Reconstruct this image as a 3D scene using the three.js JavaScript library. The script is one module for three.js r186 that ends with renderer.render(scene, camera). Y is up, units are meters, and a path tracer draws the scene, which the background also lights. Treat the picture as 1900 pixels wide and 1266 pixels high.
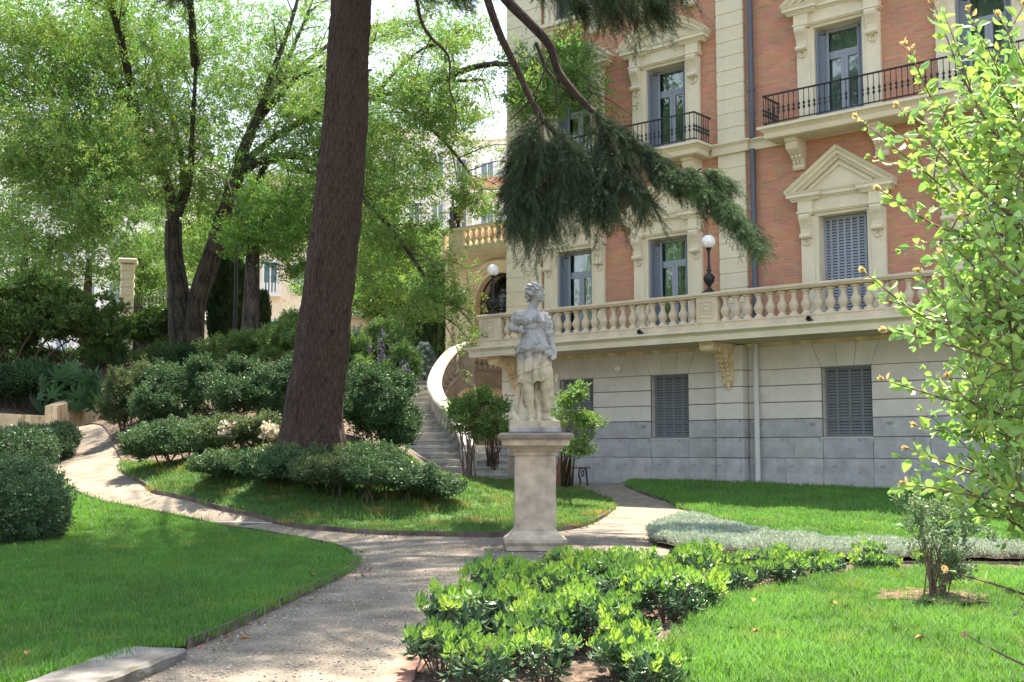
import * as THREE from 'three';
import { mergeGeometries, mergeVertices, toCreasedNormals } from 'three/addons/utils/BufferGeometryUtils.js';
import { ImprovedNoise } from 'three/addons/math/ImprovedNoise.js';
import { FontLoader } from 'three/addons/loaders/FontLoader.js';
import { TextGeometry } from 'three/addons/geometries/TextGeometry.js';

// ---------------------------------------------------------------- camera, sky, sun, exposure
const scene = new THREE.Scene();
const PITCH = Math.atan(202 / 2150), FOCAL = 2150, EYE = 1.6;
const camera = new THREE.PerspectiveCamera(2 * Math.atan(633 / FOCAL) * 180 / Math.PI, 1900 / 1266, 0.1, 600);
camera.position.set(0, EYE, 0);
camera.rotation.x = PITCH;
camera.focus = 15;
const renderer = new THREE.WebGLRenderer({ antialias: true });
renderer.toneMapping = THREE.LinearToneMapping;
renderer.toneMappingExposure = 4.7;
renderer.shadowMap.enabled = true;
renderer.shadowMap.type = THREE.PCFSoftShadowMap;

const SUN_AZ = 15 * Math.PI / 180, SUN_EL = 67 * Math.PI / 180;
const toSun = new THREE.Vector3(Math.sin(SUN_AZ) * Math.cos(SUN_EL), Math.sin(SUN_EL), -Math.cos(SUN_AZ) * Math.cos(SUN_EL));
{ // a bright, slightly hazy spring sky
  const w = 256, h = 128, d = new Float32Array(w * h * 4);
  for (let j = 0; j < h; j++) for (let i = 0; i < w; i++) {
    const lat = (j + 0.5) / h * Math.PI - Math.PI / 2, lon = (i + 0.5) / w * 2 * Math.PI - Math.PI;
    const dir = [Math.cos(lat) * Math.cos(lon), Math.sin(lat), Math.cos(lat) * Math.sin(lon)];
    const up = Math.max(0, dir[1]), t = Math.pow(1 - up, 2.2);
    const c = Math.max(0, dir[0] * toSun.x + dir[1] * toSun.y + dir[2] * toSun.z);
    const halo = 0.35 * Math.pow(c, 8) + 0.5 * Math.pow(c, 40);
    let r = 0.40 + 0.36 * t + halo, g = 0.50 + 0.30 * t + halo * 0.96, b = 0.68 + 0.17 * t + halo * 0.9;
    if (dir[1] < 0) { const k = Math.max(0, 1 + dir[1] * 4); r = 0.2 + (r - 0.2) * k; g = 0.21 + (g - 0.21) * k; b = 0.18 + (b - 0.18) * k; }
    const o = (j * w + i) * 4; d[o] = r * 0.63; d[o + 1] = g * 0.63; d[o + 2] = b * 0.63; d[o + 3] = 1;
  }
  const sky = new THREE.DataTexture(d, w, h, THREE.RGBAFormat, THREE.FloatType);
  sky.mapping = THREE.EquirectangularReflectionMapping; sky.magFilter = THREE.LinearFilter; sky.minFilter = THREE.LinearFilter;
  sky.wrapS = THREE.RepeatWrapping; sky.needsUpdate = true;
  scene.background = sky; scene.environment = sky;
}
const sun = new THREE.DirectionalLight(0xfff1dc, 5);
sun.position.copy(toSun).multiplyScalar(90); sun.target.position.set(0, 0, -18);
sun.position.add(sun.target.position);
sun.castShadow = true; sun.shadow.mapSize.set(4096, 4096);
Object.assign(sun.shadow.camera, { left: -32, right: 32, top: 32, bottom: -32, near: 1, far: 200 });
scene.add(sun, sun.target);

// ---------------------------------------------------------------- small helpers
function rng(seed) { let s = seed | 0; return () => { s = (s + 0x6d2b79f5) | 0; let t = Math.imul(s ^ (s >>> 15), 1 | s); t = (t + Math.imul(t ^ (t >>> 7), 61 | t)) ^ t; return ((t ^ (t >>> 14)) >>> 0) / 4294967296; }; }
const noise = new ImprovedNoise();
const fbm = (x, y, z = 0, o = 4) => { let a = 0, f = 1, g = 0.5; for (let i = 0; i < o; i++) { a += g * noise.noise(x * f, y * f, z * f + 7.3 * i); f *= 2.03; g *= 0.5; } return a; };
const clamp = (x, a = 0, b = 1) => Math.min(b, Math.max(a, x));
const lerp = (a, b, t) => a + (b - a) * t;
const smooth = (a, b, x) => { const t = clamp((x - a) / (b - a)); return t * t * (3 - 2 * t); };
const V = (x, y, z) => new THREE.Vector3(x, y, z);
const used = new Map();
function unique(name) { const n = used.get(name) ?? 0; used.set(name, n + 1); return n ? name + '_' + String(n).padStart(3, '0') : name; }
function thing(name, label, category, pos = [0, 0, 0], turn = 0, group) {
  const o = new THREE.Group(); o.name = unique(name); o.position.set(...pos); o.rotation.y = turn;
  o.userData = { label, category }; if (group) o.userData.group = group;
  scene.add(o); return o;
}
function part(name, geo, m, parent, label, kind) {
  const o = new THREE.Mesh(geo, m); o.name = name; parent.add(o);
  if (label) o.userData.label = label; if (kind) o.userData.kind = kind;
  return o;
}
function solo(name, geo, m, label, category, group, kind) { // a thing that is one mesh, or a piece of the setting
  const o = new THREE.Mesh(geo, m); o.name = unique(name); scene.add(o);
  if (kind) o.userData.kind = kind; if (label) o.userData.label = label; if (category) o.userData.category = category; if (group) o.userData.group = group;
  return o;
}
function copyOf(src, label, pos, turn = 0, scale = 1) {
  const o = src.clone(); o.name = unique(src.name.replace(/_\d{3}$/, '')); o.userData = { ...src.userData, label };
  if (pos) o.position.set(...pos); o.rotation.y = turn; o.scale.setScalar(scale); scene.add(o); return o;
}
function std(color, roughness = 0.8, extra = {}) {
  const m = new THREE.MeshStandardMaterial({ roughness, ...extra });
  if (Array.isArray(color)) m.color.setRGB(...color); else m.color.set(color);
  return m;
}
function phys(color, roughness, extra) { const m = new THREE.MeshPhysicalMaterial({ roughness, ...extra }); m.color.setRGB(...color); return m; }
// the point where the view line through a place of the picture reaches a given distance ahead
const sp = Math.sin(PITCH), cp = Math.cos(PITCH);
function dirOf(u, v) { const a = (u - 950) / FOCAL, b = (633 - v) / FOCAL; return V(a, b * cp + sp, b * sp - cp); }
function at(u, v, D) { const d = dirOf(u, v); return d.multiplyScalar(D / -d.z).add(V(0, EYE, 0)); }

// ---------------------------------------------------------------- textures
function tex(w, h, draw, srgb = true, rep) {
  const c = document.createElement('canvas'); c.width = w; c.height = h; const g = c.getContext('2d'); draw(g, w, h);
  const t = new THREE.CanvasTexture(c); t.wrapS = t.wrapT = THREE.RepeatWrapping; if (srgb) t.colorSpace = THREE.SRGBColorSpace;
  if (rep) t.repeat.set(...rep); return t;
}
// tiling noise field drawn per pixel; f(nx, ny, r) -> [r,g,b] 0..255
function pixelTex(w, h, f, srgb = true, rep) {
  const d = new Uint8Array(w * h * 4), r = rng(w * 31 + h);
  for (let y = 0; y < h; y++) for (let x = 0; x < w; x++) { const c = f(x / w, y / h, r), o = (y * w + x) * 4; d[o] = clamp(c[0], 0, 255); d[o + 1] = clamp(c[1], 0, 255); d[o + 2] = clamp(c[2], 0, 255); d[o + 3] = 255; }
  const t = new THREE.DataTexture(d, w, h); t.wrapS = t.wrapT = THREE.RepeatWrapping; t.magFilter = THREE.LinearFilter; t.minFilter = THREE.LinearFilter;
  if (srgb) t.colorSpace = THREE.SRGBColorSpace; if (rep) t.repeat.set(...rep); t.needsUpdate = true; return t;
}
// gradient noise whose lattice wraps after `per` cells
const GR = (() => { const r = rng(99), a = new Float32Array(2048); for (let i = 0; i < 1024; i++) { const t = r() * 6.2832; a[2 * i] = Math.cos(t); a[2 * i + 1] = Math.sin(t); } return a; })();
function pnoise(x, y, per, seed) {
  const X = Math.floor(x), Y = Math.floor(y), u = x - X, v = y - Y, fu = u * u * u * (u * (u * 6 - 15) + 10), fv = v * v * v * (v * (v * 6 - 15) + 10), s = seed | 0;
  const x0 = ((X % per) + per) % per, x1 = (x0 + 1) % per, y0 = ((Y % per) + per) % per, y1 = (y0 + 1) % per;
  const h = (a, b) => { let k = Math.imul(a + 1, 374761393) ^ Math.imul(b + 1, 668265263) ^ Math.imul(s + 7, 2246822519); k = Math.imul(k ^ (k >>> 13), 1274126177); return ((k ^ (k >>> 16)) & 1023) * 2; };
  const a = h(x0, y0), b = h(x1, y0), c = h(x0, y1), d = h(x1, y1);
  const n0 = GR[a] * u + GR[a + 1] * v, n1 = GR[b] * (u - 1) + GR[b + 1] * v, n2 = GR[c] * u + GR[c + 1] * (v - 1), n3 = GR[d] * (u - 1) + GR[d + 1] * (v - 1);
  return 1.4 * ((n0 + (n1 - n0) * fu) * (1 - fv) + (n2 + (n3 - n2) * fu) * fv);
}
// noise that repeats every unit in x and y
function tnoise(x, y, f, seed = 0, o = 3) {
  let a = 0, g = 0.5;
  for (let i = 0; i < o; i++, f *= 2, g *= 0.5) {
    a += g * pnoise(x * f, y * f, f, seed * 31 + i * 101);
  }
  return a;
}

// ---------------------------------------------------------------- geometry helpers
function box(w, h, d, x = 0, y = 0, z = 0) { const g = new THREE.BoxGeometry(w, h, d); g.translate(x, y, z); return g; }
const bevels = new Map();
function bevelBox(w, h, d, b = 0.01) { // box with chamfered edges, uv in metres
  const key = [w, h, d, b].map((q) => q.toFixed(3)).join();
  if (bevels.has(key)) return bevels.get(key);
  const P = [], X = w / 2, Y = h / 2, Z = d / 2; b = Math.min(b, X * 0.45, Y * 0.45, Z * 0.45);
  const quad = (a, c, e, f) => P.push(...a, ...c, ...e, ...a, ...e, ...f), tri = (a, c, e) => P.push(...a, ...c, ...e);
  for (const s of [1, -1]) {
    const q = (l) => (s > 0 ? quad(...l) : quad(l[3], l[2], l[1], l[0]));
    q([[s * X, -Y + b, Z - b], [s * X, -Y + b, -Z + b], [s * X, Y - b, -Z + b], [s * X, Y - b, Z - b]]);
    q([[-X + b, s * Y, Z - b], [X - b, s * Y, Z - b], [X - b, s * Y, -Z + b], [-X + b, s * Y, -Z + b]]);
    q([[-X + b, -Y + b, s * Z], [X - b, -Y + b, s * Z], [X - b, Y - b, s * Z], [-X + b, Y - b, s * Z]]);
  }
  for (const s of [1, -1]) for (const t of [1, -1]) {
    const q = (l) => (s * t > 0 ? quad(...l) : quad(l[3], l[2], l[1], l[0]));
    q([[s * X, t * (Y - b), Z - b], [s * X, t * (Y - b), -Z + b], [s * (X - b), t * Y, -Z + b], [s * (X - b), t * Y, Z - b]]);
    q([[s * X, -Y + b, t * (Z - b)], [s * X, Y - b, t * (Z - b)], [s * (X - b), Y - b, t * Z], [s * (X - b), -Y + b, t * Z]].reverse());
    q([[-X + b, s * Y, t * (Z - b)], [X - b, s * Y, t * (Z - b)], [X - b, s * (Y - b), t * Z], [-X + b, s * (Y - b), t * Z]].reverse());
    for (const r of [1, -1]) { const l = [[s * X, t * (Y - b), r * (Z - b)], [s * (X - b), t * Y, r * (Z - b)], [s * (X - b), t * (Y - b), r * Z]]; s * t * r > 0 ? tri(...l) : tri(l[2], l[1], l[0]); }
  }
  const g = new THREE.BufferGeometry(); g.setAttribute('position', new THREE.Float32BufferAttribute(P, 3)); g.computeVertexNormals(); metreUV(g);
  bevels.set(key, g); return g;
}
function metreUV(g, ox = 0, oy = 0) { // uv from position by the main direction of each face
  if (g.index) { const h = g.toNonIndexed(); g.index = null; for (const k in h.attributes) g.setAttribute(k, h.attributes[k]); }
  const p = g.attributes.position, n = g.attributes.normal, uv = new Float32Array(p.count * 2), a = V(0, 0, 0), b = V(0, 0, 0), c = V(0, 0, 0);
  for (let i = 0; i < p.count; i += 3) {
    a.fromBufferAttribute(p, i); b.fromBufferAttribute(p, i + 1); c.fromBufferAttribute(p, i + 2);
    const f = b.clone().sub(a).cross(c.clone().sub(a)), x = Math.abs(f.x), y = Math.abs(f.y), z = Math.abs(f.z);
    for (let k = 0; k < 3; k++) {
      const q = k === 0 ? a : k === 1 ? b : c, o = (i + k) * 2;
      if (x >= y && x >= z) { uv[o] = q.z + ox; uv[o + 1] = q.y + oy; } else if (y >= z) { uv[o] = q.x + ox; uv[o + 1] = q.z + oy; } else { uv[o] = q.x + ox; uv[o + 1] = q.y + oy; }
    }
  }
  g.setAttribute('uv', new THREE.BufferAttribute(uv, 2)); return g;
}
function lathe(pts, seg = 14) { return new THREE.LatheGeometry(pts.map(([r, y]) => new THREE.Vector2(Math.max(r, 0.0005), y)), seg); }
function prism(pts, depth, z0 = 0, bevel = 0) { // closed outline in x,y extruded along z
  const s = new THREE.Shape(pts.map(([x, y]) => new THREE.Vector2(x, y)));
  const g = new THREE.ExtrudeGeometry(s, { depth, bevelEnabled: bevel > 0, bevelSize: bevel, bevelThickness: bevel, bevelSegments: 1, steps: 1, curveSegments: 8 });
  g.translate(0, 0, z0); return g;
}
// a moulding: profile (outward, up) swept along a straight or bent line of points in the x,y plane of a wall (z is outward)
function sweep(path, profile, closedProfile = true, close = false) {
  const P = [], N = path.length, M = profile.length, pos = [];
  for (let i = 0; i < N; i++) {
    const p = path[i], a = path[Math.max(0, i - 1)], b = path[Math.min(N - 1, i + 1)];
    const t0 = p.clone().sub(a), t1 = b.clone().sub(p); if (i === 0) t0.copy(t1); if (i === N - 1) t1.copy(t0);
    t0.normalize(); t1.normalize();
    const out = V(0, 0, 1), n0 = out.clone().cross(t0).normalize(), n1 = out.clone().cross(t1).normalize();
    const up = n0.clone().add(n1).normalize(), k = 1 / Math.max(0.3, up.dot(n0));
    pos.push(profile.map(([o, h]) => p.clone().addScaledVector(out, o).addScaledVector(up, h * k)));
  }
  const T = (a, b, c) => P.push(a.x, a.y, a.z, b.x, b.y, b.z, c.x, c.y, c.z);
  for (let i = 0; i + 1 < N; i++) for (let j = 0; j < M; j++) { const k = (j + 1) % M; if (!closedProfile && k === 0) continue; const a = pos[i][j], b = pos[i + 1][j], c = pos[i + 1][k], d = pos[i][k]; T(a, c, b); T(a, d, c); }
  if (closedProfile) for (const [i, s] of [[0, 1], [N - 1, -1]]) { const f = THREE.ShapeUtils.triangulateShape(profile.map(([x, y]) => new THREE.Vector2(x, y)), []); for (const [a, b, c] of f) s > 0 ? T(pos[i][a], pos[i][b], pos[i][c]) : T(pos[i][a], pos[i][c], pos[i][b]); }
  const g = new THREE.BufferGeometry(); g.setAttribute('position', new THREE.Float32BufferAttribute(P, 3)); g.computeVertexNormals(); return metreUV(g);
}
// tapering tube through points with radii
function limb(pts, radii, seg = 8, wob = 0, seed = 1, uvScale = 1, rows = 0, ridge = 0) {
  const curve = new THREE.CatmullRomCurve3(pts), n = rows || Math.max(4, (pts.length - 1) * 5), P = [], I = [], UV = [];
  let prev = null, len = 0, last = null;
  for (let i = 0; i <= n; i++) {
    const t = i / n, p = curve.getPoint(t), tan = curve.getTangent(t).normalize();
    if (last) len += p.distanceTo(last); last = p;
    let side = prev ? prev.clone().addScaledVector(tan, -prev.dot(tan)) : (Math.abs(tan.y) < 0.9 ? V(0, 1, 0).cross(tan) : V(1, 0, 0).cross(tan));
    side.normalize(); prev = side; const up = tan.clone().cross(side);
    const ft = t * (radii.length - 1), k = Math.min(radii.length - 2, Math.floor(ft)), r = lerp(radii[k], radii[k + 1], ft - k);
    for (let j = 0; j <= seg; j++) {
      const a = (j % seg) / seg * Math.PI * 2, rr = r * (1 + wob * noise.noise(Math.cos(a) * 1.7 + seed, len * 1.1, Math.sin(a) * 1.7)) + (ridge ? ridge * (0.35 - Math.abs(noise.noise(Math.cos(a) * 7 + 3, len * 1.3, Math.sin(a) * 7)) - 0.6 * Math.abs(noise.noise(Math.cos(a) * 15, len * 3.2, Math.sin(a) * 15 + 5))) : 0);
      const q = p.clone().addScaledVector(side, Math.cos(a) * rr).addScaledVector(up, Math.sin(a) * rr);
      P.push(q.x, q.y, q.z); UV.push(j / seg * 2 * Math.PI * radii[0] * uvScale, len * uvScale);
    }
  }
  for (let i = 0; i < n; i++) for (let j = 0; j < seg; j++) { const a = i * (seg + 1) + j, b = a + seg + 1; I.push(a, a + 1, b, b, a + 1, b + 1); }
  const g = new THREE.BufferGeometry(); g.setAttribute('position', new THREE.Float32BufferAttribute(P, 3)); g.setAttribute('uv', new THREE.Float32BufferAttribute(UV, 2)); g.setIndex(I); g.computeVertexNormals(); return g;
}
const clean = (g) => { const h = g.index ? g.toNonIndexed() : g; for (const k of Object.keys(h.attributes)) if (!['position', 'normal', 'uv'].includes(k)) h.deleteAttribute(k); if (!h.attributes.uv) h.setAttribute('uv', new THREE.BufferAttribute(new Float32Array(h.attributes.position.count * 2), 2)); return h; };
const merge = (list) => mergeGeometries(list.map(clean));
function instances(name, geo, m, list, parent, label) { // list of [matrix, colour or null]; a mass of leaves is one part
  const o = new THREE.InstancedMesh(geo, m, list.length); o.name = name;
  list.forEach(([mx, c], i) => { o.setMatrixAt(i, mx); if (c) o.setColorAt(i, c); });
  o.userData.kind = 'stuff'; if (label) o.userData.label = label; parent.add(o); return o;
}
// ================================================================ the lie of the land
// control places: x, distance ahead, height
const landPts = [];
{
  const L = (u, v, D) => { const p = at(u, v, D); landPts.push([p.x, D, p.y]); };
  const G = (x, D, y = 0.033 * Math.min(D, 26)) => landPts.push([x, D, y]);
  for (const D of [0, 7, 11]) for (const x of [-9, -4, 0, 4, 9]) G(x, D);
  for (const D of [15, 19, 23, 26]) for (const x of [1.2, 4.5, 9, 14]) if (!(D > 24 && x > 9)) G(x, D);
  G(-1, 13.6); G(-3, 14.2); G(-5, 13.6); G(-9, 14, 0.6); G(0.6, 26.5, 0.86); G(-1.2, 27.6, 0.86); G(-0.6, 24, 0.82); G(14, 30, 0.86); G(6, 32, 0.86); G(18, 20, 0.7);
  L(300, 922, 17.6); L(230, 880, 19.6); L(120, 870, 20.5); L(96, 899, 18.2); L(150, 840, 23.5); L(165, 805, 28); L(188, 786, 31); L(30, 800, 26); L(461, 959, 15.8);
  G(-2.9, 17.6, 1.5); G(-1.6, 18, 1.3); G(-4.4, 17.4, 1.35); G(-3, 16, 1.02); G(-1.4, 16, 0.86); G(-0.5, 17, 0.72); G(-0.6, 20.5, 0.8);
  G(-3, 21, 1.95); G(-5.5, 21.5, 1.75); G(-5.5, 25, 2.7); G(-3.2, 25, 2.5); G(-7, 28, 3.4); G(-5.6, 30, 3.3); G(-1.9, 23, 1.15); G(-1.6, 28.2, 0.72); G(-1.9, 29.4, 1.05); G(-2.6, 30.8, 1.7); G(-2.9, 32.4, 2.5); G(-2.5, 34, 3.2); G(-2.7, 26.6, 1.0); G(-3.9, 29, 2.0); G(-4.6, 31.5, 3.0);
  G(-9.9, 34.5, 4.5); G(-5, 35, 4.35); G(-13, 35, 4.4); G(-10, 40, 4.6); G(-4, 40, 4.4); G(-18, 40, 4.7); G(-12.4, 31, 3.2); G(-15, 31, 3.3); G(-18, 25, 2.2); G(-15, 20, 1.2); G(0, 48, 4.4); G(-20, 50, 4.7); G(-4.9, 33.6, 3.75); G(-1.6, 36, 3.4);
  for (const x of [-40, -15, 10, 40]) for (const D of [70, 110]) G(x, D, 4.6); G(40, 10, 0.4); G(40, 40, 2); G(-40, 10, 0.6); G(-40, 40, 4.4); G(20, 45, 3.5);
}
const landFit = (() => { // thin-plate spline through the control places
  const n = landPts.length, m = n + 3, A = [], U = (r2) => (r2 < 1e-9 ? 0 : 0.5 * r2 * Math.log(r2));
  for (let i = 0; i < n; i++) {
    const row = new Float64Array(m + 1), [x, d, y] = landPts[i];
    for (let j = 0; j < n; j++) row[j] = U((x - landPts[j][0]) ** 2 + (d - landPts[j][1]) ** 2) + (i === j ? 0.6 : 0);
    row[n] = 1; row[n + 1] = x; row[n + 2] = d; row[m] = y; A.push(row);
  }
  for (let k = 0; k < 3; k++) { const row = new Float64Array(m + 1); for (let j = 0; j < n; j++) row[j] = k === 0 ? 1 : landPts[j][k - 1]; A.push(row); }
  for (let c = 0; c < m; c++) {
    let p = c; for (let r = c + 1; r < m; r++) if (Math.abs(A[r][c]) > Math.abs(A[p][c])) p = r;
    [A[c], A[p]] = [A[p], A[c]];
    for (let r = 0; r < m; r++) if (r !== c && A[r][c]) { const f = A[r][c] / A[c][c]; for (let k = c; k <= m; k++) A[r][k] -= f * A[c][k]; }
  }
  const w = Float64Array.from(A.map((row, i) => row[m] / row[i])), PX = Float64Array.from(landPts.map((p) => p[0])), PD = Float64Array.from(landPts.map((p) => p[1]));
  return (x, D) => { let y = w[n] + w[n + 1] * x + w[n + 2] * D; for (let j = 0; j < n; j++) { const a = x - PX[j], b = D - PD[j]; y += w[j] * U(a * a + b * b); } return y; };
})();
const landGrid = (() => { // the same surface on a grid, for quick look-up
  const x0 = -60, x1 = 60, d0 = -12, d1 = 120, st = 0.4, nx = Math.round((x1 - x0) / st) + 1, nd = Math.round((d1 - d0) / st) + 1, a = new Float32Array(nx * nd);
  for (let j = 0; j < nd; j++) for (let i = 0; i < nx; i++) {
    const x = x0 + i * st, D = d0 + j * st; let y = landFit(x, D);
    a[j * nx + i] = y;
  }
  return (x, D) => { const fx = clamp((x - x0) / st, 0, nx - 1.001), fd = clamp((D - d0) / st, 0, nd - 1.001), i = Math.floor(fx), j = Math.floor(fd), u = fx - i, v = fd - j, o = j * nx + i; return (a[o] * (1 - u) + a[o + 1] * u) * (1 - v) + (a[o + nx] * (1 - u) + a[o + nx + 1] * u) * v; };
})();
const land = (x, z) => landGrid(x, -z);
function onLand(u, v, far = 60) { // where the view line through a place of the picture meets the ground
  const d = dirOf(u, v); d.multiplyScalar(1 / -d.z); let D = 3;
  for (; D < far; D += 0.05) { const y = EYE + d.y * D; if (y < landGrid(d.x * D, D)) break; }
  return V(d.x * D, landGrid(d.x * D, D), -D);
}

// ---------------------------------------------------------------- ground materials
const gravelTex = pixelTex(1024, 1024, (x, y, r) => {
  const a = tnoise(x, y, 6, 1, 4), b = tnoise(x, y, 90, 5, 2), s = r() - 0.5, big = r() < 0.012 ? 40 * (r() - 0.35) : 0;
  const l = 122 + a * 44 + b * 60 + s * 56 + big; return [l * 1.0, l * 0.93, l * 0.84];
}, true, [0.5, 0.5]);
const gravelBump = pixelTex(512, 512, (x, y, r) => { const l = 128 + tnoise(x, y, 60, 9, 3) * 150 + (r() - 0.5) * 60; return [l, l, l]; }, false, [0.9, 0.9]);
const gravelMat = new THREE.MeshStandardMaterial({ map: gravelTex, bumpMap: gravelBump, bumpScale: 0.012, roughness: 0.95, vertexColors: true });
const soilTex = pixelTex(512, 512, (x, y, r) => { const l = 92 + tnoise(x, y, 14, 3, 4) * 90 + (r() - 0.5) * 58 + (r() < 0.03 ? 60 * r() : 0); return [l * 1.06, l * 0.9, l * 0.76]; }, true, [1, 1]);
const soilMat = new THREE.MeshStandardMaterial({ map: soilTex, bumpMap: gravelBump, bumpScale: 0.04, roughness: 1 });
const turfTex = pixelTex(512, 512, (x, y, r) => { const a = tnoise(x, y, 10, 2, 4), s = r(); const l = 62 + a * 40 + (s - 0.5) * 36; return [l * 0.72, l * 1.25, l * 0.34]; }, true, [1.3, 1.3]);
const turfMat = new THREE.MeshStandardMaterial({ map: turfTex, roughness: 1 });

// ground: gravel everywhere near, one sheet to the horizon
{
  const P = [], C = [], UV = [], I = [];
  const xs = [], ds = [];
  for (let x = -30; x <= 30.001; x += 0.25) xs.push(x); for (const e of [34, 40, 50, 65, 90, 140, 260, 500]) { xs.push(e); xs.unshift(-e); }
  for (let D = -4; D <= 44.001; D += 0.25) ds.push(D); for (const e of [48, 54, 62, 75, 95, 130, 200, 320, 560]) ds.push(e); for (const e of [-8, -16, -40, -120]) ds.unshift(e);
  for (const D of ds) for (const x of xs) {
    P.push(x, landGrid(x, D), -D); UV.push(x, D);
    const m = fbm(x * 0.55, D * 0.55, 3), moss = smooth(0.1, 0.32, fbm(x * 1.7 + 9, D * 1.7, 1)) * smooth(0.05, 0.22, fbm(x * 0.5, D * 0.5, 8) + 0.07);
    const l = 1 + m * 0.34; C.push(l * lerp(0.86, 0.50, moss * 0.7), l * lerp(0.84, 0.54, moss * 0.7), l * lerp(0.80, 0.30, moss * 0.7));
  }
  const nx = xs.length;
  for (let j = 0; j + 1 < ds.length; j++) for (let i = 0; i + 1 < nx; i++) { const a = j * nx + i, b = a + nx; I.push(a, a + 1, b, b, a + 1, b + 1); }
  const g = new THREE.BufferGeometry(); g.setAttribute('position', new THREE.Float32BufferAttribute(P, 3)); g.setAttribute('color', new THREE.Float32BufferAttribute(C, 3)); g.setAttribute('uv', new THREE.Float32BufferAttribute(UV, 2)); g.setIndex(I); g.computeVertexNormals();
  solo('gravel_path', g, gravelMat, 'pale beige gravel path winding between the lawns', null, null, 'structure');
}
// a sheet laid on the land inside an outline of [x, z] places
function drape(outline, lift, maxEdge = 0.35, bump = null) {
  const sh = new THREE.Shape(outline.map(([x, z]) => new THREE.Vector2(x, -z))), g0 = new THREE.ShapeGeometry(sh), p = g0.attributes.position, idx = g0.index.array;
  let tris = []; for (let i = 0; i < idx.length; i += 3) tris.push([0, 1, 2].map((k) => [p.getX(idx[i + k]), p.getY(idx[i + k])]));
  const len = (a, b) => Math.hypot(a[0] - b[0], a[1] - b[1]);
  for (let pass = 0; pass < 14; pass++) {
    const out = []; let more = false;
    for (const t of tris) {
      const e = [len(t[0], t[1]), len(t[1], t[2]), len(t[2], t[0])], k = e.indexOf(Math.max(...e));
      if (e[k] <= maxEdge) { out.push(t); continue; }
      more = true; const a = t[k], b = t[(k + 1) % 3], c = t[(k + 2) % 3], m = [(a[0] + b[0]) / 2, (a[1] + b[1]) / 2]; out.push([a, m, c], [m, b, c]);
    }
    tris = out; if (!more) break;
  }
  const P = [], UV = [];
  for (const t of tris) for (const [x, D] of t) { P.push(x, landGrid(x, D) + lift + (bump ? bump(x, D) : 0), -D); UV.push(x, D); }
  const g = new THREE.BufferGeometry(); g.setAttribute('position', new THREE.Float32BufferAttribute(P, 3)); g.setAttribute('uv', new THREE.Float32BufferAttribute(UV, 2));
  const h = mergeVertices(g, 1e-4); h.computeVertexNormals(); return h;
}
const outlineOf = (px, extra = []) => px.map(([u, v]) => { const p = onLand(u, v); return [p.x, p.z]; }).concat(extra);
function smoothLine(pts, n = 8) { const c = new THREE.CatmullRomCurve3(pts.map(([x, z]) => V(x, 0, z)), false, 'centripetal'); return c.getPoints((pts.length - 1) * n).map((p) => [p.x, p.z]); }
function inside(x, z, o) { let c = false; for (let i = 0, j = o.length - 1; i < o.length; j = i++) if ((o[i][1] > z) !== (o[j][1] > z) && x < (o[j][0] - o[i][0]) * (z - o[i][1]) / (o[j][1] - o[i][1]) + o[i][0]) c = !c; return c; }

const lawnNearEdge = smoothLine(outlineOf([[96, 899], [200, 941], [269, 955], [361, 972], [415, 985], [538, 1005], [630, 1024], [656, 1042], [652, 1060], [614, 1083], [499, 1137], [415, 1179], [346, 1206]]), 5);
const kerbEnd = lawnNearEdge[lawnNearEdge.length - 1];
const lawnLeft = [...lawnNearEdge, [-2.9, -6.6], [-4.4, -5.9], [-8.2, -5.5], [-11, -8], [-11, -14], [-8.6, -17.2]];
const moundEdge = smoothLine(outlineOf([[225, 861], [230, 880], [269, 903], [319, 922], [384, 941], [461, 958.6], [518, 974], [576, 983], [700, 993], [820, 997], [930, 997], [1050, 985], [1100, 972], [1132, 953], [1137, 942], [1120, 928], [1085, 913], [1040, 902]]), 5);
const lawnMound = [...moundEdge, ...outlineOf([[960, 893], [860, 891], [800, 893]]), [-2.6, -24], [-2, -19.2], [-5.4, -19.4]];
const backEdge = smoothLine(outlineOf([[1160, 903], [1195, 918], [1240, 933], [1268, 947], [1330, 966], [1400, 990], [1540, 1010], [1700, 1016], [1900, 1020]]), 5);
const facade = (s, n) => [4.563 + 0.763 * s + 0.646 * n, -26 + 0.646 * s - 0.763 * n];
const lawnBack = [...backEdge, [9.5, -13.4], [14, -13.2], facade(10.5, -0.35), facade(0.9, -0.35), facade(-1.9, -0.35)];
const silverArea = [...outlineOf([[1202, 1003], [1214, 990], [1262, 974], [1300, 976], [1400, 1003], [1540, 1021], [1700, 1026], [1900, 1029]]), [9, -13.2], [8.6, -12.4], ...outlineOf([[1900, 1047], [1700, 1046], [1560, 1044], [1400, 1041], [1290, 1030], [1212, 1014]])];
const frontEdge = smoothLine(outlineOf([[1236, 1300], [1236, 1240], [1258, 1190], [1310, 1150], [1404, 1114], [1477, 1095], [1546, 1083], [1679, 1070], [1900, 1074]]), 5);
const lawnFront = [...frontEdge, [9, -11.4], [9, -4.6], [1.2, -4.6]];
const bedEdge = smoothLine(outlineOf([[760, 1290], [796, 1205], [842, 1145], [900, 1098], [965, 1074], [1080, 1063], [1250, 1056], [1400, 1055], [1560, 1053], [1700, 1050], [1900, 1052]]), 5);
const bedArea = [...bedEdge, [8, -12], ...[...frontEdge].reverse()];
solo('lawn', drape(lawnLeft, 0.045), turfMat, 'smooth green lawn beside the stone kerb', null, null, 'structure');
solo('lawn', drape(lawnMound, 0.035), turfMat, 'sloping lawn round the foot of the cedar', null, null, 'structure');
solo('lawn', drape(lawnBack, 0.035), turfMat, 'bright lawn along the grey base of the mansion', null, null, 'structure');
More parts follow.
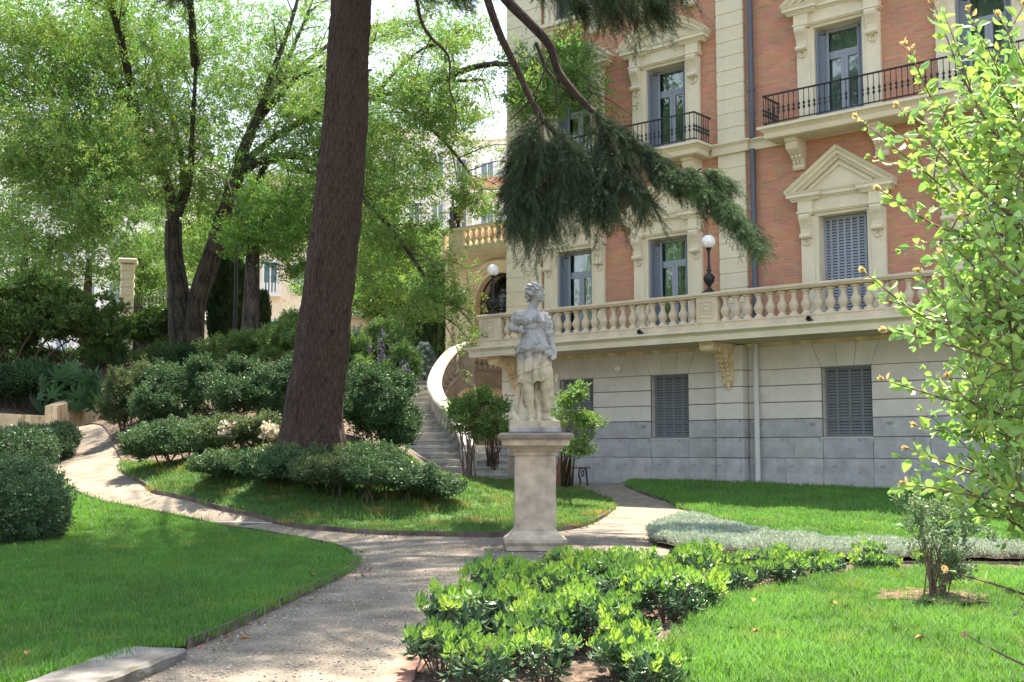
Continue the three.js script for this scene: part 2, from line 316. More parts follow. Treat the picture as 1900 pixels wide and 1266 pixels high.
solo('lawn', drape(lawnFront, 0.035), turfMat, 'sunlit lawn in front of the young shrubs', null, null, 'structure');
const clods = (x, D) => 0.02 * noise.noise(x * 9, D * 9, 4) + 0.012 * noise.noise(x * 23, D * 23, 1);
solo('planting_bed', drape(bedArea, 0.02, 0.12, clods), soilMat, 'bare brown soil of the shrub bed', null, null, 'structure');
// soil of the wooded slope behind
const slopeArea = [...outlineOf([[190, 792], [205, 812], [226, 858]]), ...moundEdge.slice(0, 8).map(([x, z]) => [x + 0.05, z - 0.25]), [-5.4, -19.2], [-2, -19.0], [-2.3, -24], [-2.9, -27.5], [-3.4, -29.5], [-4.4, -32.5], [-4.2, -34.5], [-4, -46], [-30, -46], [-30, -31.8], [-13, -31.6]];
solo('planting_bed', drape(slopeArea, 0.03, 0.5, clods), soilMat, 'dark soil of the wooded slope', null, null, 'structure');
// ================================================================ the mansion: its own axes are x along the front, y up, z out of the front
const FRONT_TURN = -Math.atan2(0.646, 0.763);
// --- materials
const brickTex = tex(2048, 2048, (g, w, h) => { // 4 m x 4 m of thin bricks
  const r = rng(11), ch = h / 64, bw = w / 16;
  g.fillStyle = '#ad8d74'; g.fillRect(0, 0, w, h);
  for (let j = 0; j < 64; j++) for (let i = 0; i < 16; i++) {
    const n = tnoise((i + 0.5) / 16, (j + 0.5) / 64, 5, 3, 3), q = r(), n2 = tnoise((i + 0.5) / 16, (j + 0.5) / 64, 3, 17, 2);
    let R = 178 + (r() - 0.5) * 24, G = 129 + (r() - 0.5) * 18, B = 104 + (r() - 0.5) * 15;
    const dark = clamp((n - 0.08) * 2.6) * 0.45 + (q < 0.05 ? 0.3 : 0); R = lerp(R, 132, dark); G = lerp(G, 102, dark); B = lerp(B, 90, dark);
    const light = clamp((n2 - 0.1) * 2.5) * 0.5; R = lerp(R, 198, light); G = lerp(G, 144, light); B = lerp(B, 112, light);
    g.fillStyle = `rgb(${R | 0},${G | 0},${B | 0})`;
    const x = (i + (j % 2) * 0.5) * bw; g.fillRect(x + 2, j * ch + 2, bw - 4, ch - 5); if (x + bw > w) g.fillRect(x + 2 - w, j * ch + 2, bw - 4, ch - 5);
  }
}, true, [0.25, 0.25]);
const brickBump = tex(1024, 1024, (g, w, h) => { const ch = h / 64, bw = w / 16; g.fillStyle = '#000'; g.fillRect(0, 0, w, h); for (let j = 0; j < 64; j++) for (let i = 0; i < 17; i++) { const k = 190 + ((i * 37 + j * 61) % 60); g.fillStyle = `rgb(${k},${k},${k})`; g.fillRect((i - (j % 2) * 0.5) * bw + 1.2, j * ch + 1.5, bw - 2.4, ch - 3); } }, false, [0.25, 0.25]);
const brickMat = new THREE.MeshStandardMaterial({ map: brickTex, bumpMap: brickBump, bumpScale: 0.006, roughness: 0.92 });
const streak = (base, amp, sc = 1) => pixelTex(512, 512, (x, y, r) => { const a = tnoise(x, y, 5, 4, 4) * amp + tnoise(x, y, 40, 8, 2) * amp * 0.5 + (r() - 0.5) * 7; return base.map((b) => b * (1 + a * 0.006) + a * 0.4 + (r() - 0.5) * 2); }, true, [0.4 * sc, 0.4 * sc]);
const fineBump = pixelTex(256, 256, (x, y, r) => { const l = 128 + tnoise(x, y, 24, 2, 3) * 120 + (r() - 0.5) * 40; return [l, l, l]; }, false, [2, 2]);
const creamMat = new THREE.MeshStandardMaterial({ map: streak([206, 197, 172], 10), bumpMap: fineBump, bumpScale: 0.002, roughness: 0.85 });
const rustMat = new THREE.MeshStandardMaterial({ map: streak([206, 200, 190], 10), bumpMap: fineBump, bumpScale: 0.0025, roughness: 0.88 });
const parapetMat = new THREE.MeshStandardMaterial({ map: streak([198, 184, 160], 20), bumpMap: fineBump, bumpScale: 0.003, roughness: 0.9 });
const peachMat = new THREE.MeshStandardMaterial({ map: streak([232, 220, 196], 12), bumpMap: fineBump, bumpScale: 0.002, roughness: 0.85 });
const ochreMat = new THREE.MeshStandardMaterial({ map: streak([210, 192, 152], 36, 2), bumpMap: fineBump, bumpScale: 0.006, roughness: 0.85 });
const speck = (base, contrast, warm = 0) => pixelTex(512, 512, (x, y, r) => { const q = r(), a = tnoise(x, y, 4, 6, 4) * 34, s = q < 0.16 ? -contrast * r() : q > 0.84 ? contrast * 0.8 * r() : (r() - 0.5) * contrast * 0.6; const st = Math.max(0, tnoise(x, y, 7, 21, 2) - 0.24) * -160; return [base[0] + a + s + st + warm * a, base[1] + a + s + st, base[2] + a + s + st]; }, true, [0.8, 0.8]);
const graniteMats = [[168, 167, 166], [173, 171, 169], [164, 164, 164]].map((c) => new THREE.MeshStandardMaterial({ map: speck(c, 30), bumpMap: fineBump, bumpScale: 0.002, roughness: 0.8 }));
const jointMat = std([0.09, 0.085, 0.08], 1);
const blueMat = std([0.25, 0.28, 0.33], 0.5);
const blueDark = std([0.19, 0.23, 0.29], 0.55);
const shutterBack = std([0.05, 0.06, 0.075], 0.8);
const greyShutter = std([0.19, 0.205, 0.215], 0.6);
const glassMat = phys([0.80, 0.90, 0.85], 0.02, { transmission: 1, thickness: 0, ior: 2.0 });
const curtainMat = phys([0.36, 0.44, 0.38], 0.95, { transmission: 0.3, thickness: 0, side: THREE.DoubleSide });
const roomMat = std([0.16, 0.15, 0.13], 0.9);
const ironMat = std([0.018, 0.018, 0.02], 0.45, { metalness: 0.3 });
const pipeDark = std([0.075, 0.085, 0.11], 0.5);
const pipeLight = std([0.55, 0.54, 0.52], 0.6);
const globeMat = phys([0.88, 0.88, 0.86], 0.25, { clearcoat: 0.4, transmission: 0.12, thickness: 0 });
const roofMat = std([0.12, 0.12, 0.13], 0.8);

const mansion = thing('brick_mansion', 'red brick mansion with cream stone trim over a grey stone base', 'mansion', [4.563, 0, -26], FRONT_TURN);
const mp = (name, g, m, parent = mansion, label, kind) => part(name, g, m, parent, label, kind);
const S0 = -6.05, S1 = 11, TOP = 14.6;
function wallWithHoles(x0, x1, y0, y1, holes, thick, z0) {
  const s = new THREE.Shape([[x0, y0], [x1, y0], [x1, y1], [x0, y1]].map(([x, y]) => new THREE.Vector2(x, y)));
  for (const [a, b, c, d] of holes) s.holes.push(new THREE.Path([[a, c], [a, d], [b, d], [b, c]].map(([x, y]) => new THREE.Vector2(x, y))));
  const g = new THREE.ExtrudeGeometry(s, { depth: thick, bevelEnabled: false }); g.translate(0, 0, z0 - thick); return g;
}
const bays = [-3.91, -1.18, 3.14, 6.15, 9.0];
const lowWin = [[-4.43, -3.40], [-1.73, -0.71], [2.55, 3.64], [5.6, 6.7], [8.5, 9.5]];
const HB = 0.60; // half width of the hole in the brick
mp('brick_wall', wallWithHoles(S0 + 0.1, S1, 3.95, TOP, bays.flatMap((c) => [[c - HB, c + HB, 4.16, 6.62], [c - HB, c + HB, 8.46, 10.74], [c - HB, c + HB, 12.4, 14.1]]), 0.4, 0), brickMat);
mp('base_wall', wallWithHoles(S0, S1, 0.4, 3.95, lowWin.map(([a, b]) => [a, b, 1.86, 3.34]), 0.4, -0.035), jointMat);
mp('brick_wall', merge([metreUV(box(0.4, TOP - 0.4, 13, S0 + 0.3, 0.4 + (TOP - 0.4) / 2, -6.92))]), brickMat);
mp('brick_wall', merge([metreUV(box(S1 - S0, TOP - 0.4, 0.4, (S0 + S1) / 2, 0.4 + (TOP - 0.4) / 2, -13.2)), metreUV(box(0.4, TOP - 0.4, 12.6, S1 - 0.2, 0.4 + (TOP - 0.4) / 2, -6.75))]), brickMat);
mp('roof', merge([box(S1 - S0 + 0.3, 0.3, 13.7, (S0 + S1) / 2, TOP + 0.35, -6.5)]), roofMat);
mp('cornice', metreUV(merge([box(S1 - S0 + 0.3, 0.2, 0.5, (S0 + S1) / 2, TOP - 0.1, 0.15), box(S1 - S0 + 0.5, 0.2, 0.55, (S0 + S1) / 2, TOP + 0.1, 0.2)])), creamMat);

// --- rusticated base: every stone its own piece
function stone(x0, x1, y0, y1, m, front = 0, gap = 0.012, depth = 0.16) {
  const o = mp('stone_block', bevelBox(x1 - x0 - gap, y1 - y0 - gap, depth, 0.012), m);
  o.position.set((x0 + x1) / 2, (y0 + y1) / 2, front - depth / 2); return o;
}
{
  const r = rng(5), rows = [[0.5, 1.42, 0], [1.42, 1.86, 0], [1.86, 2.26, 1], [2.26, 2.62, 2], [2.62, 2.98, 2], [2.98, 3.34, 2]];
  const piers = [[-6.12, -5.22], [0.15, 0.83], [7.3, 8.0]];
  const cuts = []; let prev = piers[0][1];
  for (const [y0, y1, kind] of rows) {
    const stops = [...piers.map((p) => [...p, 'pier']), ...(kind ? lowWin.map((p) => [...p, 'gap']) : [])].sort((a, b) => a[0] - b[0]);
    let x = S0; const runs = [];
    for (const [a, b] of stops) { if (a - x > 0.05) runs.push([x, a]); x = Math.max(x, b); }
    runs.push([x, S1]);
    for (const [a, b] of runs) {
      let xs = [a, b];
      if (kind === 0) { xs = [a]; for (const [p, q] of lowWin) for (const e of [p, q]) if (e > a + 0.3 && e < b - 0.3) xs.push(e); xs.push(b); const fill = []; for (let i = 0; i + 1 < xs.length; i++) { fill.push(xs[i]); if (xs[i + 1] - xs[i] > 1.5) fill.push((xs[i] + xs[i + 1]) / 2 + (y0 < 1 ? 0.0 : 0.2)); } fill.push(b); xs = fill; }
      for (let i = 0; i + 1 < xs.length; i++) stone(xs[i], xs[i + 1], y0, y1, kind < 2 ? graniteMats[(r() * 3) | 0] : rustMat, 0, kind === 0 ? 0.006 : 0.014);
    }
    for (const [a, b] of piers) stone(a, b, y0, y1, kind < 2 ? graniteMats[(r() * 3) | 0] : rustMat, 0.25, 0.012, 0.4);
  }
  for (const [a, b] of piers) stone(a, b, 3.34, 3.9, rustMat, 0.25, 0.012, 0.4);
  // flat arches: three tapering voussoirs over each window
  const y0 = 3.346, y1 = 3.9, edges = [];
  for (const [a, b] of lowWin) {
    const w = b - a, k = [0, 0.335, 0.665, 1].map((t) => [a + w * t, (a + b) / 2 + (t - 0.5) * w * 1.42]);
    for (let i = 0; i < 3; i++) mp('voussoir', metreUV(prism([[k[i][0] + 0.008, y0], [k[i + 1][0] - 0.008, y0], [k[i + 1][1] - 0.008, y1], [k[i][1] + 0.008, y1]], 0.12, -0.125, 0.004)), rustMat);
    edges.push([k[0][0], k[0][1], k[3][0], k[3][1]]);
  }
  let l = [S0, S0]; const stops = [...edges.map((e) => ({ e })), ...piers.map((p) => ({ p }))].sort((q, s) => (q.e ? q.e[0] : q.p[0]) - (s.e ? s.e[0] : s.p[0]));
  for (const q of [...stops, { p: [S1, S1] }]) {
    const [b0, b1, n0, n1] = q.e ? [q.e[0], q.e[1], q.e[2], q.e[3]] : [q.p[0], q.p[0], q.p[1], q.p[1]];
    if (b0 - l[0] > 0.06) mp('stone_block', metreUV(prism([[l[0] + 0.008, y0], [b0 - 0.008, y0], [b1 - 0.008, y1], [l[1] + 0.008, y1]], 0.12, -0.125, 0.004)), rustMat);
    l = [n0, n1];
  }
}
// --- shutters with rows of slots
function slattedShutter(w, h, cols, matFront, matBack, name, parent, x, y, z) {
  const o = mp(name, box(w, h, 0.03, 0, 0, -0.03), matBack, parent); o.position.set(x, y, z);
  const bars = [], cw = w / cols, pitch = 0.062;
  for (let c = 0; c <= cols; c++) bars.push(box(c === 0 || c === cols ? 0.05 : 0.052, h, 0.024, -w / 2 + c * cw + (c === 0 ? 0.025 : c === cols ? -0.025 : 0), 0, 0));
  part('shutter_frame', merge(bars.concat([box(w - 0.1, 0.07, 0.022, 0, h / 2 - 0.035, -0.001), box(w - 0.1, 0.07, 0.022, 0, -h / 2 + 0.035, -0.001)])), matFront, o);
  const sl = []; for (let c = 0; c < cols; c++) for (let yy = -h / 2 + 0.1; yy < h / 2 - 0.08; yy += pitch) { const g = box(cw - 0.052, 0.042, 0.008); g.rotateX(-0.35); g.translate(-w / 2 + (c + 0.5) * cw, yy, -0.002); sl.push(g); }
  part('slats', merge(sl), matFront, o, null, 'stuff'); return o;
}
lowWin.forEach(([a, b], i) => {
  const o = slattedShutter(b - a - 0.004, 1.47, 4, greyShutter, shutterBack, 'window', mansion, (a + b) / 2, 2.6, -0.2);
  const bars = [box(b - a, 0.03, 0.02, 0, 0.72, 0.1), box(b - a, 0.03, 0.02, 0, -0.72, 0.1)]; for (const yy of [-0.36, 0, 0.36]) bars.push(box(b - a, 0.012, 0.012, 0, yy, 0.1));
  for (let k = 1; k < 16; k++) bars.push(box(0.005, 1.44, 0.005, -(b - a) / 2 + (b - a) * k / 16, 0, 0.112));
  part('grille', merge(bars), greyShutter, o);
  part('reveal', merge([box(0.02, 1.48, 0.2, -(b - a) / 2 - 0.004, 0, 0.04), box(0.02, 1.48, 0.2, (b - a) / 2 + 0.004, 0, 0.04), box(b - a, 0.02, 0.2, 0, 0.745, 0.04), box(b - a + 0.04, 0.03, 0.26, 0, -0.752, 0.07)]), rustMat, o);
});
// --- terrace on brackets
function runMould(pathXZ, profile, capEnds = true) { // profile (outward, up) along a level line in plan; outward is to the right of travel
  const P = [], pos = pathXZ.map(([x, z], i, a) => {
    const p = a[Math.max(0, i - 1)], q = a[Math.min(a.length - 1, i + 1)]; let d0 = [x - p[0], z - p[1]], d1 = [q[0] - x, q[1] - z]; if (i === 0) d0 = d1; if (i === a.length - 1) d1 = d0;
    const nn = (d) => { const l = Math.hypot(...d); return [-d[1] / l, d[0] / l]; }, n0 = nn(d0), n1 = nn(d1); let m = [n0[0] + n1[0], n0[1] + n1[1]]; const l = Math.hypot(...m); m = [m[0] / l, m[1] / l]; const k = 1 / Math.max(0.3, m[0] * n0[0] + m[1] * n0[1]);
    return profile.map(([o, h]) => V(x + m[0] * o * k, h, z + m[1] * o * k));
  });
  const T = (a, b, c) => P.push(...a.toArray(), ...b.toArray(), ...c.toArray());
  for (let i = 0; i + 1 < pos.length; i++) for (let j = 0; j < profile.length; j++) { const k = (j + 1) % profile.length; T(pos[i][j], pos[i][k], pos[i + 1][k]); T(pos[i][j], pos[i + 1][k], pos[i + 1][j]); }
  if (capEnds) { const f = THREE.ShapeUtils.triangulateShape(profile.map(([x, y]) => new THREE.Vector2(x, y)), []); for (const [a, b, c] of f) { T(pos[0][a], pos[0][b], pos[0][c]); const e = pos[pos.length - 1]; T(e[a], e[c], e[b]); } }
  const g = new THREE.BufferGeometry(); g.setAttribute('position', new THREE.Float32BufferAttribute(P, 3)); g.computeVertexNormals(); return metreUV(g);
}
const terrace = new THREE.Group(); terrace.name = 'terrace'; terrace.userData.label = 'long cream terrace balcony with stone balustrade'; mansion.add(terrace);
mp('slab', metreUV(box(S1 - S0 - 0.1, 0.2, 1.36, (S0 + S1) / 2 - 0.05, 4.02, 0.70)), parapetMat, terrace);
{
  const pr = [[-0.12, 3.905], [0.0, 3.905], [0.0, 4.03], [0.02, 4.045], [0.03, 4.06], [0.075, 4.085], [0.085, 4.10], [0.10, 4.10], [0.10, 4.14], [0.0, 4.155], [-0.3, 4.16], [-0.3, 4.13]];
  mp('cornice', runMould([[S1, 1.4], [S0 - 0.16, 1.4], [S0 - 0.16, 0.0]].reverse().map(([x, z]) => [x, z]), pr), creamMat, terrace);
  mp('soffit_moulding', runMould([[S0, 0.02], [S1, 0.02]], [[-0.02, 3.84], [0.03, 3.845], [0.05, 3.87], [0.09, 3.9], [0.09, 3.918], [-0.02, 3.918]]), ochreMat, terrace);
}
const balusterGeo = lathe([[0.098, 0], [0.098, 0.05], [0.07, 0.055], [0.056, 0.085], [0.06, 0.1], [0.095, 0.165], [0.112, 0.215], [0.098, 0.265], [0.06, 0.33], [0.048, 0.39], [0.054, 0.425], [0.072, 0.44], [0.072, 0.455], [0.06, 0.462], [0.065, 0.48], [0.098, 0.49], [0.098, 0.53], [0, 0.53]], 16);
function balustradePier(x0, x1, zc, y0, y1, parent, m) {
  const w = x1 - x0, h = y1 - y0, d = 0.27, o = mp('pier', bevelBox(w, h, d, 0.008), m, parent); o.position.set((x0 + x1) / 2, (y0 + y1) / 2, zc);
  const fw = Math.min(w * 0.66, h * 0.72), F = (a, t) => merge([box(a, t, 0.02, 0, a / 2, 0), box(a, t, 0.02, 0, -a / 2, 0), box(t, a - t, 0.02, -a / 2 + t / 2, 0, 0), box(t, a - t, 0.02, a / 2 - t / 2, 0, 0)]);
  const g = merge([F(fw, 0.025).translate(0, 0, d / 2 + 0.008), F(fw * 0.55, 0.02).translate(0, 0, d / 2 + 0.004)]); part('panel', g, m, o);
  const pyr = new THREE.ConeGeometry(fw * 0.26, 0.05, 4); pyr.rotateY(Math.PI / 4); pyr.rotateX(Math.PI / 2); pyr.translate(0, 0, d / 2 + 0.025); part('boss', pyr, m, o);
  return o;
}
{
  const zc = 1.18, piers = [[-5.96, -5.24], [0.33, 0.84], [6.4, 6.9], [10.6, 11]];
  mp('plinth', metreUV(box(S1 + 5.99, 0.15, 0.3, (S1 - 5.99) / 2, 4.235, zc)), parapetMat, terrace);
  mp('plinth_moulding', metreUV(box(S1 + 6.01, 0.03, 0.34, (S1 - 6.01) / 2, 4.305, zc)), parapetMat, terrace);
  for (const [a, b] of piers) balustradePier(a, b, zc, 4.32, 4.85, terrace, parapetMat);
  mp('handrail', runMould([[-6.0, zc], [S1, zc]], [[-0.13, 4.85], [0.13, 4.85], [0.15, 4.865], [0.15, 4.885], [0.18, 4.895], [0.185, 4.935], [0.17, 4.95], [-0.17, 4.95], [-0.185, 4.935], [-0.18, 4.895], [-0.15, 4.885], [-0.15, 4.865]]), parapetMat, terrace);
  for (let i = 0; i + 1 < piers.length; i++) { const a = piers[i][1], b = piers[i + 1][0], n = Math.round((b - a) / 0.263); for (let k = 0; k < n; k++) mp('baluster', balusterGeo, parapetMat, terrace).position.set(a + (k + 0.5) * (b - a) / n, 4.32, zc); }
}
// carved brackets under the terrace
function terraceBracket(x) {
  const o = new THREE.Group(); o.name = 'bracket'; o.position.set(x, 0, 0.25); o.userData.label = 'carved ochre bracket under the terrace'; mansion.add(o);
  const beam = prism([[0, 3.70], [0.62, 3.70], [0.70, 3.74], [0.76, 3.74], [0.80, 3.71], [0.88, 3.71], [0.93, 3.75], [0.95, 3.80], [0.93, 3.86], [0.98, 3.865], [0.98, 3.905], [0, 3.905]], 0.3, -0.15, 0.008); beam.rotateY(-Math.PI / 2);
  part('beam', metreUV(beam), ochreMat, o);
  const body = prism([[0, 3.03], [0.05, 3.05], [0.09, 3.12], [0.08, 3.2], [0.13, 3.26], [0.14, 3.4], [0.18, 3.5], [0.27, 3.56], [0.33, 3.62], [0.34, 3.70], [0, 3.70]], 0.24, -0.12, 0.01); body.rotateY(-Math.PI / 2);
  part('console', metreUV(body), ochreMat, o);
  const lv = []; // acanthus leaf lobes over the console
  for (let k = 0; k < 6; k++) for (const s of [-1, 0, 1]) { const y = 3.62 - k * 0.095, z = 0.34 - k * 0.05 + (s ? -0.015 : 0.01), g = new THREE.SphereGeometry(0.05, 7, 5); g.scale(s ? 0.85 : 0.7, 1.15, 0.5); g.rotateX(-0.5); g.translate(s * (0.085 - k * 0.004), y + (s ? 0.02 : 0), Math.max(0.05, z)); lv.push(g); }
  const tip = new THREE.ConeGeometry(0.11, 0.22, 8); tip.rotateX(Math.PI); tip.scale(1, 1, 0.5); tip.translate(0, 2.98, 0.03); lv.push(tip);
  const sc = new THREE.TorusGeometry(0.06, 0.028, 6, 14); sc.rotateY(Math.PI / 2); for (const s of [-1, 1]) { const q = sc.clone(); q.translate(s * 0.15, 3.80, 0.84); lv.push(q); const q2 = sc.clone(); q2.translate(s * 0.12, 3.60, 0.22); lv.push(q2); }
  part('carving', merge(lv), ochreMat, o); return o;
}
terraceBracket(0.49); terraceBracket(-5.6); terraceBracket(7.65);

// --- pilasters of cut stone
function quoins(x0, x1, y0, y1, pitch, z, ret) {
  for (let y = y0; y < y1 - 0.05; y += pitch) { const h = Math.min(pitch, y1 - y), o = mp('quoin', bevelBox(x1 - x0, h - 0.018, z + 0.3, 0.012), creamMat); o.position.set((x0 + x1) / 2, y + h / 2, z / 2 - 0.15 + 0); }
  mp('pilaster_core', metreUV(box(x1 - x0 - 0.03, y1 - y0, z + 0.24, (x0 + x1) / 2, (y0 + y1) / 2, z / 2 - 0.135)), creamMat);
}
quoins(0.2, 0.9, 4.15, 8.25, 0.342, 0.07); quoins(0.2, 0.9, 8.5, TOP - 0.2, 0.335, 0.07);
quoins(-6.12, -4.94, 4.15, 8.25, 0.375, 0.07); quoins(-6.12, -4.94, 8.5, TOP - 0.2, 0.38, 0.07);
quoins(7.35, 8.05, 4.15, 8.25, 0.342, 0.07); quoins(7.35, 8.05, 8.5, TOP - 0.2, 0.335, 0.07);
{
  const pr = [[-0.05, 8.24], [0.05, 8.24], [0.06, 8.28], [0.06, 8.40], [0.08, 8.42], [0.11, 8.45], [0.13, 8.46], [0.13, 8.49], [0.05, 8.51], [-0.05, 8.51]];
  const pts = [[S0 - 0.1, -1], [S0 - 0.1, 0.08], [-4.9, 0.08], [-4.9, 0.0], [0.16, 0.0], [0.16, 0.08], [0.94, 0.08], [0.94, 0], [7.3, 0], [7.3, 0.08], [8.1, 0.08], [8.1, 0], [S1, 0]];
  mp('string_course', runMould(pts, pr), creamMat);
}
// --- window surrounds
const consoleProfile = prism([[0, 0], [0.07, 0.0], [0.09, 0.03], [0.085, 0.07], [0.06, 0.10], [0.075, 0.2], [0.12, 0.32], [0.17, 0.40], [0.18, 0.46], [0.16, 0.5], [0, 0.5]], 0.05, -0.025, 0.006); consoleProfile.rotateY(-Math.PI / 2);
const consoleGeo = metreUV(merge([-0.087, -0.029, 0.029, 0.087].map((x) => consoleProfile.clone().translate(x, 0, 0)).concat([box(0.24, 0.5, 0.05, 0, 0.25, 0.02)]).concat((() => { const d = new THREE.CylinderGeometry(0.055, 0.055, 0.25, 10); d.rotateZ(Math.PI / 2); d.translate(0, 0.05, 0.075); const t = new THREE.TorusGeometry(0.07, 0.022, 6, 12); t.translate(0, -0.07, 0.02); return [d, t]; })())));
function surround(c, y0, y1, kind) { // opening from y0 to y1, half width 0.54
  const o = new THREE.Group(); o.name = 'window_surround'; o.position.set(c, 0, 0); mansion.add(o);
  const H = 0.54, W = 0.93;
  for (const s of [-1, 1]) {
    part('jamb', metreUV(merge([box(W - H - 0.09, y1 - y0 + 0.02, 0.42, s * (W + H + 0.09) / 2, (y0 + y1) / 2 + 0.01, -0.13), box(0.09, y1 - y0, 0.40, s * (H + 0.045), (y0 + y1) / 2, -0.145)])), creamMat, o);
    part('console', consoleGeo, creamMat, o).position.set(s * 0.79, y1 - 0.46, 0.08);
    part('impost', metreUV(merge([box(0.33, 0.3, 0.17, s * 0.79, y1 + 0.19, 0.085), box(0.37, 0.04, 0.2, s * 0.79, y1 + 0.1, 0.1)])), creamMat, o);
  }
  part('lintel', metreUV(merge([box(2 * H + 0.18, 0.07, 0.40, 0, y1 + 0.037, -0.145), box(1.28, 0.28, 0.3, 0, y1 + 0.21, -0.05), box(1.28, 0.025, 0.13, 0, y1 + 0.115, 0.06)])), creamMat, o);
  const yb = y1 + 0.34, pr = [[-0.02, 0], [0.14, 0], [0.16, 0.03], [0.2, 0.05], [0.21, 0.08], [0.28, 0.08], [0.28, 0.15], [0.30, 0.16], [0.33, 0.2], [-0.02, 0.2]];
  part('entablature', runMould([[-1.0, 0], [-1.0, 0.1], [-0.57, 0.1], [-0.57, 0.0], [0.57, 0.0], [0.57, 0.1], [1.0, 0.1], [1.0, 0]], pr.map(([a, b]) => [a * (a < 0 ? 1 : 0.62), b + yb])), creamMat, o);
  const yt = yb + 0.2;
  if (kind === 'triangle') {
    const rise = 0.80, hw = 1.12;
    part('tympanum', metreUV(prism([[-hw + 0.15, yt], [hw - 0.15, yt], [0, yt + rise - 0.1]], 0.2, -0.1)), creamMat, o);
    part('raking_cornice', sweep([V(-hw - 0.02, yt - 0.06, 0), V(0, yt + rise - 0.06, 0), V(hw + 0.02, yt - 0.06, 0)], [[-0.02, -0.1], [0.17, -0.1], [0.18, -0.04], [0.25, -0.03], [0.25, 0.04], [0.29, 0.05], [0.33, 0.11], [-0.02, 0.11]].reverse()), creamMat, o);
    part('tympanum_moulding', sweep([V(-hw + 0.42, yt + 0.05, 0.1), V(0, yt + rise - 0.28, 0.1), V(hw - 0.42, yt + 0.05, 0.1)], [[0, -0.03], [0.05, -0.03], [0.05, 0.02], [0, 0.02]].reverse()), creamMat, o);
  } else {
    const pts = []; for (let k = 0; k <= 14; k++) { const a = lerp(0.82, -0.82, k / 14); pts.push(V(-Math.sin(a) * 1.62, yt - 0.06 + (Math.cos(a) - Math.cos(0.82)) * 1.62, 0)); }
    part('tympanum', metreUV(prism([...pts.map((p) => [p.x * 0.95, p.y + 0.03])], 0.2, -0.1)), creamMat, o);
    part('arched_cornice', sweep(pts, [[-0.02, -0.1], [0.17, -0.1], [0.18, -0.04], [0.25, -0.03], [0.25, 0.04], [0.29, 0.05], [0.33, 0.11], [-0.02, 0.11]].reverse()), creamMat, o);
  }
}
function glazing(c, y0, y1, open = 0.2) { // French window set back in its reveal, with folded louvred shutters
  const o = new THREE.Group(); o.name = 'window'; o.position.set(c, 0, -0.3); mansion.add(o);
  const H = 0.54, tr = y1 - 0.55, F = [];
  F.push(box(0.07, y1 - y0, 0.08, -H + 0.035, (y0 + y1) / 2, 0), box(0.07, y1 - y0, 0.08, H - 0.035, (y0 + y1) / 2, 0), box(2 * H - 0.14, 0.07, 0.08, 0, y1 - 0.035, 0), box(2 * H - 0.14, 0.09, 0.09, 0, tr, 0), box(2 * H - 0.14, 0.03, 0.05, 0, y0 + 0.015, 0));
  for (const s of [-1, 1]) F.push(box(0.075, tr - y0 - 0.08, 0.06, s * 0.04, (tr + y0) / 2 - 0.01, 0.012), box(0.065, tr - y0 - 0.08, 0.06, s * (H - 0.105), (tr + y0) / 2 - 0.01, 0.012), box(0.33, 0.07, 0.058, s * 0.235, tr - 0.08, 0.012), box(0.33, 0.36, 0.058, s * 0.235, y0 + 0.22, 0.012));
  part('frame', merge(F), blueMat, o);
  for (const s of [-1, 1]) part('pane', box(0.335, tr - y0 - 0.5, 0.006, s * 0.237, (tr + y0) / 2 + 0.14, 0.01), glassMat, o);
  part('pane', box(2 * H - 0.15, 0.45, 0.006, 0, y1 - 0.28, 0.005), glassMat, o);
  for (const s of [-1, 1]) { // folded shutter against the jamb
    const f = [box(0.03, y1 - y0 - 0.1, 0.05, 0, 0, -0.1), box(0.03, y1 - y0 - 0.1, 0.05, 0, 0, 0.1)], n = Math.floor((y1 - y0 - 0.2) / 0.05); for (let k = 0; k < n; k++) { const q = box(0.012, 0.04, 0.16); q.rotateZ(s * 0.4); q.translate(0, -(y1 - y0) / 2 + 0.12 + k * 0.05, 0); f.push(q); }
    part('shutter', merge(f), blueDark, o).position.set(s * (H - 0.03), (y0 + y1) / 2, 0.17);
    const f2 = merge(f).clone(); f2.rotateY(s * 1.2); part('shutter', f2, blueDark, o).position.set(s * (H - 0.1), (y0 + y1) / 2, 0.12);
  }
  const P = [], cur = new THREE.PlaneGeometry(1.0, y1 - y0, 40, 1); for (let i = 0; i < cur.attributes.position.count; i++) cur.attributes.position.setZ(i, 0.03 * Math.sin(cur.attributes.position.getX(i) * 42)); cur.computeVertexNormals();
  part('curtain', cur, curtainMat, o).position.set(0, (y0 + y1) / 2, -0.22);
  part('room', merge([box(1.3, y1 - y0 + 0.2, 0.05, 0, (y0 + y1) / 2, -1.6), box(0.05, y1 - y0 + 0.2, 1.5, -0.62, (y0 + y1) / 2, -0.85), box(0.05, y1 - y0 + 0.2, 1.5, 0.62, (y0 + y1) / 2, -0.85), box(1.3, 0.05, 1.5, 0, y1 + 0.06, -0.85), box(1.3, 0.05, 1.5, 0, y0 - 0.06, -0.85)]), roomMat, o);
  return o;
}
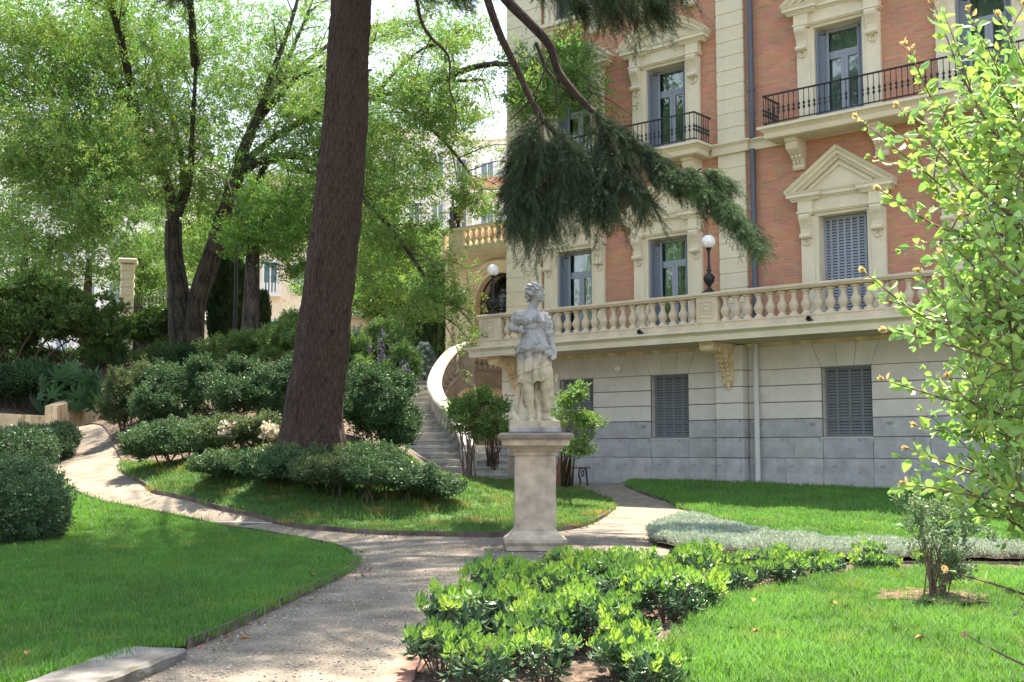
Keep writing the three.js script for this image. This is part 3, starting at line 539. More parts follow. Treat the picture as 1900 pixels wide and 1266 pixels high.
bays.forEach((c, i) => {
  surround(c, 4.2, 6.55, 'triangle'); surround(c, 8.5, 10.67, i === 2 || i === 3 ? 'triangle' : 'arch');
  if (i === 2) slattedShutter(1.07, 2.33, 7, blueMat, shutterBack, 'window', mansion, c, 5.375, -0.22); else glazing(c, 4.2, 6.55);
  glazing(c, 8.5, 10.67); glazing(c, 12.5, 14.05);
  mp('window_sill', metreUV(merge([box(1.9, 0.1, 0.3, c, 12.42, 0.12), box(1.8, 0.08, 0.2, c, 12.33, 0.08), box(0.26, 0.34, 0.16, c - 0.7, 12.12, 0.07), box(0.26, 0.34, 0.16, c + 0.7, 12.12, 0.07), box(0.3, 1.9, 0.14, c - 0.72, 13.42, 0.05), box(0.3, 1.9, 0.14, c + 0.72, 13.42, 0.05)])), creamMat);
});
// --- iron balconies of the upper floor
const spindleGeo = lathe([[0.009, 0], [0.009, 0.17], [0.014, 0.19], [0.033, 0.225], [0.014, 0.258], [0.014, 0.278], [0.033, 0.31], [0.014, 0.345], [0.009, 0.365], [0.009, 0.62]], 8);
function upperBalcony(x0, x1, brackets, label) {
  const o = new THREE.Group(); o.name = 'balcony'; o.userData.label = label; mansion.add(o);
  part('slab', runMould([[x0, 0.12], [x0, 0.66], [x1, 0.66], [x1, 0.12]], [[-0.6, 8.24], [0, 8.24], [0.02, 8.26], [0.02, 8.36], [0.06, 8.40], [0.10, 8.43], [0.14, 8.44], [0.14, 8.50], [0, 8.515], [-0.6, 8.515]].map(([a, b]) => [a < 0 ? -0.02 : a, b])), creamMat, o);
  part('slab', metreUV(box(x1 - x0 - 0.02, 0.25, 0.64, (x0 + x1) / 2, 8.375, 0.33)), creamMat, o);
  const yr = 9.17, yb = 8.57, z = 0.72, xa = x0 + 0.0, xb = x1 - 0.0;
  for (const [y, t] of [[yr, 0.03], [yb, 0.018]]) part('rail', merge([box(xb - xa + 0.04, t, 0.04, (xa + xb) / 2, y, z), box(0.035, t * 0.98, z - 0.02, xa, y, z / 2), box(0.035, t * 0.98, z - 0.02, xb, y, z / 2)]), ironMat, o);
  const n = Math.round((xb - xa) / 0.118); for (let k = 0; k <= n; k++) part('spindle', spindleGeo, ironMat, o).position.set(xa + (xb - xa) * k / n, yb - 0.02, z);
  for (const x of [xa, xb]) for (let k = 1; k < 7; k++) part('spindle', spindleGeo, ironMat, o).position.set(x, yb - 0.02, z - k * 0.103);
  for (const bx of brackets) {
    const b = prism([[0, 7.62], [0.08, 7.62], [0.11, 7.66], [0.09, 7.76], [0.12, 7.82], [0.2, 7.9], [0.34, 7.98], [0.4, 8.02], [0.44, 8.1], [0.42, 8.16], [0.48, 8.18], [0.48, 8.245], [0, 8.245]], 0.26, -0.13, 0.008); b.rotateY(-Math.PI / 2);
    part('bracket', metreUV(b), creamMat, o).position.set(bx, 0, 0);
    const l = []; for (const s of [-1, 0, 1]) for (let k = 0; k < 4; k++) { const g = new THREE.SphereGeometry(0.045, 6, 5); g.scale(0.8, 1, 0.5); g.translate(bx + s * 0.085, 8.1 - k * 0.11, 0.4 - k * 0.09); l.push(g); }
    part('carving', merge(l), creamMat, o);
  }
}
upperBalcony(-2.35, -0.01, [-1.95, -0.38], 'small balcony with black iron spindles over the lamp');
upperBalcony(-5.0, -2.75, [-4.65, -3.15], 'balcony half hidden by the cedar branch');
upperBalcony(1.72, 7.1, [2.2, 4.05, 5.2, 6.9], 'long balcony with black iron spindles');
// --- pipes
mp('downpipe', merge([new THREE.CylinderGeometry(0.065, 0.065, 6.6, 12).translate(1.1, 11.8, 0.1), new THREE.CylinderGeometry(0.065, 0.065, 4.1, 12).translate(1.1, 6.2, 0.1), ...[6.1, 9.6, 12.2].map((y) => new THREE.CylinderGeometry(0.08, 0.08, 0.06, 12).translate(1.1, y, 0.1))]), pipeDark);
mp('downpipe', merge([new THREE.CylinderGeometry(0.062, 0.062, 3.4, 12).translate(1.08, 2.2, 0.1), ...[3.15, 2.75].map((y) => new THREE.CylinderGeometry(0.072, 0.072, 0.07, 12).translate(1.08, y, 0.1))]), pipeLight, mansion, 'pale lower downpipe');
// --- wall globe
{ const o = new THREE.Group(); o.name = 'wall_lamp'; o.position.set(-2.61, 3.53, 0); o.userData.label = 'round white wall lamp'; mansion.add(o); part('globe', new THREE.SphereGeometry(0.1, 18, 12).scale(1, 1, 0.8).translate(0, 0, 0.07), globeMat, o); part('mount', new THREE.CylinderGeometry(0.07, 0.08, 0.04, 14).rotateX(Math.PI / 2), pipeLight, o); }
// two small rain spouts on the cornice of the terrace
for (const x of [-1.05, 3.0]) mp('rain_spout', merge([lathe([[0.01, 0], [0.045, 0.0], [0.055, 0.12], [0.045, 0.12], [0.03, 0.02]], 8).rotateX(1.2).translate(x, 4.17, 1.36)]), std([0.03, 0.028, 0.026], 0.7), terrace);

// ================================================================ globe lamps on the balustrade
function globeLamp(x, label) {
  const p = mansion.localToWorld(V(x, 4.95, 1.18)), o = thing('globe_lamp', label, 'lamp', p.toArray(), FRONT_TURN, 'globe lamps on the terrace balustrade');
  part('base', merge([new THREE.BoxGeometry(0.24, 0.04, 0.24).translate(0, 0.02, 0), lathe([[0.11, 0.04], [0.1, 0.06], [0.05, 0.11], [0.035, 0.14], [0.05, 0.15], [0.05, 0.165], [0.035, 0.175]], 14)]), ironMat, o);
  part('urn', lathe([[0.035, 0.17], [0.06, 0.19], [0.11, 0.26], [0.125, 0.33], [0.12, 0.37], [0.085, 0.4], [0.085, 0.42], [0.05, 0.43], [0.04, 0.47], [0.055, 0.49], [0.055, 0.51], [0.035, 0.53]], 16), ironMat, o);
  part('stem', lathe([[0.035, 0.52], [0.038, 0.56], [0.028, 0.62], [0.026, 0.84], [0.034, 0.88], [0.026, 0.9], [0.05, 0.96], [0.065, 0.98], [0.065, 1.0], [0, 1.0]], 12), ironMat, o);
  part('globe', new THREE.SphereGeometry(0.15, 28, 20).translate(0, 1.13, 0), globeMat, o); return o;
}
mansion.updateMatrixWorld(true);
globeLamp(0.585, 'black globe lamp on the balustrade pier near the long downpipe');
globeLamp(-5.6, 'black globe lamp on the end pier in front of the arched gate');
// ================================================================ arched entrance wing, same axes as the mansion
const wing = thing('arched_wing', 'low cream entrance wing with an arched iron gate and roof balustrade', 'building', [4.563, 0, -26], FRONT_TURN);
{
  const Z = -3.5, xl = -11.6, xr = -6.0, ac = -9.42, ar = 0.9, ys = 6.05, yf = 4.15, top = 7.62;
  const s = new THREE.Shape([[xl, 0.6], [xr, 0.6], [xr, top], [xl, top]].map(([x, y]) => new THREE.Vector2(x, y)));
  const h = new THREE.Path(); h.moveTo(ac - ar, yf); h.lineTo(ac + ar, yf); h.lineTo(ac + ar, ys); h.absarc(ac, ys, ar, 0, Math.PI, false); h.lineTo(ac - ar, yf); s.holes.push(h);
  const g = new THREE.ExtrudeGeometry(s, { depth: 0.5, bevelEnabled: false, curveSegments: 20 }); g.translate(0, 0, Z - 0.5); part('wall', g, peachMat, wing);
  part('wall', metreUV(merge([box(0.45, top - 0.6, 5, xl + 0.225, 0.6 + (top - 0.6) / 2, Z - 3), box(xr - xl, top - 0.6, 0.4, (xl + xr) / 2, 0.6 + (top - 0.6) / 2, Z - 5.6)])), peachMat, wing);
  part('roof', box(xr - xl, 0.25, 6, (xl + xr) / 2, top - 0.14, Z - 2.95), peachMat, wing);
  for (const [a, b] of [[xl, xl + 0.42], [ac - ar - 1.05, ac - ar - 0.42]]) part('pilaster_strip', metreUV(box(b - a, top - yf - 0.5, 0.08, (a + b) / 2, (top + yf - 0.5) / 2, Z + 0.04)), peachMat, wing);
  for (const sd of [-1, 1]) { // jambs and capitals
    part('arch_jamb', metreUV(box(0.34, ys - yf, 0.14, ac + sd * (ar + 0.175), (ys + yf) / 2, Z + 0.07)), peachMat, wing);
    part('capital', metreUV(merge([box(0.42, 0.07, 0.24, ac + sd * (ar + 0.17), ys - 0.03, Z + 0.09), box(0.38, 0.05, 0.2, ac + sd * (ar + 0.17), ys - 0.1, Z + 0.09), box(0.36, 0.03, 0.17, ac + sd * (ar + 0.17), ys - 0.24, Z + 0.085)])), peachMat, wing);
  }
  for (const [r0, r1, d] of [[0.9, 1.0, 0.1], [1.0, 1.14, 0.15], [1.14, 1.25, 0.22]]) {
    const a = new THREE.Shape(); a.absarc(ac, ys, r1, 0, Math.PI, false); a.absarc(ac, ys, r0, Math.PI, 0, true);
    const q = new THREE.ExtrudeGeometry(a, { depth: d, bevelEnabled: false, curveSegments: 24 }); q.translate(0, 0.003, Z); part('archivolt', q, peachMat, wing);
  }
  const run = [[xl - 0.02, Z - 4], [xl - 0.02, Z], [xr, Z]];
  part('frieze_moulding', runMould(run, [[-0.1, 7.13], [0.05, 7.13], [0.07, 7.16], [0.05, 7.2], [-0.1, 7.2]]), peachMat, wing);
  part('cornice', runMould(run, [[-0.1, 7.38], [0.1, 7.38], [0.14, 7.44], [0.3, 7.5], [0.34, 7.56], [0.42, 7.58], [0.46, 7.66], [-0.1, 7.69]]), creamMat, wing);
  const bal = new THREE.Group(); bal.name = 'balustrade'; wing.add(bal);
  const zb = Z + 0.14; part('plinth', metreUV(box(xr - xl + 0.1, 0.16, 0.28, (xl + xr) / 2, 7.76, zb)), creamMat, bal); part('handrail', metreUV(box(xr - xl + 0.16, 0.1, 0.34, (xl + xr) / 2, 8.42, zb)), creamMat, bal);
  for (const [a, b] of [[xl, xl + 0.1], [-11.32, -10.72], [-8.45, -7.95]]) part('pier', bevelBox(b - a, 0.53, 0.27, 0.008), creamMat, bal).position.set((a + b) / 2, 8.105, zb);
  for (const [a, b] of [[-10.72, -8.45], [-7.95, xr]]) { const n = Math.round((b - a) / 0.26); for (let k = 0; k < n; k++) part('baluster', balusterGeo, creamMat, bal).position.set(a + (k + 0.5) * (b - a) / n, 7.84, zb); }
  // wrought-iron gate with a round emblem
  const gate = new THREE.Group(); gate.name = 'iron_gate'; gate.position.set(ac, 0, Z - 0.12); wing.add(gate); gate.userData.label = 'black scrolled iron gate with a round monogram';
  const bars = [], tb = (pts, r = 0.016) => bars.push(new THREE.TubeGeometry(new THREE.CatmullRomCurve3(pts), pts.length * 5, r, 6));
  const arc = []; for (let k = 0; k <= 20; k++) { const a = Math.PI * k / 20; arc.push(V(Math.cos(a) * 0.86, ys + Math.sin(a) * 0.86, 0)); } bars.push(new THREE.TubeGeometry(new THREE.CatmullRomCurve3(arc), 40, 0.03, 6));
  for (const x of [-0.85, -0.43, 0.43, 0.85]) bars.push(box(0.045, ys - yf, 0.045, x, (ys + yf) / 2, 0)); bars.push(box(1.7, 0.07, 0.05, 0, ys - 0.42, 0.004), box(1.7, 0.05, 0.05, 0, yf + 0.2, 0.004));
  const spiral = (cx, cy, r, dir, ph) => { const p = []; for (let k = 0; k <= 26; k++) { const t = k / 26, a = ph + dir * t * 9.5, q = r * (1 - 0.82 * t); p.push(V(cx + Math.cos(a) * q, cy + Math.sin(a) * q, 0)); } tb(p, 0.017); };
  for (const sd of [-1, 1]) { spiral(sd * 0.56, ys + 0.05, 0.2, sd, sd > 0 ? 0 : Math.PI); spiral(sd * 0.3, ys + 0.52, 0.17, -sd, Math.PI / 2); spiral(sd * 0.62, ys - 0.26, 0.13, -sd, -Math.PI / 2); tb([V(sd * 0.05, ys + 0.84, 0), V(sd * 0.2, ys + 0.64, 0), V(sd * 0.1, ys + 0.42, 0), V(sd * 0.34, ys + 0.3, 0), V(sd * 0.5, ys + 0.6, 0)]); tb([V(sd * 0.33, ys - 0.38, 0), V(sd * 0.5, ys - 0.1, 0), V(sd * 0.8, ys + 0.12, 0)]); for (let k = 1; k < 5; k++) bars.push(new THREE.CylinderGeometry(0.011, 0.011, ys - yf - 0.6, 6).translate(sd * (0.08 + k * 0.17), (ys + yf) / 2 - 0.28, 0)); }
  bars.push(new THREE.TorusGeometry(0.27, 0.022, 8, 28).translate(0, ys + 0.02, 0), new THREE.TorusGeometry(0.31, 0.012, 8, 28).translate(0, ys + 0.02, 0));
  part('scrollwork', merge(bars), ironMat, gate);
  const font = await new FontLoader().loadAsync('fonts/droid/droid_serif_bold.typeface.json'), tg = new TextGeometry('LE', { font, size: 0.27, depth: 0.03, curveSegments: 4 }); tg.computeBoundingBox(); tg.translate(-(tg.boundingBox.max.x) / 2, ys - 0.115, -0.015); part('monogram', tg, ironMat, gate);
  part('pane', box(1.78, 2.8, 0.01, 0, 5.5, -0.3), phys([0.7, 0.78, 0.74], 0.08, { transmission: 1, thickness: 0 }), gate);
  part('hall', merge([box(2.6, 3.3, 0.1, 0, 5.7, -2.4), box(0.1, 3.3, 2, -1.25, 5.7, -1.4), box(0.1, 3.3, 2, 1.25, 5.7, -1.4), box(2.6, 0.1, 2, 0, 7.2, -1.4), box(2.6, 0.1, 2, 0, 4.1, -1.4)]), std([0.22, 0.24, 0.21], 0.9), gate);
  wing.updateMatrixWorld(true);
  // urn and lamp on the roof balustrade
  const up = wing.localToWorld(V(-11.02, 8.47, zb)), urn = thing('iron_urn', 'black iron urn on the roof balustrade of the low wing', 'urn', up.toArray(), 0);
  part('foot', lathe([[0.0, 0], [0.17, 0], [0.17, 0.04], [0.1, 0.06], [0.05, 0.1], [0.045, 0.15], [0.06, 0.17]], 18), ironMat, urn);
  part('bowl', lathe([[0.06, 0.16], [0.13, 0.2], [0.2, 0.28], [0.2, 0.36], [0.17, 0.46], [0.19, 0.54], [0.27, 0.6], [0.31, 0.62], [0.31, 0.65], [0.26, 0.65], [0.16, 0.55], [0.12, 0.4], [0, 0.3]], 20), ironMat, urn);
  const lp = at(840, 412, 41), lamp = thing('roof_lamp', 'slim black lamp post beyond the roof balustrade', 'lamp', [lp.x, lp.y - 4, lp.z]);
  part('post', lathe([[0.0, 0], [0.16, 0], [0.12, 3.9], [0.2, 4.0], [0.2, 4.06], [0.1, 4.12], [0.14, 4.3], [0.08, 4.5], [0.05, 4.6], [0.05, 5.1], [0, 5.12]], 10), ironMat, lamp);
  part('globe', new THREE.SphereGeometry(0.17, 16, 12).translate(0, 5.28, 0), globeMat, lamp);
}

// ================================================================ curved garden stairs
const stairStone = new THREE.MeshStandardMaterial({ map: speck([160, 157, 150], 30), bumpMap: fineBump, bumpScale: 0.003, roughness: 0.85 });
const stairRail = new THREE.MeshStandardMaterial({ map: speck([170, 167, 163], 30), bumpMap: fineBump, bumpScale: 0.003, roughness: 0.85 });
function ribbon(pts, profile) { // profile (to the right, up) carried along a line of places, kept upright
  const P = [], N = pts.length, ring = pts.map((p, i) => { const a = pts[Math.max(0, i - 1)], b = pts[Math.min(N - 1, i + 1)], d = V(b.x - a.x, 0, b.z - a.z).normalize(), rt = V(-d.z, 0, d.x); const pr = typeof profile === 'function' ? profile(i) : profile; return pr.map(([o, h]) => V(p.x + rt.x * o, p.y + h, p.z + rt.z * o)); });
  const T = (a, b, c) => P.push(...a.toArray(), ...b.toArray(), ...c.toArray()), M = ring[0].length;
  for (let i = 0; i + 1 < N; i++) for (let j = 0; j < M; j++) { const k = (j + 1) % M; T(ring[i][j], ring[i][k], ring[i + 1][k]); T(ring[i][j], ring[i + 1][k], ring[i + 1][j]); }
  for (const e of [0, N - 1]) { const f = THREE.ShapeUtils.triangulateShape(ring[e].map((q, j) => { const pr = typeof profile === 'function' ? profile(e) : profile; return new THREE.Vector2(...pr[j]); }), []); for (const [a, b, c] of f) e ? T(ring[e][a], ring[e][c], ring[e][b]) : T(ring[e][a], ring[e][b], ring[e][c]); }
  const g = new THREE.BufferGeometry(); g.setAttribute('position', new THREE.Float32BufferAttribute(P, 3)); g.computeVertexNormals(); return metreUV(g);
}
function smoothUp(g, ang = 0.6) { return toCreasedNormals(g, ang); }
{
  const stairs = thing('garden_stairs', 'curved stone garden stairs with a sweeping white balustrade', 'stairs', [-1.3, 0.86, -28.1]);
  const w = (name, g, m, label) => { g = g.clone(); g.translate(1.3, -0.86, 28.1); return part(name, g, m, stairs, label); };
  const rail = new THREE.CatmullRomCurve3([[868, 633, 33.3], [845, 645, 33], [825, 664, 32.4], [812, 685, 31.9], [806, 706, 31.4], [809, 722, 30.9], [820, 742, 30.3], [839, 762, 29.6], [858, 795, 29.1], [870, 826, 28.75]].map((q) => at(...q)));
  const n = 48, line = rail.getSpacedPoints(n);
  w('handrail', smoothUp(ribbon(line, [[-0.18, -0.13], [0.18, -0.13], [0.2, -0.05], [0.17, 0], [-0.17, 0], [-0.2, -0.05]])), stairRail);
  w('plinth_moulding', smoothUp(ribbon(line, [[-0.17, -0.86], [0.17, -0.86], [0.19, -0.82], [0.15, -0.78], [-0.15, -0.78], [-0.19, -0.82]])), stairStone);
  w('stringer', smoothUp(ribbon(line, (i) => [[-0.15, -1.3], [0.15, -1.3], [0.15, -0.86], [-0.15, -0.86]])), stairStone);
  w('band', smoothUp(ribbon(line, [[-0.13, -1.62], [0.1, -1.62], [0.1, -1.3], [-0.13, -1.3]])), peachMat);
  w('brick_infill', smoothUp(ribbon(line, (i) => [[-0.1, 0.3 - line[i].y], [0.03, 0.3 - line[i].y], [0.03, -1.62], [-0.1, -1.62]])), new THREE.MeshStandardMaterial({ map: brickTex, roughness: 0.95, color: new THREE.Color().setRGB(0.62, 0.6, 0.6) }));
  const bal = balusterGeo.clone(); bal.scale(0.95, 1.23, 0.95);
  for (let k = 1; k < 22; k++) { const p = rail.getPointAt(k / 22); const o = part('baluster', bal, stairStone, stairs); o.position.set(p.x + 1.3, p.y - 0.785 - 0.86, p.z + 28.1); }
  const newel = (p, hh) => w('newel', bevelBox(0.42, hh, 0.42, 0.015).clone().translate(p.x, p.y - hh / 2 - 0.13, p.z), stairStone);
  newel(line[0], 1.2); newel(line[n], 1.5);
  // landing edge running back beside the house
  const a = line[0], b = V(a.x + 1.3, a.y - 0.03, a.z - 1.5), edge = [a, b];
  w('handrail', ribbon(edge, [[-0.19, -0.13], [0.19, -0.13], [0.2, -0.05], [0.17, 0], [-0.17, 0], [-0.2, -0.05]]), stairRail);
  w('stringer', ribbon(edge, [[-0.16, -1.3], [0.16, -1.3], [0.16, -0.86], [0.2, -0.82], [0.2, -0.78], [-0.16, -0.78]]), stairStone);
  w('band', ribbon(edge, [[-0.13, -1.6], [0.12, -1.6], [0.12, -1.3], [-0.13, -1.3]]), peachMat); w('brick_infill', ribbon(edge, [[-0.1, -4], [0.03, -4], [0.03, -1.6], [-0.1, -1.6]]), brickMat);
  for (let k = 1; k < 9; k++) { const p = a.clone().lerp(b, k / 9); part('baluster', bal, stairStone, stairs).position.set(p.x + 1.3, p.y - 0.785 - 0.86, p.z + 28.1); }
  // the steps
  const inner = new THREE.CatmullRomCurve3([[-0.1, 28.1], [-0.55, 28.75], [-1.1, 29.35], [-1.62, 30.2], [-2.0, 31.1], [-2.1, 31.9], [-1.9, 32.6], [-1.4, 33.2]].map(([x, d]) => V(x, 0, -d))), outer = new THREE.CatmullRomCurve3([[-2.35, 28.0], [-2.6, 28.7], [-2.85, 29.6], [-3.3, 30.6], [-3.75, 31.6], [-3.9, 32.7], [-3.5, 33.9], [-2.4, 35]].map(([x, d]) => V(x, 0, -d)));
  const K = 17;
  for (let k = 0; k < K; k++) {
    const t0 = Math.max(0, k / K), t1 = Math.min(1, (k + 1) / K + 0.02), y = 0.86 + 0.17 * (k + 1), i0 = inner.getPoint(t0), i1 = inner.getPoint(t1), o0 = outer.getPoint(t0), o1 = outer.getPoint(t1);
    if (k < 5) { i0.x = Math.max(i0.x, -0.12); i1.x = Math.max(i1.x, -0.3); }
    const body = prism([[o0.x, -o0.z], [i0.x, -i0.z], [i1.x, -i1.z], [o1.x, -o1.z]], 0.34, 0); body.rotateX(-Math.PI / 2); body.translate(0, y - 0.4, 0);
    const f = (p, q) => p.clone().add(p.clone().sub(q).setLength(0.035));
    const oo = f(o0, o1), ii = f(i0, i1), tread = prism([[oo.x, -oo.z], [ii.x, -ii.z], [i1.x, -i1.z], [o1.x, -o1.z]], 0.055, 0, 0.004); tread.rotateX(-Math.PI / 2); tread.translate(0, y - 0.06, 0);
    w('step', metreUV(merge([body, tread])), stairStone);
  }
  const land_ = prism([[-1.4, 33.15], [0.2, 34.6], [-1.4, 36.4], [-5.2, 36.4], [-4, 34.2], [-2.4, 34.9]], 0.3, 0); land_.rotateX(-Math.PI / 2); land_.translate(0, 3.48, 0); w('landing', metreUV(land_), stairStone);
  // stone planters on the foot of the stairs
  const pp = at(798, 868, 27.6), pl = thing('stone_planter', 'square stone planter block beside the bottom stairs', 'planter', [pp.x, Math.max(0.8, land(pp.x, pp.z)), pp.z], 0.2);
  part('body', metreUV(prism([[-0.26, 0], [0.26, 0], [0.33, 0.46], [-0.33, 0.46]], 0.56, -0.28, 0.01)), stairStone, pl); part('rim', bevelBox(0.74, 0.12, 0.72, 0.02), stairStone, pl).position.y = 0.52;
  part('soil', box(0.6, 0.02, 0.58, 0, 0.585, 0), soilMat, pl);
}

// ================================================================ pedestal and statue
const pedBase = V(0.268, 0, -13.8); pedBase.y = land(pedBase.x, pedBase.z) - 0.01;
const pedTurn = 0.03;
const pedTexture = pixelTex(512, 512, (x, y, r) => { const a = tnoise(x, y, 4, 2, 4) * 40, q = r(), s = q < 0.2 ? -46 * r() : q > 0.85 ? 36 * r() : (r() - 0.5) * 22; return [172 + a + s, 157 + a * 0.9 + s, 138 + a * 0.7 + s]; }, true, [1.6, 1.6]);
const pedMat = new THREE.MeshStandardMaterial({ map: pedTexture, bumpMap: fineBump, bumpScale: 0.005, roughness: 0.92, vertexColors: true });
function squareTurn(profile, grey) {
  const g = lathe(profile.map(([h, y]) => [h * 0.955 * Math.SQRT2, y]), 4).toNonIndexed(); g.rotateY(Math.PI / 4); g.computeVertexNormals(); metreUV(g);
  return tint(subdivide(g, 0.06), grey);
}
function subdivide(g, maxE) {
  const p = g.attributes.position; let tris = []; for (let i = 0; i < p.count; i += 3) tris.push([0, 1, 2].map((k) => V(p.getX(i + k), p.getY(i + k), p.getZ(i + k))));
  for (let pass = 0; pass < 12; pass++) { const out = []; let more = false; for (const t of tris) { const e = [0, 1, 2].map((k) => t[k].distanceTo(t[(k + 1) % 3])), k = e.indexOf(Math.max(...e)); if (e[k] <= maxE) { out.push(t); continue; } more = true; const m = t[k].clone().lerp(t[(k + 1) % 3], 0.5), c = t[(k + 2) % 3]; out.push([t[k], m, c], [m, t[(k + 1) % 3], c]); } tris = out; if (!more) break; }
  const P = []; for (const t of tris) for (const v of t) P.push(v.x, v.y, v.z); const h = new THREE.BufferGeometry(); h.setAttribute('position', new THREE.Float32BufferAttribute(P, 3)); h.computeVertexNormals(); return metreUV(h);
}
function tint(g, f) { const p = g.attributes.position, c = new Float32Array(p.count * 3); for (let i = 0; i < p.count; i++) { const q = f(p.getX(i), p.getY(i), p.getZ(i)); c[i * 3] = q[0]; c[i * 3 + 1] = q[1]; c[i * 3 + 2] = q[2]; } g.setAttribute('color', new THREE.BufferAttribute(c, 3)); return g; }
{
  const ped = thing('statue_pedestal', 'tall pale stone pedestal with moulded cap on the gravel path', 'pedestal', pedBase.toArray(), pedTurn);
  const lichen = (lo, hi) => (x, y, z) => { const n = fbm(x * 6, y * 5, z * 6 + 4), k = smooth(lo, hi, n); const b = fbm(x * 2.5 + 5, y * 2.5, z * 2.5), l = 0.97 + b * 0.16; return [l * lerp(1, 0.62, k), l * lerp(1, 0.62, k), l * lerp(1, 0.66, k)]; };
  const scar = (x, y, z) => { const q = lichen(0.1, 0.5)(x, y, z), e = Math.hypot((x + 0.09 + 0.02 * noise.noise(y * 9, 1, 2)) / 0.055, (y - 0.78) / 0.17) + 0.5 * noise.noise(x * 14, y * 14, 3), k = z > 0.2 ? smooth(1.15, 0.75, e) : 0; return [lerp(q[0], 1.12, k), lerp(q[1], 1.1, k), lerp(q[2], 1.14, k)]; };
  part('base', squareTurn([[0, 0], [0.36, 0], [0.36, 0.065], [0.375, 0.07], [0.383, 0.095], [0.375, 0.125], [0.345, 0.14], [0.3, 0.175], [0.262, 0.22], [0.262, 0.235], [0, 0.235]], lichen(0.0, 0.35)), pedMat, ped);
  part('shaft', squareTurn([[0, 0.235], [0.25, 0.235], [0.245, 1.09], [0, 1.09]], scar), pedMat, ped);
  part('capital', squareTurn([[0, 1.09], [0.265, 1.09], [0.265, 1.125], [0.285, 1.14], [0.30, 1.16], [0.345, 1.19], [0.36, 1.2], [0.40, 1.205], [0.405, 1.25], [0.42, 1.275], [0, 1.275]], lichen(0.05, 0.4)), pedMat, ped);
  part('cap_slab', squareTurn([[0, 1.275], [0.43, 1.275], [0.452, 1.285], [0.458, 1.32], [0.448, 1.338], [0.42, 1.35], [0, 1.352]], (x, y, z) => { const n = 0.48 + 0.35 * fbm(x * 7, y * 7, z * 7); return [n, n, n * 1.04]; }), pedMat, ped, 'dark weathered cap slab');
}
// --- distance fields and their surface
const SD = {
  cap: (a, b, ra, rb) => { const ba = b.clone().sub(a), l2 = ba.lengthSq(); return (x, y, z) => { const px = x - a.x, py = y - a.y, pz = z - a.z, h = clamp((px * ba.x + py * ba.y + pz * ba.z) / l2); const qx = px - ba.x * h, qy = py - ba.y * h, qz = pz - ba.z * h; return Math.sqrt(qx * qx + qy * qy + qz * qz) - (ra + (rb - ra) * h); }; },
  ell: (c, r, rot = 0, tilt = 0) => { const cr = Math.cos(rot), sr = Math.sin(rot), ct = Math.cos(tilt), st = Math.sin(tilt), mr = Math.min(...r); return (x, y, z) => { let px = x - c.x, py = y - c.y, pz = z - c.z; const ax = px * cr + pz * sr; pz = (-px * sr + pz * cr) / r[2]; px = (ax * ct + py * st) / r[0]; py = (-ax * st + py * ct) / r[1]; const k = Math.sqrt(px * px + py * py + pz * pz); return (k - 1) * mr * (k < 1 ? 1 : 1); }; },
};
const smin = (a, b, k) => { const h = clamp(0.5 + 0.5 * (b - a) / k); return lerp(b, a, h) - k * h * (1 - h); };
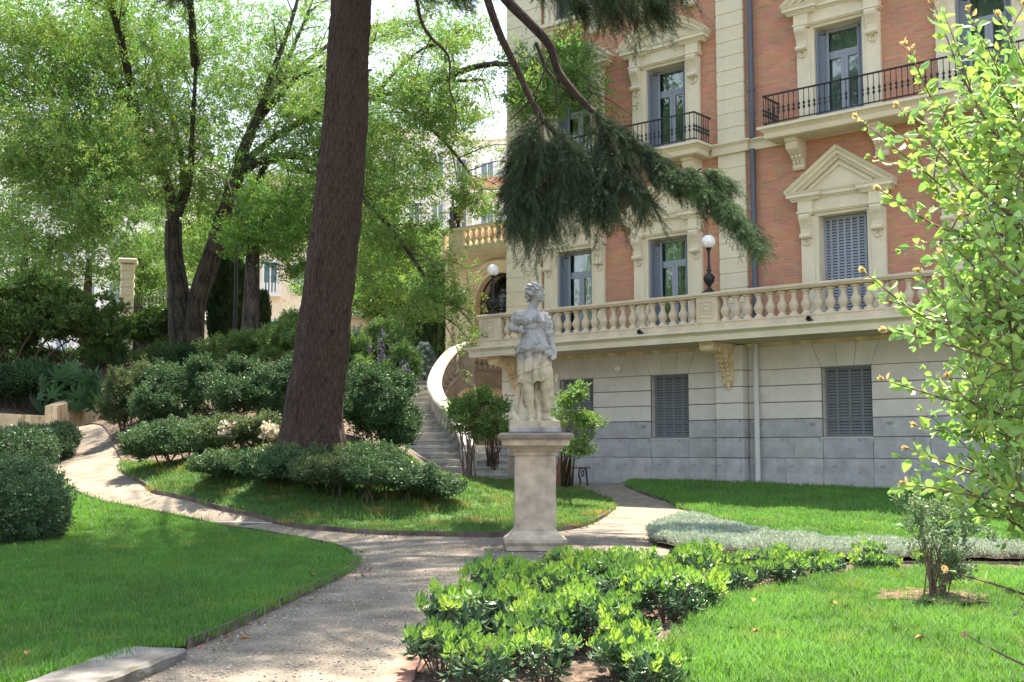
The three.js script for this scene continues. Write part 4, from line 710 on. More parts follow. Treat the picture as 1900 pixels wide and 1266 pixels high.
function surface(f, lo, hi, cell) { // naive surface nets
  const nx = Math.ceil((hi[0] - lo[0]) / cell) + 1, ny = Math.ceil((hi[1] - lo[1]) / cell) + 1, nz = Math.ceil((hi[2] - lo[2]) / cell) + 1, F = new Float32Array(nx * ny * nz), id = (i, j, k) => (k * ny + j) * nx + i;
  const B = 4; for (let k = 0; k < nz; k += B) for (let j = 0; j < ny; j += B) for (let i = 0; i < nx; i += B) { // blocks far from the surface are filled with one value
    const m = f(lo[0] + (i + B / 2) * cell, lo[1] + (j + B / 2) * cell, lo[2] + (k + B / 2) * cell), far = Math.abs(m) > B * cell * 2.2;
    for (let c = k; c < Math.min(nz, k + B); c++) for (let b = j; b < Math.min(ny, j + B); b++) for (let a = i; a < Math.min(nx, i + B); a++) F[id(a, b, c)] = far ? m : f(lo[0] + a * cell, lo[1] + b * cell, lo[2] + c * cell);
  }
  const vert = new Int32Array(nx * ny * nz).fill(-1), P = [], I = [], v = new Float64Array(8);
  for (let k = 0; k + 1 < nz; k++) for (let j = 0; j + 1 < ny; j++) for (let i = 0; i + 1 < nx; i++) {
    let sx = 0, sy = 0, sz = 0, n = 0; for (let c = 0; c < 8; c++) v[c] = F[id(i + (c & 1), j + ((c >> 1) & 1), k + (c >> 2))];
    let neg = 0; for (let c = 0; c < 8; c++) if (v[c] < 0) neg++; if (neg === 0 || neg === 8) continue;
    for (let c = 0; c < 8; c++) for (const b of [1, 2, 4]) if (!(c & b)) { const d = c | b; if ((v[c] < 0) !== (v[d] < 0)) { const t = v[c] / (v[c] - v[d]); sx += (c & 1) + (b === 1 ? t : 0); sy += ((c >> 1) & 1) + (b === 2 ? t : 0); sz += (c >> 2) + (b === 4 ? t : 0); n++; } }
    vert[id(i, j, k)] = P.length / 3; P.push(lo[0] + (i + sx / n) * cell, lo[1] + (j + sy / n) * cell, lo[2] + (k + sz / n) * cell);
  }
  for (let k = 1; k + 1 < nz; k++) for (let j = 1; j + 1 < ny; j++) for (let i = 1; i + 1 < nx; i++) {
    const s = F[id(i, j, k)] < 0; const q = (a, b, c, d, fl) => { if (a < 0 || b < 0 || c < 0 || d < 0) return; fl ? I.push(a, b, c, a, c, d) : I.push(a, c, b, a, d, c); };
    if (s !== (F[id(i + 1, j, k)] < 0)) q(vert[id(i, j - 1, k - 1)], vert[id(i, j, k - 1)], vert[id(i, j, k)], vert[id(i, j - 1, k)], s);
    if (s !== (F[id(i, j + 1, k)] < 0)) q(vert[id(i - 1, j, k - 1)], vert[id(i - 1, j, k)], vert[id(i, j, k)], vert[id(i, j, k - 1)], s);
    if (s !== (F[id(i, j, k + 1)] < 0)) q(vert[id(i - 1, j - 1, k)], vert[id(i, j - 1, k)], vert[id(i, j, k)], vert[id(i - 1, j, k)], s);
  }
  const g = new THREE.BufferGeometry(), N = new Float32Array(P.length), e = cell * 0.7;
  for (let i = 0; i < P.length; i += 3) { const [x, y, z] = [P[i], P[i + 1], P[i + 2]]; let gx = f(x + e, y, z) - f(x - e, y, z), gy = f(x, y + e, z) - f(x, y - e, z), gz = f(x, y, z + e) - f(x, y, z - e); const l = Math.hypot(gx, gy, gz) || 1; N[i] = gx / l; N[i + 1] = gy / l; N[i + 2] = gz / l; }
  g.setAttribute('position', new THREE.Float32BufferAttribute(P, 3)); g.setAttribute('normal', new THREE.BufferAttribute(N, 3)); g.setIndex(I); return g;
}
{
  const J = (u, v, z = 0) => V((u - 990) / 157, (804.5 - v) / 157, z), C = SD.cap, E = SD.ell;
  // head in profile to the right, turned a little to the viewer
  const hd = J(993, 541, 0.02), hx = (dx, dy, dz) => V(hd.x + dx * 0.96 - dz * 0.28, hd.y + dy, hd.z + dx * 0.28 + dz * 0.96); // dx towards the face
  const skull = [E(hx(-0.008, 0.018, 0), [0.092, 0.098, 0.076], -0.28), E(hx(0.038, -0.03, 0), [0.058, 0.082, 0.056], -0.28)];
  const face = [C(hx(0.088, 0.012, 0), hx(0.104, -0.028, 0), 0.011, 0.0155), E(hx(0.074, -0.093, 0), [0.027, 0.021, 0.026], -0.28), E(hx(0.085, -0.058, 0), [0.014, 0.007, 0.022], -0.28), E(hx(0.086, -0.069, 0), [0.013, 0.007, 0.019], -0.28), C(hx(0.083, 0.026, -0.035), hx(0.083, 0.026, 0.035), 0.012, 0.012), E(hx(0.066, -0.03, 0.03), [0.024, 0.026, 0.018], -0.28), E(hx(0.066, -0.03, -0.03), [0.024, 0.026, 0.018], -0.28)];
  const eyes = [E(hx(0.092, 0.002, 0.031), [0.016, 0.011, 0.015], -0.28), E(hx(0.092, 0.002, -0.031), [0.016, 0.011, 0.015], -0.28)], ear = E(hx(-0.004, -0.02, 0.072), [0.016, 0.027, 0.01], -0.28);
  const hairCap = E(hx(-0.025, 0.03, 0), [0.103, 0.094, 0.092], -0.28), bun = E(hx(-0.092, -0.025, 0.0), [0.045, 0.062, 0.05], -0.28), curl = E(hx(-0.085, -0.085, 0.02), [0.03, 0.04, 0.035], -0.28), wreath = C(hx(0.06, 0.052, -0.05), hx(0.06, 0.052, 0.05), 0.024, 0.024), side = C(hx(0.05, 0.045, 0.06), hx(-0.05, -0.01, 0.085), 0.03, 0.034);
  const neck = C(J(991, 558, 0.0), J(984, 578, -0.01), 0.053, 0.062);
  const trunk = [E(J(986, 590, -0.01), [0.165, 0.085, 0.095], 0.1), C(J(987, 592, 0), J(988, 612, 0), 0.118, 0.105), E(J(976, 594, 0.085), [0.064, 0.06, 0.055]), E(J(998, 596, 0.085), [0.062, 0.06, 0.055]), C(J(987, 612, 0), J(988, 640, 0), 0.11, 0.16)];
  const armR = [C(J(965, 582, -0.01), J(947.5, 607, 0.0), 0.062, 0.046), C(J(947.5, 608, 0.0), J(967, 616, 0.13), 0.042, 0.03)];
  const sleeveR = E(J(958, 589, 0.0), [0.075, 0.085, 0.08], 0.3);
  const armL = [C(J(1009, 585, -0.02), J(1019, 625, 0.0), 0.06, 0.043), C(J(1019, 625, 0.0), J(1027.5, 655, 0.06), 0.04, 0.026)];
  const sleeveL = C(J(1011, 590, -0.01), J(1017, 615, 0.01), 0.07, 0.062);
  const hand = [C(J(1027.5, 655, 0.06), J(1026, 664, 0.08), 0.026, 0.03)]; for (let k = 0; k < 4; k++) { const z = 0.055 + k * 0.016; hand.push(C(J(1025.5, 664.5, z + 0.004), J(1022, 669 - k * 0.3, z + 0.014), 0.0105, 0.010)); hand.push(C(J(1022, 669 - k * 0.3, z + 0.014), J(1020.5, 665.5, z + 0.022), 0.0095, 0.0085)); } hand.push(C(J(1024, 660, 0.10), J(1020.5, 665, 0.118), 0.011, 0.009));
  const legR = [C(J(977, 690, 0.03), J(978.5, 724, 0.055), 0.085, 0.062), C(J(978.5, 722, 0.055), J(980, 740, 0.035), 0.06, 0.062), C(J(980, 738, 0.033), J(982, 770, 0.02), 0.06, 0.036), C(J(982, 772, 0.01), J(983, 779, 0.03), 0.04, 0.034), C(J(982, 778, 0.02), J(983.5, 781, 0.135), 0.034, 0.022)];
  const legL = [C(J(1009, 690, 0.02), J(1013, 718, 0.03), 0.1, 0.078), C(J(1013, 716, 0.03), J(1014.5, 736, 0.0), 0.076, 0.074), C(J(1014.5, 734, 0.0), J(1012.5, 768, -0.02), 0.072, 0.042), C(J(1012.5, 770, -0.02), J(1013, 777, 0), 0.046, 0.042), C(J(1013, 777, -0.01), J(1026, 781, 0.06), 0.04, 0.022)];
  for (let k = 0; k < 5; k++) { legR.push(C(J(981 + k * 1.3, 781.5, 0.125), J(981 + k * 1.45, 782.6, 0.155 - k * 0.004), 0.0115, 0.0095)); legL.push(C(J(1025.5 - k * 1.1, 781.2, 0.045 + k * 0.013), J(1029 - k * 1.5, 783, 0.06 + k * 0.016), 0.0115, 0.0095)); }
  const drapeBack = [C(J(968, 716, -0.07), J(958, 760, -0.07), 0.04, 0.07), C(J(958, 758, -0.05), J(950, 778, 0.02), 0.06, 0.045), C(J(996, 715, -0.1), J(994, 784, -0.08), 0.09, 0.11), C(J(1006, 720, -0.11), J(1004, 784, -0.1), 0.06, 0.075), C(J(968, 765, -0.05), J(966, 784, 0.0), 0.075, 0.08), C(J(952, 780, 0.03), J(962, 783, 0.09), 0.034, 0.03), C(J(956, 776, 0.05), J(974, 782, 0.06), 0.035, 0.02)];
  const attribute = [C(J(1016, 704, -0.02), J(1029, 703, 0.01), 0.02, 0.016), C(J(1030.5, 697, 0.02), J(1029, 708, 0.0), 0.02, 0.022), C(J(1022, 700, -0.04), J(1024, 712, -0.05), 0.03, 0.02)];
  const rock = (x, y, z) => { const q = Math.max(Math.abs(x - 0.0) - 0.285, Math.abs(z) - 0.2, Math.abs(y - 0.1) - 0.032); return q - 0.012 + 0.012 * noise.noise(x * 9, y * 9, z * 9); };
  const yWaist = J(0, 612).y, yHip = J(0, 640).y, yHem = J(0, 713).y;
  const skirt = (x, y, z) => {
    if (y > yWaist + 0.1 || y < yHem - 0.12) return 0.3;
    const t = (yWaist - y) / (yWaist - yHem), cx = lerp(-0.015, 0.012, t), hemSlope = yHem + 0.05 * smooth(-0.1, 0.2, x) + 0.012 * Math.sin(x * 60);
    const a = Math.atan2(z + 0.01, x - cx), rx = lerp(0.118, 0.205, Math.pow(clamp(t), 0.6)) + (t > 0.3 ? 0.006 : 0), rz = lerp(0.1, 0.15, clamp(t * 1.3));
    const fold = (0.034 * (Math.pow(Math.abs(Math.sin(a * 4.2 + y * 2.5 + 1.3 * noise.noise(x * 3, y * 4, z * 3))), 0.65) - 0.62) + 0.012 * (0.3 - Math.abs(noise.noise(x * 17, y * 7, z * 17)))) * smooth(0.0, 0.4, t + 0.08);
    const front = 0.022 * (Math.pow(Math.abs(Math.sin((x * 0.9 - y * 0.6) * 15 + 1.6 * noise.noise(x * 5, y * 5, 1))), 0.6) - 0.6) * smooth(0, 0.1, z) * smooth(0.3, 0.5, t); const layer = z > 0 ? 0.014 * smooth(yHem + 0.085 + 0.35 * (x + 0.2), yHem + 0.10 + 0.35 * (x + 0.2), y) : 0;
    const k = Math.hypot((x - cx) / rx, (z + 0.01) / rz), d = (k - 1) * Math.min(rx, rz) - fold - front - layer + 0.006;
    return Math.max(d * 0.8, hemSlope - y, y - yWaist - 0.03);
  };
  const over = (x, y, z) => { // the swag of cloth bunched round the hips
    const yy = yHip + 0.03 + 0.05 * Math.cos((x + 0.03) * 9) - 0.10 + 0.05 * Math.abs(x), a = Math.atan2(z, x), rx = 0.175, rz = 0.135;
    const k = Math.hypot(x / rx, (z + 0.005) / rz), ring = Math.hypot((k - 1) * 0.15, (y - yy) * 0.75) - 0.047;
    return ring - 0.03 * (Math.pow(Math.abs(Math.sin(a * 2.5 + y * 24 + 1.6 * noise.noise(x * 6, y * 6, z * 6))), 0.6) - 0.6) - 0.016 * (0.3 - Math.abs(noise.noise(x * 14, y * 18, z * 14)));
  };
  const blouse = (x, y, z) => (0.020 * (0.24 - Math.abs(noise.noise(x * 11 + y * 4, y * 15 - x * 5, z * 11))) + 0.008 * (0.25 - Math.abs(noise.noise(x * 24, y * 30, z * 24))));
  const f = (x, y, z) => {
    let d = 1e3;
    if (y > 1.42) {
      let h = smin(skull[0](x, y, z), skull[1](x, y, z), 0.03); for (const q of face) h = smin(h, q(x, y, z), 0.014); h = Math.max(h, -(smin(eyes[0](x, y, z), eyes[1](x, y, z), 0.004)) - 0.004); 
      h = Math.min(h, ear(x, y, z));
      let hair = smin(hairCap(x, y, z), Math.min(bun(x, y, z), curl(x, y, z)), 0.03); hair = smin(hair, Math.min(wreath(x, y, z), side(x, y, z)), 0.02);
      const lx = (x - hd.x) * 0.96 + (z - hd.z) * 0.28; hair = Math.max(hair, lx - 0.07 + Math.max(0, (hd.y + 0.045 - y)) * 1.1);
      hair -= 0.009 * Math.sin(y * 120 + x * 60 + 4 * noise.noise(x * 16, y * 16, z * 16)) + 0.007 * noise.noise(x * 40, y * 40, z * 40);
      d = smin(h, hair, 0.006);
    }
    if (y > 1.2) d = smin(d, neck(x, y, z), 0.03);
    if (y > 0.95) { const tt = trunk.reduce((m, q) => smin(m, q(x, y, z), 0.045), 1e3) - blouse(x, y, z) * smooth(1.46, 1.38, y) + 0.012 * Math.exp(-(((y - yWaist + 0.005 * Math.sin(x * 9)) / 0.011) ** 2)); d = smin(d, tt, 0.03);
      d = smin(d, smin(sleeveR(x, y, z) - 1.6 * blouse(x, y, z), armR[0](x, y, z), 0.03), 0.03); d = smin(d, armR[1](x, y, z), 0.015); d = smin(d, smin(sleeveL(x, y, z) - 1.6 * blouse(x, y, z), armL[0](x, y, z), 0.02), 0.025); }
    if (y > 0.7 && y < 1.3) { d = smin(d, armL[1](x, y, z), 0.015); let hh = 1e3; for (const q of hand) hh = smin(hh, q(x, y, z), 0.005); d = smin(d, hh, 0.008); }
    d = smin(d, skirt(x, y, z), 0.015); if (y > 0.8 && y < 1.25) d = smin(d, over(x, y, z), 0.012);
    if (y < 0.95) { let l = 1e3; for (const q of legR) l = smin(l, q(x, y, z), 0.014); let l2 = 1e3; for (const q of legL) l2 = smin(l2, q(x, y, z), 0.016); let b = 1e3; for (const q of drapeBack) b = smin(b, q(x, y, z), 0.03); b -= 0.03 * (Math.pow(Math.abs(Math.sin(x * 34 + 3 * noise.noise(x * 5, y * 3, z * 5))), 0.6) - 0.6) + 0.014 * (0.3 - Math.abs(noise.noise(x * 16, y * 8, z * 16))); d = Math.min(d, smin(Math.min(l, l2), b, 0.012)); for (const q of attribute) d = smin(d, q(x, y, z), 0.006); d = smin(d, rock(x, y, z), 0.01); }
    return d;
  };
  const lo = surface(f, [-0.38, 0.05, -0.28], [0.34, 1.56, 0.3], 0.0072), hi = surface(f, [-0.2, 1.44, -0.2], [0.24, 1.84, 0.26], 0.0045);
  const cut = (g, keep) => { const p = g.attributes.position, ix = g.index.array, out = []; for (let i = 0; i < ix.length; i += 3) if (keep((p.getY(ix[i]) + p.getY(ix[i + 1]) + p.getY(ix[i + 2])) / 3)) out.push(ix[i], ix[i + 1], ix[i + 2]); g.setIndex(out); return g; };
  cut(lo, (y) => y < 1.515); cut(hi, (y) => y > 1.505);
  const skin = (x, y, z) => {
    const warm = smooth(0.98, 0.8, y + 0.12 * fbm(x * 4, y * 3, z * 4)), n = fbm(x * 7, y * 7, z * 7), n2 = fbm(x * 3 + 3, y * 2, z * 3), run = smooth(0.05, 0.3, fbm(x * 14, y * 1.6, z * 14 + 2));
    let c = [lerp(0.25, 0.38, warm), lerp(0.245, 0.32, warm), lerp(0.24, 0.23, warm)]; const l = 1.02 + 0.32 * n + 0.2 * n2; c = c.map((q) => q * l); const lich = smooth(0.08, 0.22, fbm(x * 11 + 2, y * 9, z * 11)) * smooth(-0.1, 0.2, fbm(x * 4, y * 4 + 9, z * 4)) * 0.28; c = c.map((q) => q * (1 - lich));
    const gre = warm * smooth(0.0, 0.25, n2) * 0.45; c = [lerp(c[0], 0.26, gre), lerp(c[1], 0.255, gre), lerp(c[2], 0.15, gre)]; const dk = run * 0.24 * (1 - warm * 0.3); return c.map((q) => q * (1 - dk));
  };
  const both = mergeGeometries([lo, hi].map((g) => { const h = g.toNonIndexed(); return h; })); tint(both, skin);
  const st = thing('statue', 'weathered stone statue of a draped woman looking to the side', 'statue', [pedBase.x, pedBase.y + 1.352, pedBase.z], pedTurn);
  const stMat = new THREE.MeshStandardMaterial({ roughness: 0.9, vertexColors: true });
  part('figure', both, stMat, st);
  const pl = tint(subdivide(clean(bevelBox(0.6, 0.075, 0.44, 0.012).clone()), 0.04), (x, y, z) => { const n = 0.27 + 0.3 * fbm(x * 6, y * 6, z * 6); return [n, n * 0.95, n * 0.9]; });
  part('plinth', pl, stMat, st).position.y = 0.0385;
}
// ================================================================ plant kit
function leafMat(color, rough = 0.8, coat = 0.25, through = 0.42) { return phys(color, 1, { transmission: through, thickness: 0, side: THREE.DoubleSide, clearcoat: coat, clearcoatRoughness: 0.32, ior: 1.4 }); }
function leaf(l, w, fold = 0.12, curl = 0.1, wide = 0.45) { // one leaf along +y, four faces
  const m = wide * l, P = [[0, 0, 0], [-w / 2, m, fold * w], [0, m, -curl * l * 0.3], [w / 2, m, fold * w], [0, l, -curl * l]];
  const F = [[0, 2, 1], [0, 3, 2], [1, 2, 4], [2, 3, 4]], A = []; for (const f of F) for (const k of f) A.push(...P[k]);
  const g = new THREE.BufferGeometry(); g.setAttribute('position', new THREE.Float32BufferAttribute(A, 3)); g.computeVertexNormals(); return g;
}
const e3 = new THREE.Euler(), q4 = new THREE.Quaternion();
function place(g, x, y, z, rx, ry, rz, s = 1) { const h = g.clone(); h.applyMatrix4(new THREE.Matrix4().compose(V(x, y, z), q4.setFromEuler(e3.set(rx, ry, rz, 'YXZ')), V(s, s, s))); return h; }
const bare = (list) => mergeGeometries(list.map((g) => { const h = g.index ? g.toNonIndexed() : g; for (const k of Object.keys(h.attributes)) if (k !== 'position' && k !== 'normal') h.deleteAttribute(k); return h; }));
function sprig(seed, n, len, ll, lw, spread = 0.9, droop = 0.3) { // leaves set along a short twig
  const r = rng(seed), list = [];
  for (let i = 0; i < n; i++) { const t = (i + 0.5) / n, y = t * len, x = droop * len * t * t * 0.5; list.push(place(leaf(ll, lw, 0.15, 0.2), x + (r() - 0.5) * len * 0.25, y + (r() - 0.5) * len * 0.15, (r() - 0.5) * len * 0.3, spread * (0.5 + r() * 0.9), r() * 6.283, (r() - 0.5) * 0.8, 0.75 + r() * 0.5)); }
  return bare(list);
}
const mtx = (p, s, r, tilt = 1) => new THREE.Matrix4().compose(p, new THREE.Quaternion().setFromEuler(new THREE.Euler((r() - 0.5) * 2 * tilt, r() * 6.283, (r() - 0.5) * 2 * tilt, 'YXZ')), V(s, s, s));
function tone(r, base, vary = 0.25, yellow = 0.15) { const l = 1 + (r() - 0.5) * 2 * vary, y = (r() - 0.35) * yellow; return new THREE.Color().setRGB(base[0] * l * (1 + y * 2), base[1] * l, base[2] * l * (1 - y)); }
// clumps of sprigs through a list of lobes [centre, radii, share]
function clumps(lobes, count, r, opt = {}) {
  const { size = 1, vary = 0.3, per = 14, spread = 0.16, hollow = 0.45, tilt = 1.3, base = [1, 1, 1], tv = 0.25, yellow = 0.15, flat = 0.7 } = opt, out = [];
  const tot = lobes.reduce((a, l) => a + (l[2] ?? 1), 0);
  for (const [c, rad, share = 1] of lobes) {
    const n = Math.round(count * share / tot / per);
    for (let k = 0; k < n; k++) {
      let d; do { d = V(r() * 2 - 1, r() * 2 - 1, r() * 2 - 1); } while (d.lengthSq() > 1 || d.lengthSq() < 0.01); d.normalize().multiplyScalar(Math.pow(hollow + (1 - hollow) * r(), 0.6) * (0.88 + 0.24 * r()));
      const cc = V(c.x + d.x * rad[0], c.y + d.y * rad[1], c.z + d.z * rad[2]), R = spread * (rad[0] + rad[1] + rad[2]) / 3 * (0.6 + r() * 0.9), tc = 1 + (r() - 0.5) * tv;
      for (let i = 0; i < per; i++) {
        const g = () => (r() + r() + r() - 1.5) * 1.1, p = V(cc.x + g() * R, cc.y + g() * R * flat, cc.z + g() * R);
        const col = tone(r, base, tv * 0.6, yellow).multiplyScalar(tc); out.push([mtx(p, size * (1 - vary + 2 * vary * r()), r, tilt), col]);
      }
    }
  }
  return out;
}
const blob = (u, v, D, ru, rv, rd, share) => [at(u, v, D), [ru * D / FOCAL, rv * D / FOCAL, rd], share ?? (ru * rv) / 3000];

const barkTex = (base, f, amp, seed) => pixelTex(512, 512, (x, y, r) => { const a = tnoise(x, y * 0.25, f, seed, 4), b = tnoise(x, y, f * 3, seed + 3, 2), cr = Math.abs(tnoise(x, y * 0.4, f * 0.8, seed + 9, 3)); const l = 1 + a * 0.9 + b * 0.5 - (cr < 0.045 ? 0.42 : 0) + (r() - 0.5) * 0.14; return base.map((q) => q * clamp(l, 0.25, 1.8)); }, true, [amp, amp]);
const barkBump = pixelTex(512, 512, (x, y, r) => { const a = tnoise(x, y * 0.3, 16, 5, 4), c = Math.abs(tnoise(x, y * 0.4, 12, 14, 3)), l = 150 + a * 130 - (c < 0.06 ? 80 : 0) + (r() - 0.5) * 20; return [l, l, l]; }, false, [1.2, 1.2]);
const cedarBark = new THREE.MeshStandardMaterial({ map: barkTex([62, 46, 38], 26, 1.4, 2), bumpMap: barkBump, bumpScale: 0.035, roughness: 0.95 });
const elmBark = new THREE.MeshStandardMaterial({ map: barkTex([66, 60, 53], 8, 0.7, 6), bumpMap: barkBump, bumpScale: 0.02, roughness: 0.92 });
const twigMat = std([0.10, 0.075, 0.055], 0.9);

// ================================================================ the cedar
const needleMat = leafMat([0.030, 0.058, 0.022], 0.75, 0.05, 0.22);
function needleSpray(seed, len = 0.34) { // a twig with tufts of short needles
  const r = rng(seed), tri = [], n = 58;
  for (let i = 0; i < n; i++) { const t = i / n, y = t * len, a = r() * 6.283, up = 0.25 + r() * 0.6, L = 0.034 + r() * 0.02, w = 0.0035, side = (i % 3 - 1) * 0.05 * (1 - t) * (r() + 0.3);
    const b = V(side, y, (r() - 0.5) * 0.02), d = V(Math.cos(a) * Math.cos(up), Math.sin(up), Math.sin(a) * Math.cos(up)), s = d.clone().cross(V(0.3, 0.5, 0.8)).setLength(w), tip = b.clone().addScaledVector(d, L); tri.push(b.clone().add(s), b.clone().sub(s), tip); }
  const g = new THREE.BufferGeometry().setFromPoints(tri); g.computeVertexNormals(); return g;
}
{
  const base = onLand(577, 845); base.set(at(577, 838, 17.6).x, 0, -17.6); base.y = land(base.x, base.z);
  const tree = thing('cedar_tree', 'towering cedar with a thick dark red-brown trunk and hanging branches', 'tree', base.toArray());
  const L = (p) => p.clone().sub(base), A = (u, v, D) => L(at(u, v, D));
  const top = at(652, 0, 17.3), up = top.clone().sub(base), P = [V(0, -0.3, 0), A(580, 780, 17.6), A(602, 600, 17.55), A(634, 300, 17.45), A(652, 0, 17.3), V(up.x * 1.45, 12.5, up.z * 1.45), V(up.x * 1.9, 19, up.z * 1.9)];
  const tr = limb(P, [0.6, 0.44, 0.385, 0.35, 0.295, 0.25, 0.05], 96, 0.1, 3, 1, 420, 0.05); part('trunk', tr, cedarBark, tree);
  const wood = [], list = [], r = rng(77);
  const spray = [needleSpray(1), needleSpray(2), needleSpray(3)];
  const sets = [[], [], []];
  const put = (p, dir, s, c) => { const q = new THREE.Quaternion().setFromUnitVectors(V(0, 1, 0), dir.clone().normalize()), q2 = new THREE.Quaternion().setFromAxisAngle(V(0, 1, 0), r() * 6.283); sets[(r() * 3) | 0].push([new THREE.Matrix4().compose(p, q.multiply(q2), V(s, s, s)), c]); };
  let young = 1; const green = () => tone(r, [young, young, young], 0.35, 0.2); // young brightens some outer boughs: sunlight on the tips put into needle colour
  // hanging branchlet: a thin drooping line set with sprays
  function hang(p, len, dir) { const pts = [p.clone()], d = dir.clone(); let q = p.clone(); const n = Math.max(3, Math.round(len / 0.16)); for (let i = 0; i < n; i++) { d.y -= 0.32; d.x += (r() - 0.5) * 0.22; d.z += (r() - 0.5) * 0.22; d.normalize(); q = q.clone().addScaledVector(d, len / n); pts.push(q); for (let k = 0; k < 3; k++) put(q.clone().add(V((r() - 0.5) * 0.05, (r() - 0.5) * 0.1, (r() - 0.5) * 0.05)), V(d.x + (r() - 0.5) * 0.7, d.y * (0.6 + r() * 0.5), d.z + (r() - 0.5) * 0.7), 0.5 + r() * 0.4, green()); } if (r() < 0.4) wood.push(limb([pts[0], pts[n >> 1], pts[n]], [0.008, 0.004], 4)); }
  // a long bough with side shoots that droop
  function bough(pts, radii, { from = 0.35, side = 0.9, n = 40, drop = 0.6, wide = 0.9 } = {}) {
    wood.push(limb(pts, radii, 8, 0.06, r() * 9)); const c = new THREE.CatmullRomCurve3(pts);
    for (let k = 0; k < n; k++) { const t = from + (1 - from) * (k + r()) / n, p = c.getPoint(Math.min(1, t)), tan = c.getTangent(Math.min(1, t)), sd = V(-tan.z, 0.1, tan.x).normalize().multiplyScalar(r() < 0.5 ? -1 : 1), d = tan.clone().multiplyScalar(0.7).addScaledVector(sd, 0.4 + r()), len = side * (0.4 + r() * 0.8) * (1 - 0.45 * (t - from) / (1 - from));
      const e = p.clone().addScaledVector(d.normalize(), len * 0.6).add(V(0, -0.12 * len, 0)); wood.push(limb([p, p.clone().lerp(e, 0.5).add(V(0, 0.05, 0)), e], [0.014, 0.006], 5));
      for (let j = 0; j < 9; j++) { const s = p.clone().lerp(e, 0.2 + 0.8 * r()); hang(s, drop * (0.25 + 1.0 * r() * r() + 0.15), V(d.x * wide + (r() - 0.5) * 0.4, 0.1, d.z * wide + (r() - 0.5) * 0.4)); }
    }
  }
  // the two bare limbs and the dark curtain that show before the house
  const bA = [A(880, -90, 17.2), A(905, 0, 17.0), A(930, 70, 16.9), A(960, 130, 16.8), A(985, 185, 16.7), A(1010, 225, 16.6), A(1045, 258, 16.6), A(1080, 300, 16.5)];
  const bB = [A(900, -60, 17.6), A(940, 0, 17.5), A(985, 45, 17.4), A(1020, 85, 17.3), A(1035, 130, 17.2), A(1060, 165, 17.1), A(1085, 192, 17.0), A(1110, 215, 16.9), A(1170, 260, 16.8), A(1240, 305, 16.6), A(1310, 350, 16.4), A(1390, 430, 16.2)];
  const join = V(up.x * 1.05, 8.9, up.z * 1.05);
  wood.push(limb([join, A(780, -130, 17.3), A(850, -120, 17.3), bA[0]], [0.12, 0.09, 0.075, 0.065], 8), limb([V(join.x, join.y + 0.5, join.z), A(800, -140, 17.6), bB[0]], [0.12, 0.09, 0.08], 8));
  bough(bA, [0.065, 0.06, 0.056, 0.052, 0.05, 0.045, 0.04, 0.025], { from: 0.66, n: 12, side: 0.6, drop: 0.9, wide: 0.2 });
  bough(bB, [0.085, 0.078, 0.072, 0.068, 0.062, 0.058, 0.05, 0.042, 0.034, 0.026, 0.018, 0.008], { from: 0.58, n: 26, side: 0.55, drop: 0.55, wide: 0.45 });
  wood.push(limb([A(995, 80, 17.2), A(1015, 130, 17.0), A(1030, 150, 16.9), A(1032, 200, 16.8)], [0.03, 0.02, 0.012], 6), limb([A(985, 185, 16.7), A(1003, 150, 16.8), A(1018, 105, 17.0)], [0.02, 0.012], 5), limb([A(985, 185, 16.7), A(965, 205, 16.6), A(945, 225, 16.5)], [0.02, 0.008], 5));
  bough([A(1045, 258, 16.6), A(1060, 300, 16.5), A(1045, 330, 16.4), A(1015, 375, 16.3)], [0.03, 0.02, 0.01], { from: 0.0, n: 15, side: 0.4, drop: 0.8, wide: 0.15 });
  bough([A(1110, 215, 16.9), A(1130, 270, 16.7), A(1150, 310, 16.5), A(1190, 355, 16.4)], [0.03, 0.02, 0.01], { from: 0.0, n: 15, side: 0.4, drop: 0.68, wide: 0.2 });
  young = 1.9;  // painted sunlight: paler needle tint for this right-hand bough
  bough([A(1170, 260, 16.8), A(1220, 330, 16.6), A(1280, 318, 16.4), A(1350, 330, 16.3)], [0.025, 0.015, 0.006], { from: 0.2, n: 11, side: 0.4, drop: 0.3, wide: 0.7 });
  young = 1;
  bough([A(1090, 280, 16.6), A(1105, 330, 16.4), A(1125, 365, 16.3)], [0.025, 0.015, 0.006], { from: 0.1, n: 11, side: 0.4, drop: 0.6, wide: 0.2 });
  bough([A(1000, 220, 16.7), A(985, 260, 16.5), A(972, 320, 16.4), A(966, 380, 16.3)], [0.022, 0.014, 0.006], { from: 0.1, n: 12, side: 0.28, drop: 0.7, wide: 0.12 });
  bough([A(1010, 225, 16.6), A(985, 250, 16.7), A(962, 300, 16.7), A(957, 390, 16.7)], [0.022, 0.014, 0.006], { from: 0.15, n: 14, side: 0.26, drop: 0.62, wide: 0.1 });
  young = 2.1;  // sunlit look of the right tip, again put into the needle tint
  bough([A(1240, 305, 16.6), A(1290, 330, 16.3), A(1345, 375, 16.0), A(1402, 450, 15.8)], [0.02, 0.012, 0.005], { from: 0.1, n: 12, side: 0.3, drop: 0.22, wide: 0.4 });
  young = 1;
  // low boughs just inside the top of the picture
  bough([V(join.x, join.y + 1.2, join.z), A(860, -120, 16.8), A(1000, -60, 16.4), A(1120, -25, 16.1), A(1240, -45, 15.8)], [0.11, 0.08, 0.06, 0.04, 0.01], { from: 0.45, n: 28, side: 0.7, drop: 0.62, wide: 0.25 });
  bough([V(join.x, join.y + 0.2, join.z), A(720, -70, 16.4), A(800, -40, 15.9), A(870, -50, 15.6)], [0.08, 0.05, 0.02], { from: 0.3, n: 12, side: 0.6, drop: 0.4, wide: 0.4 });
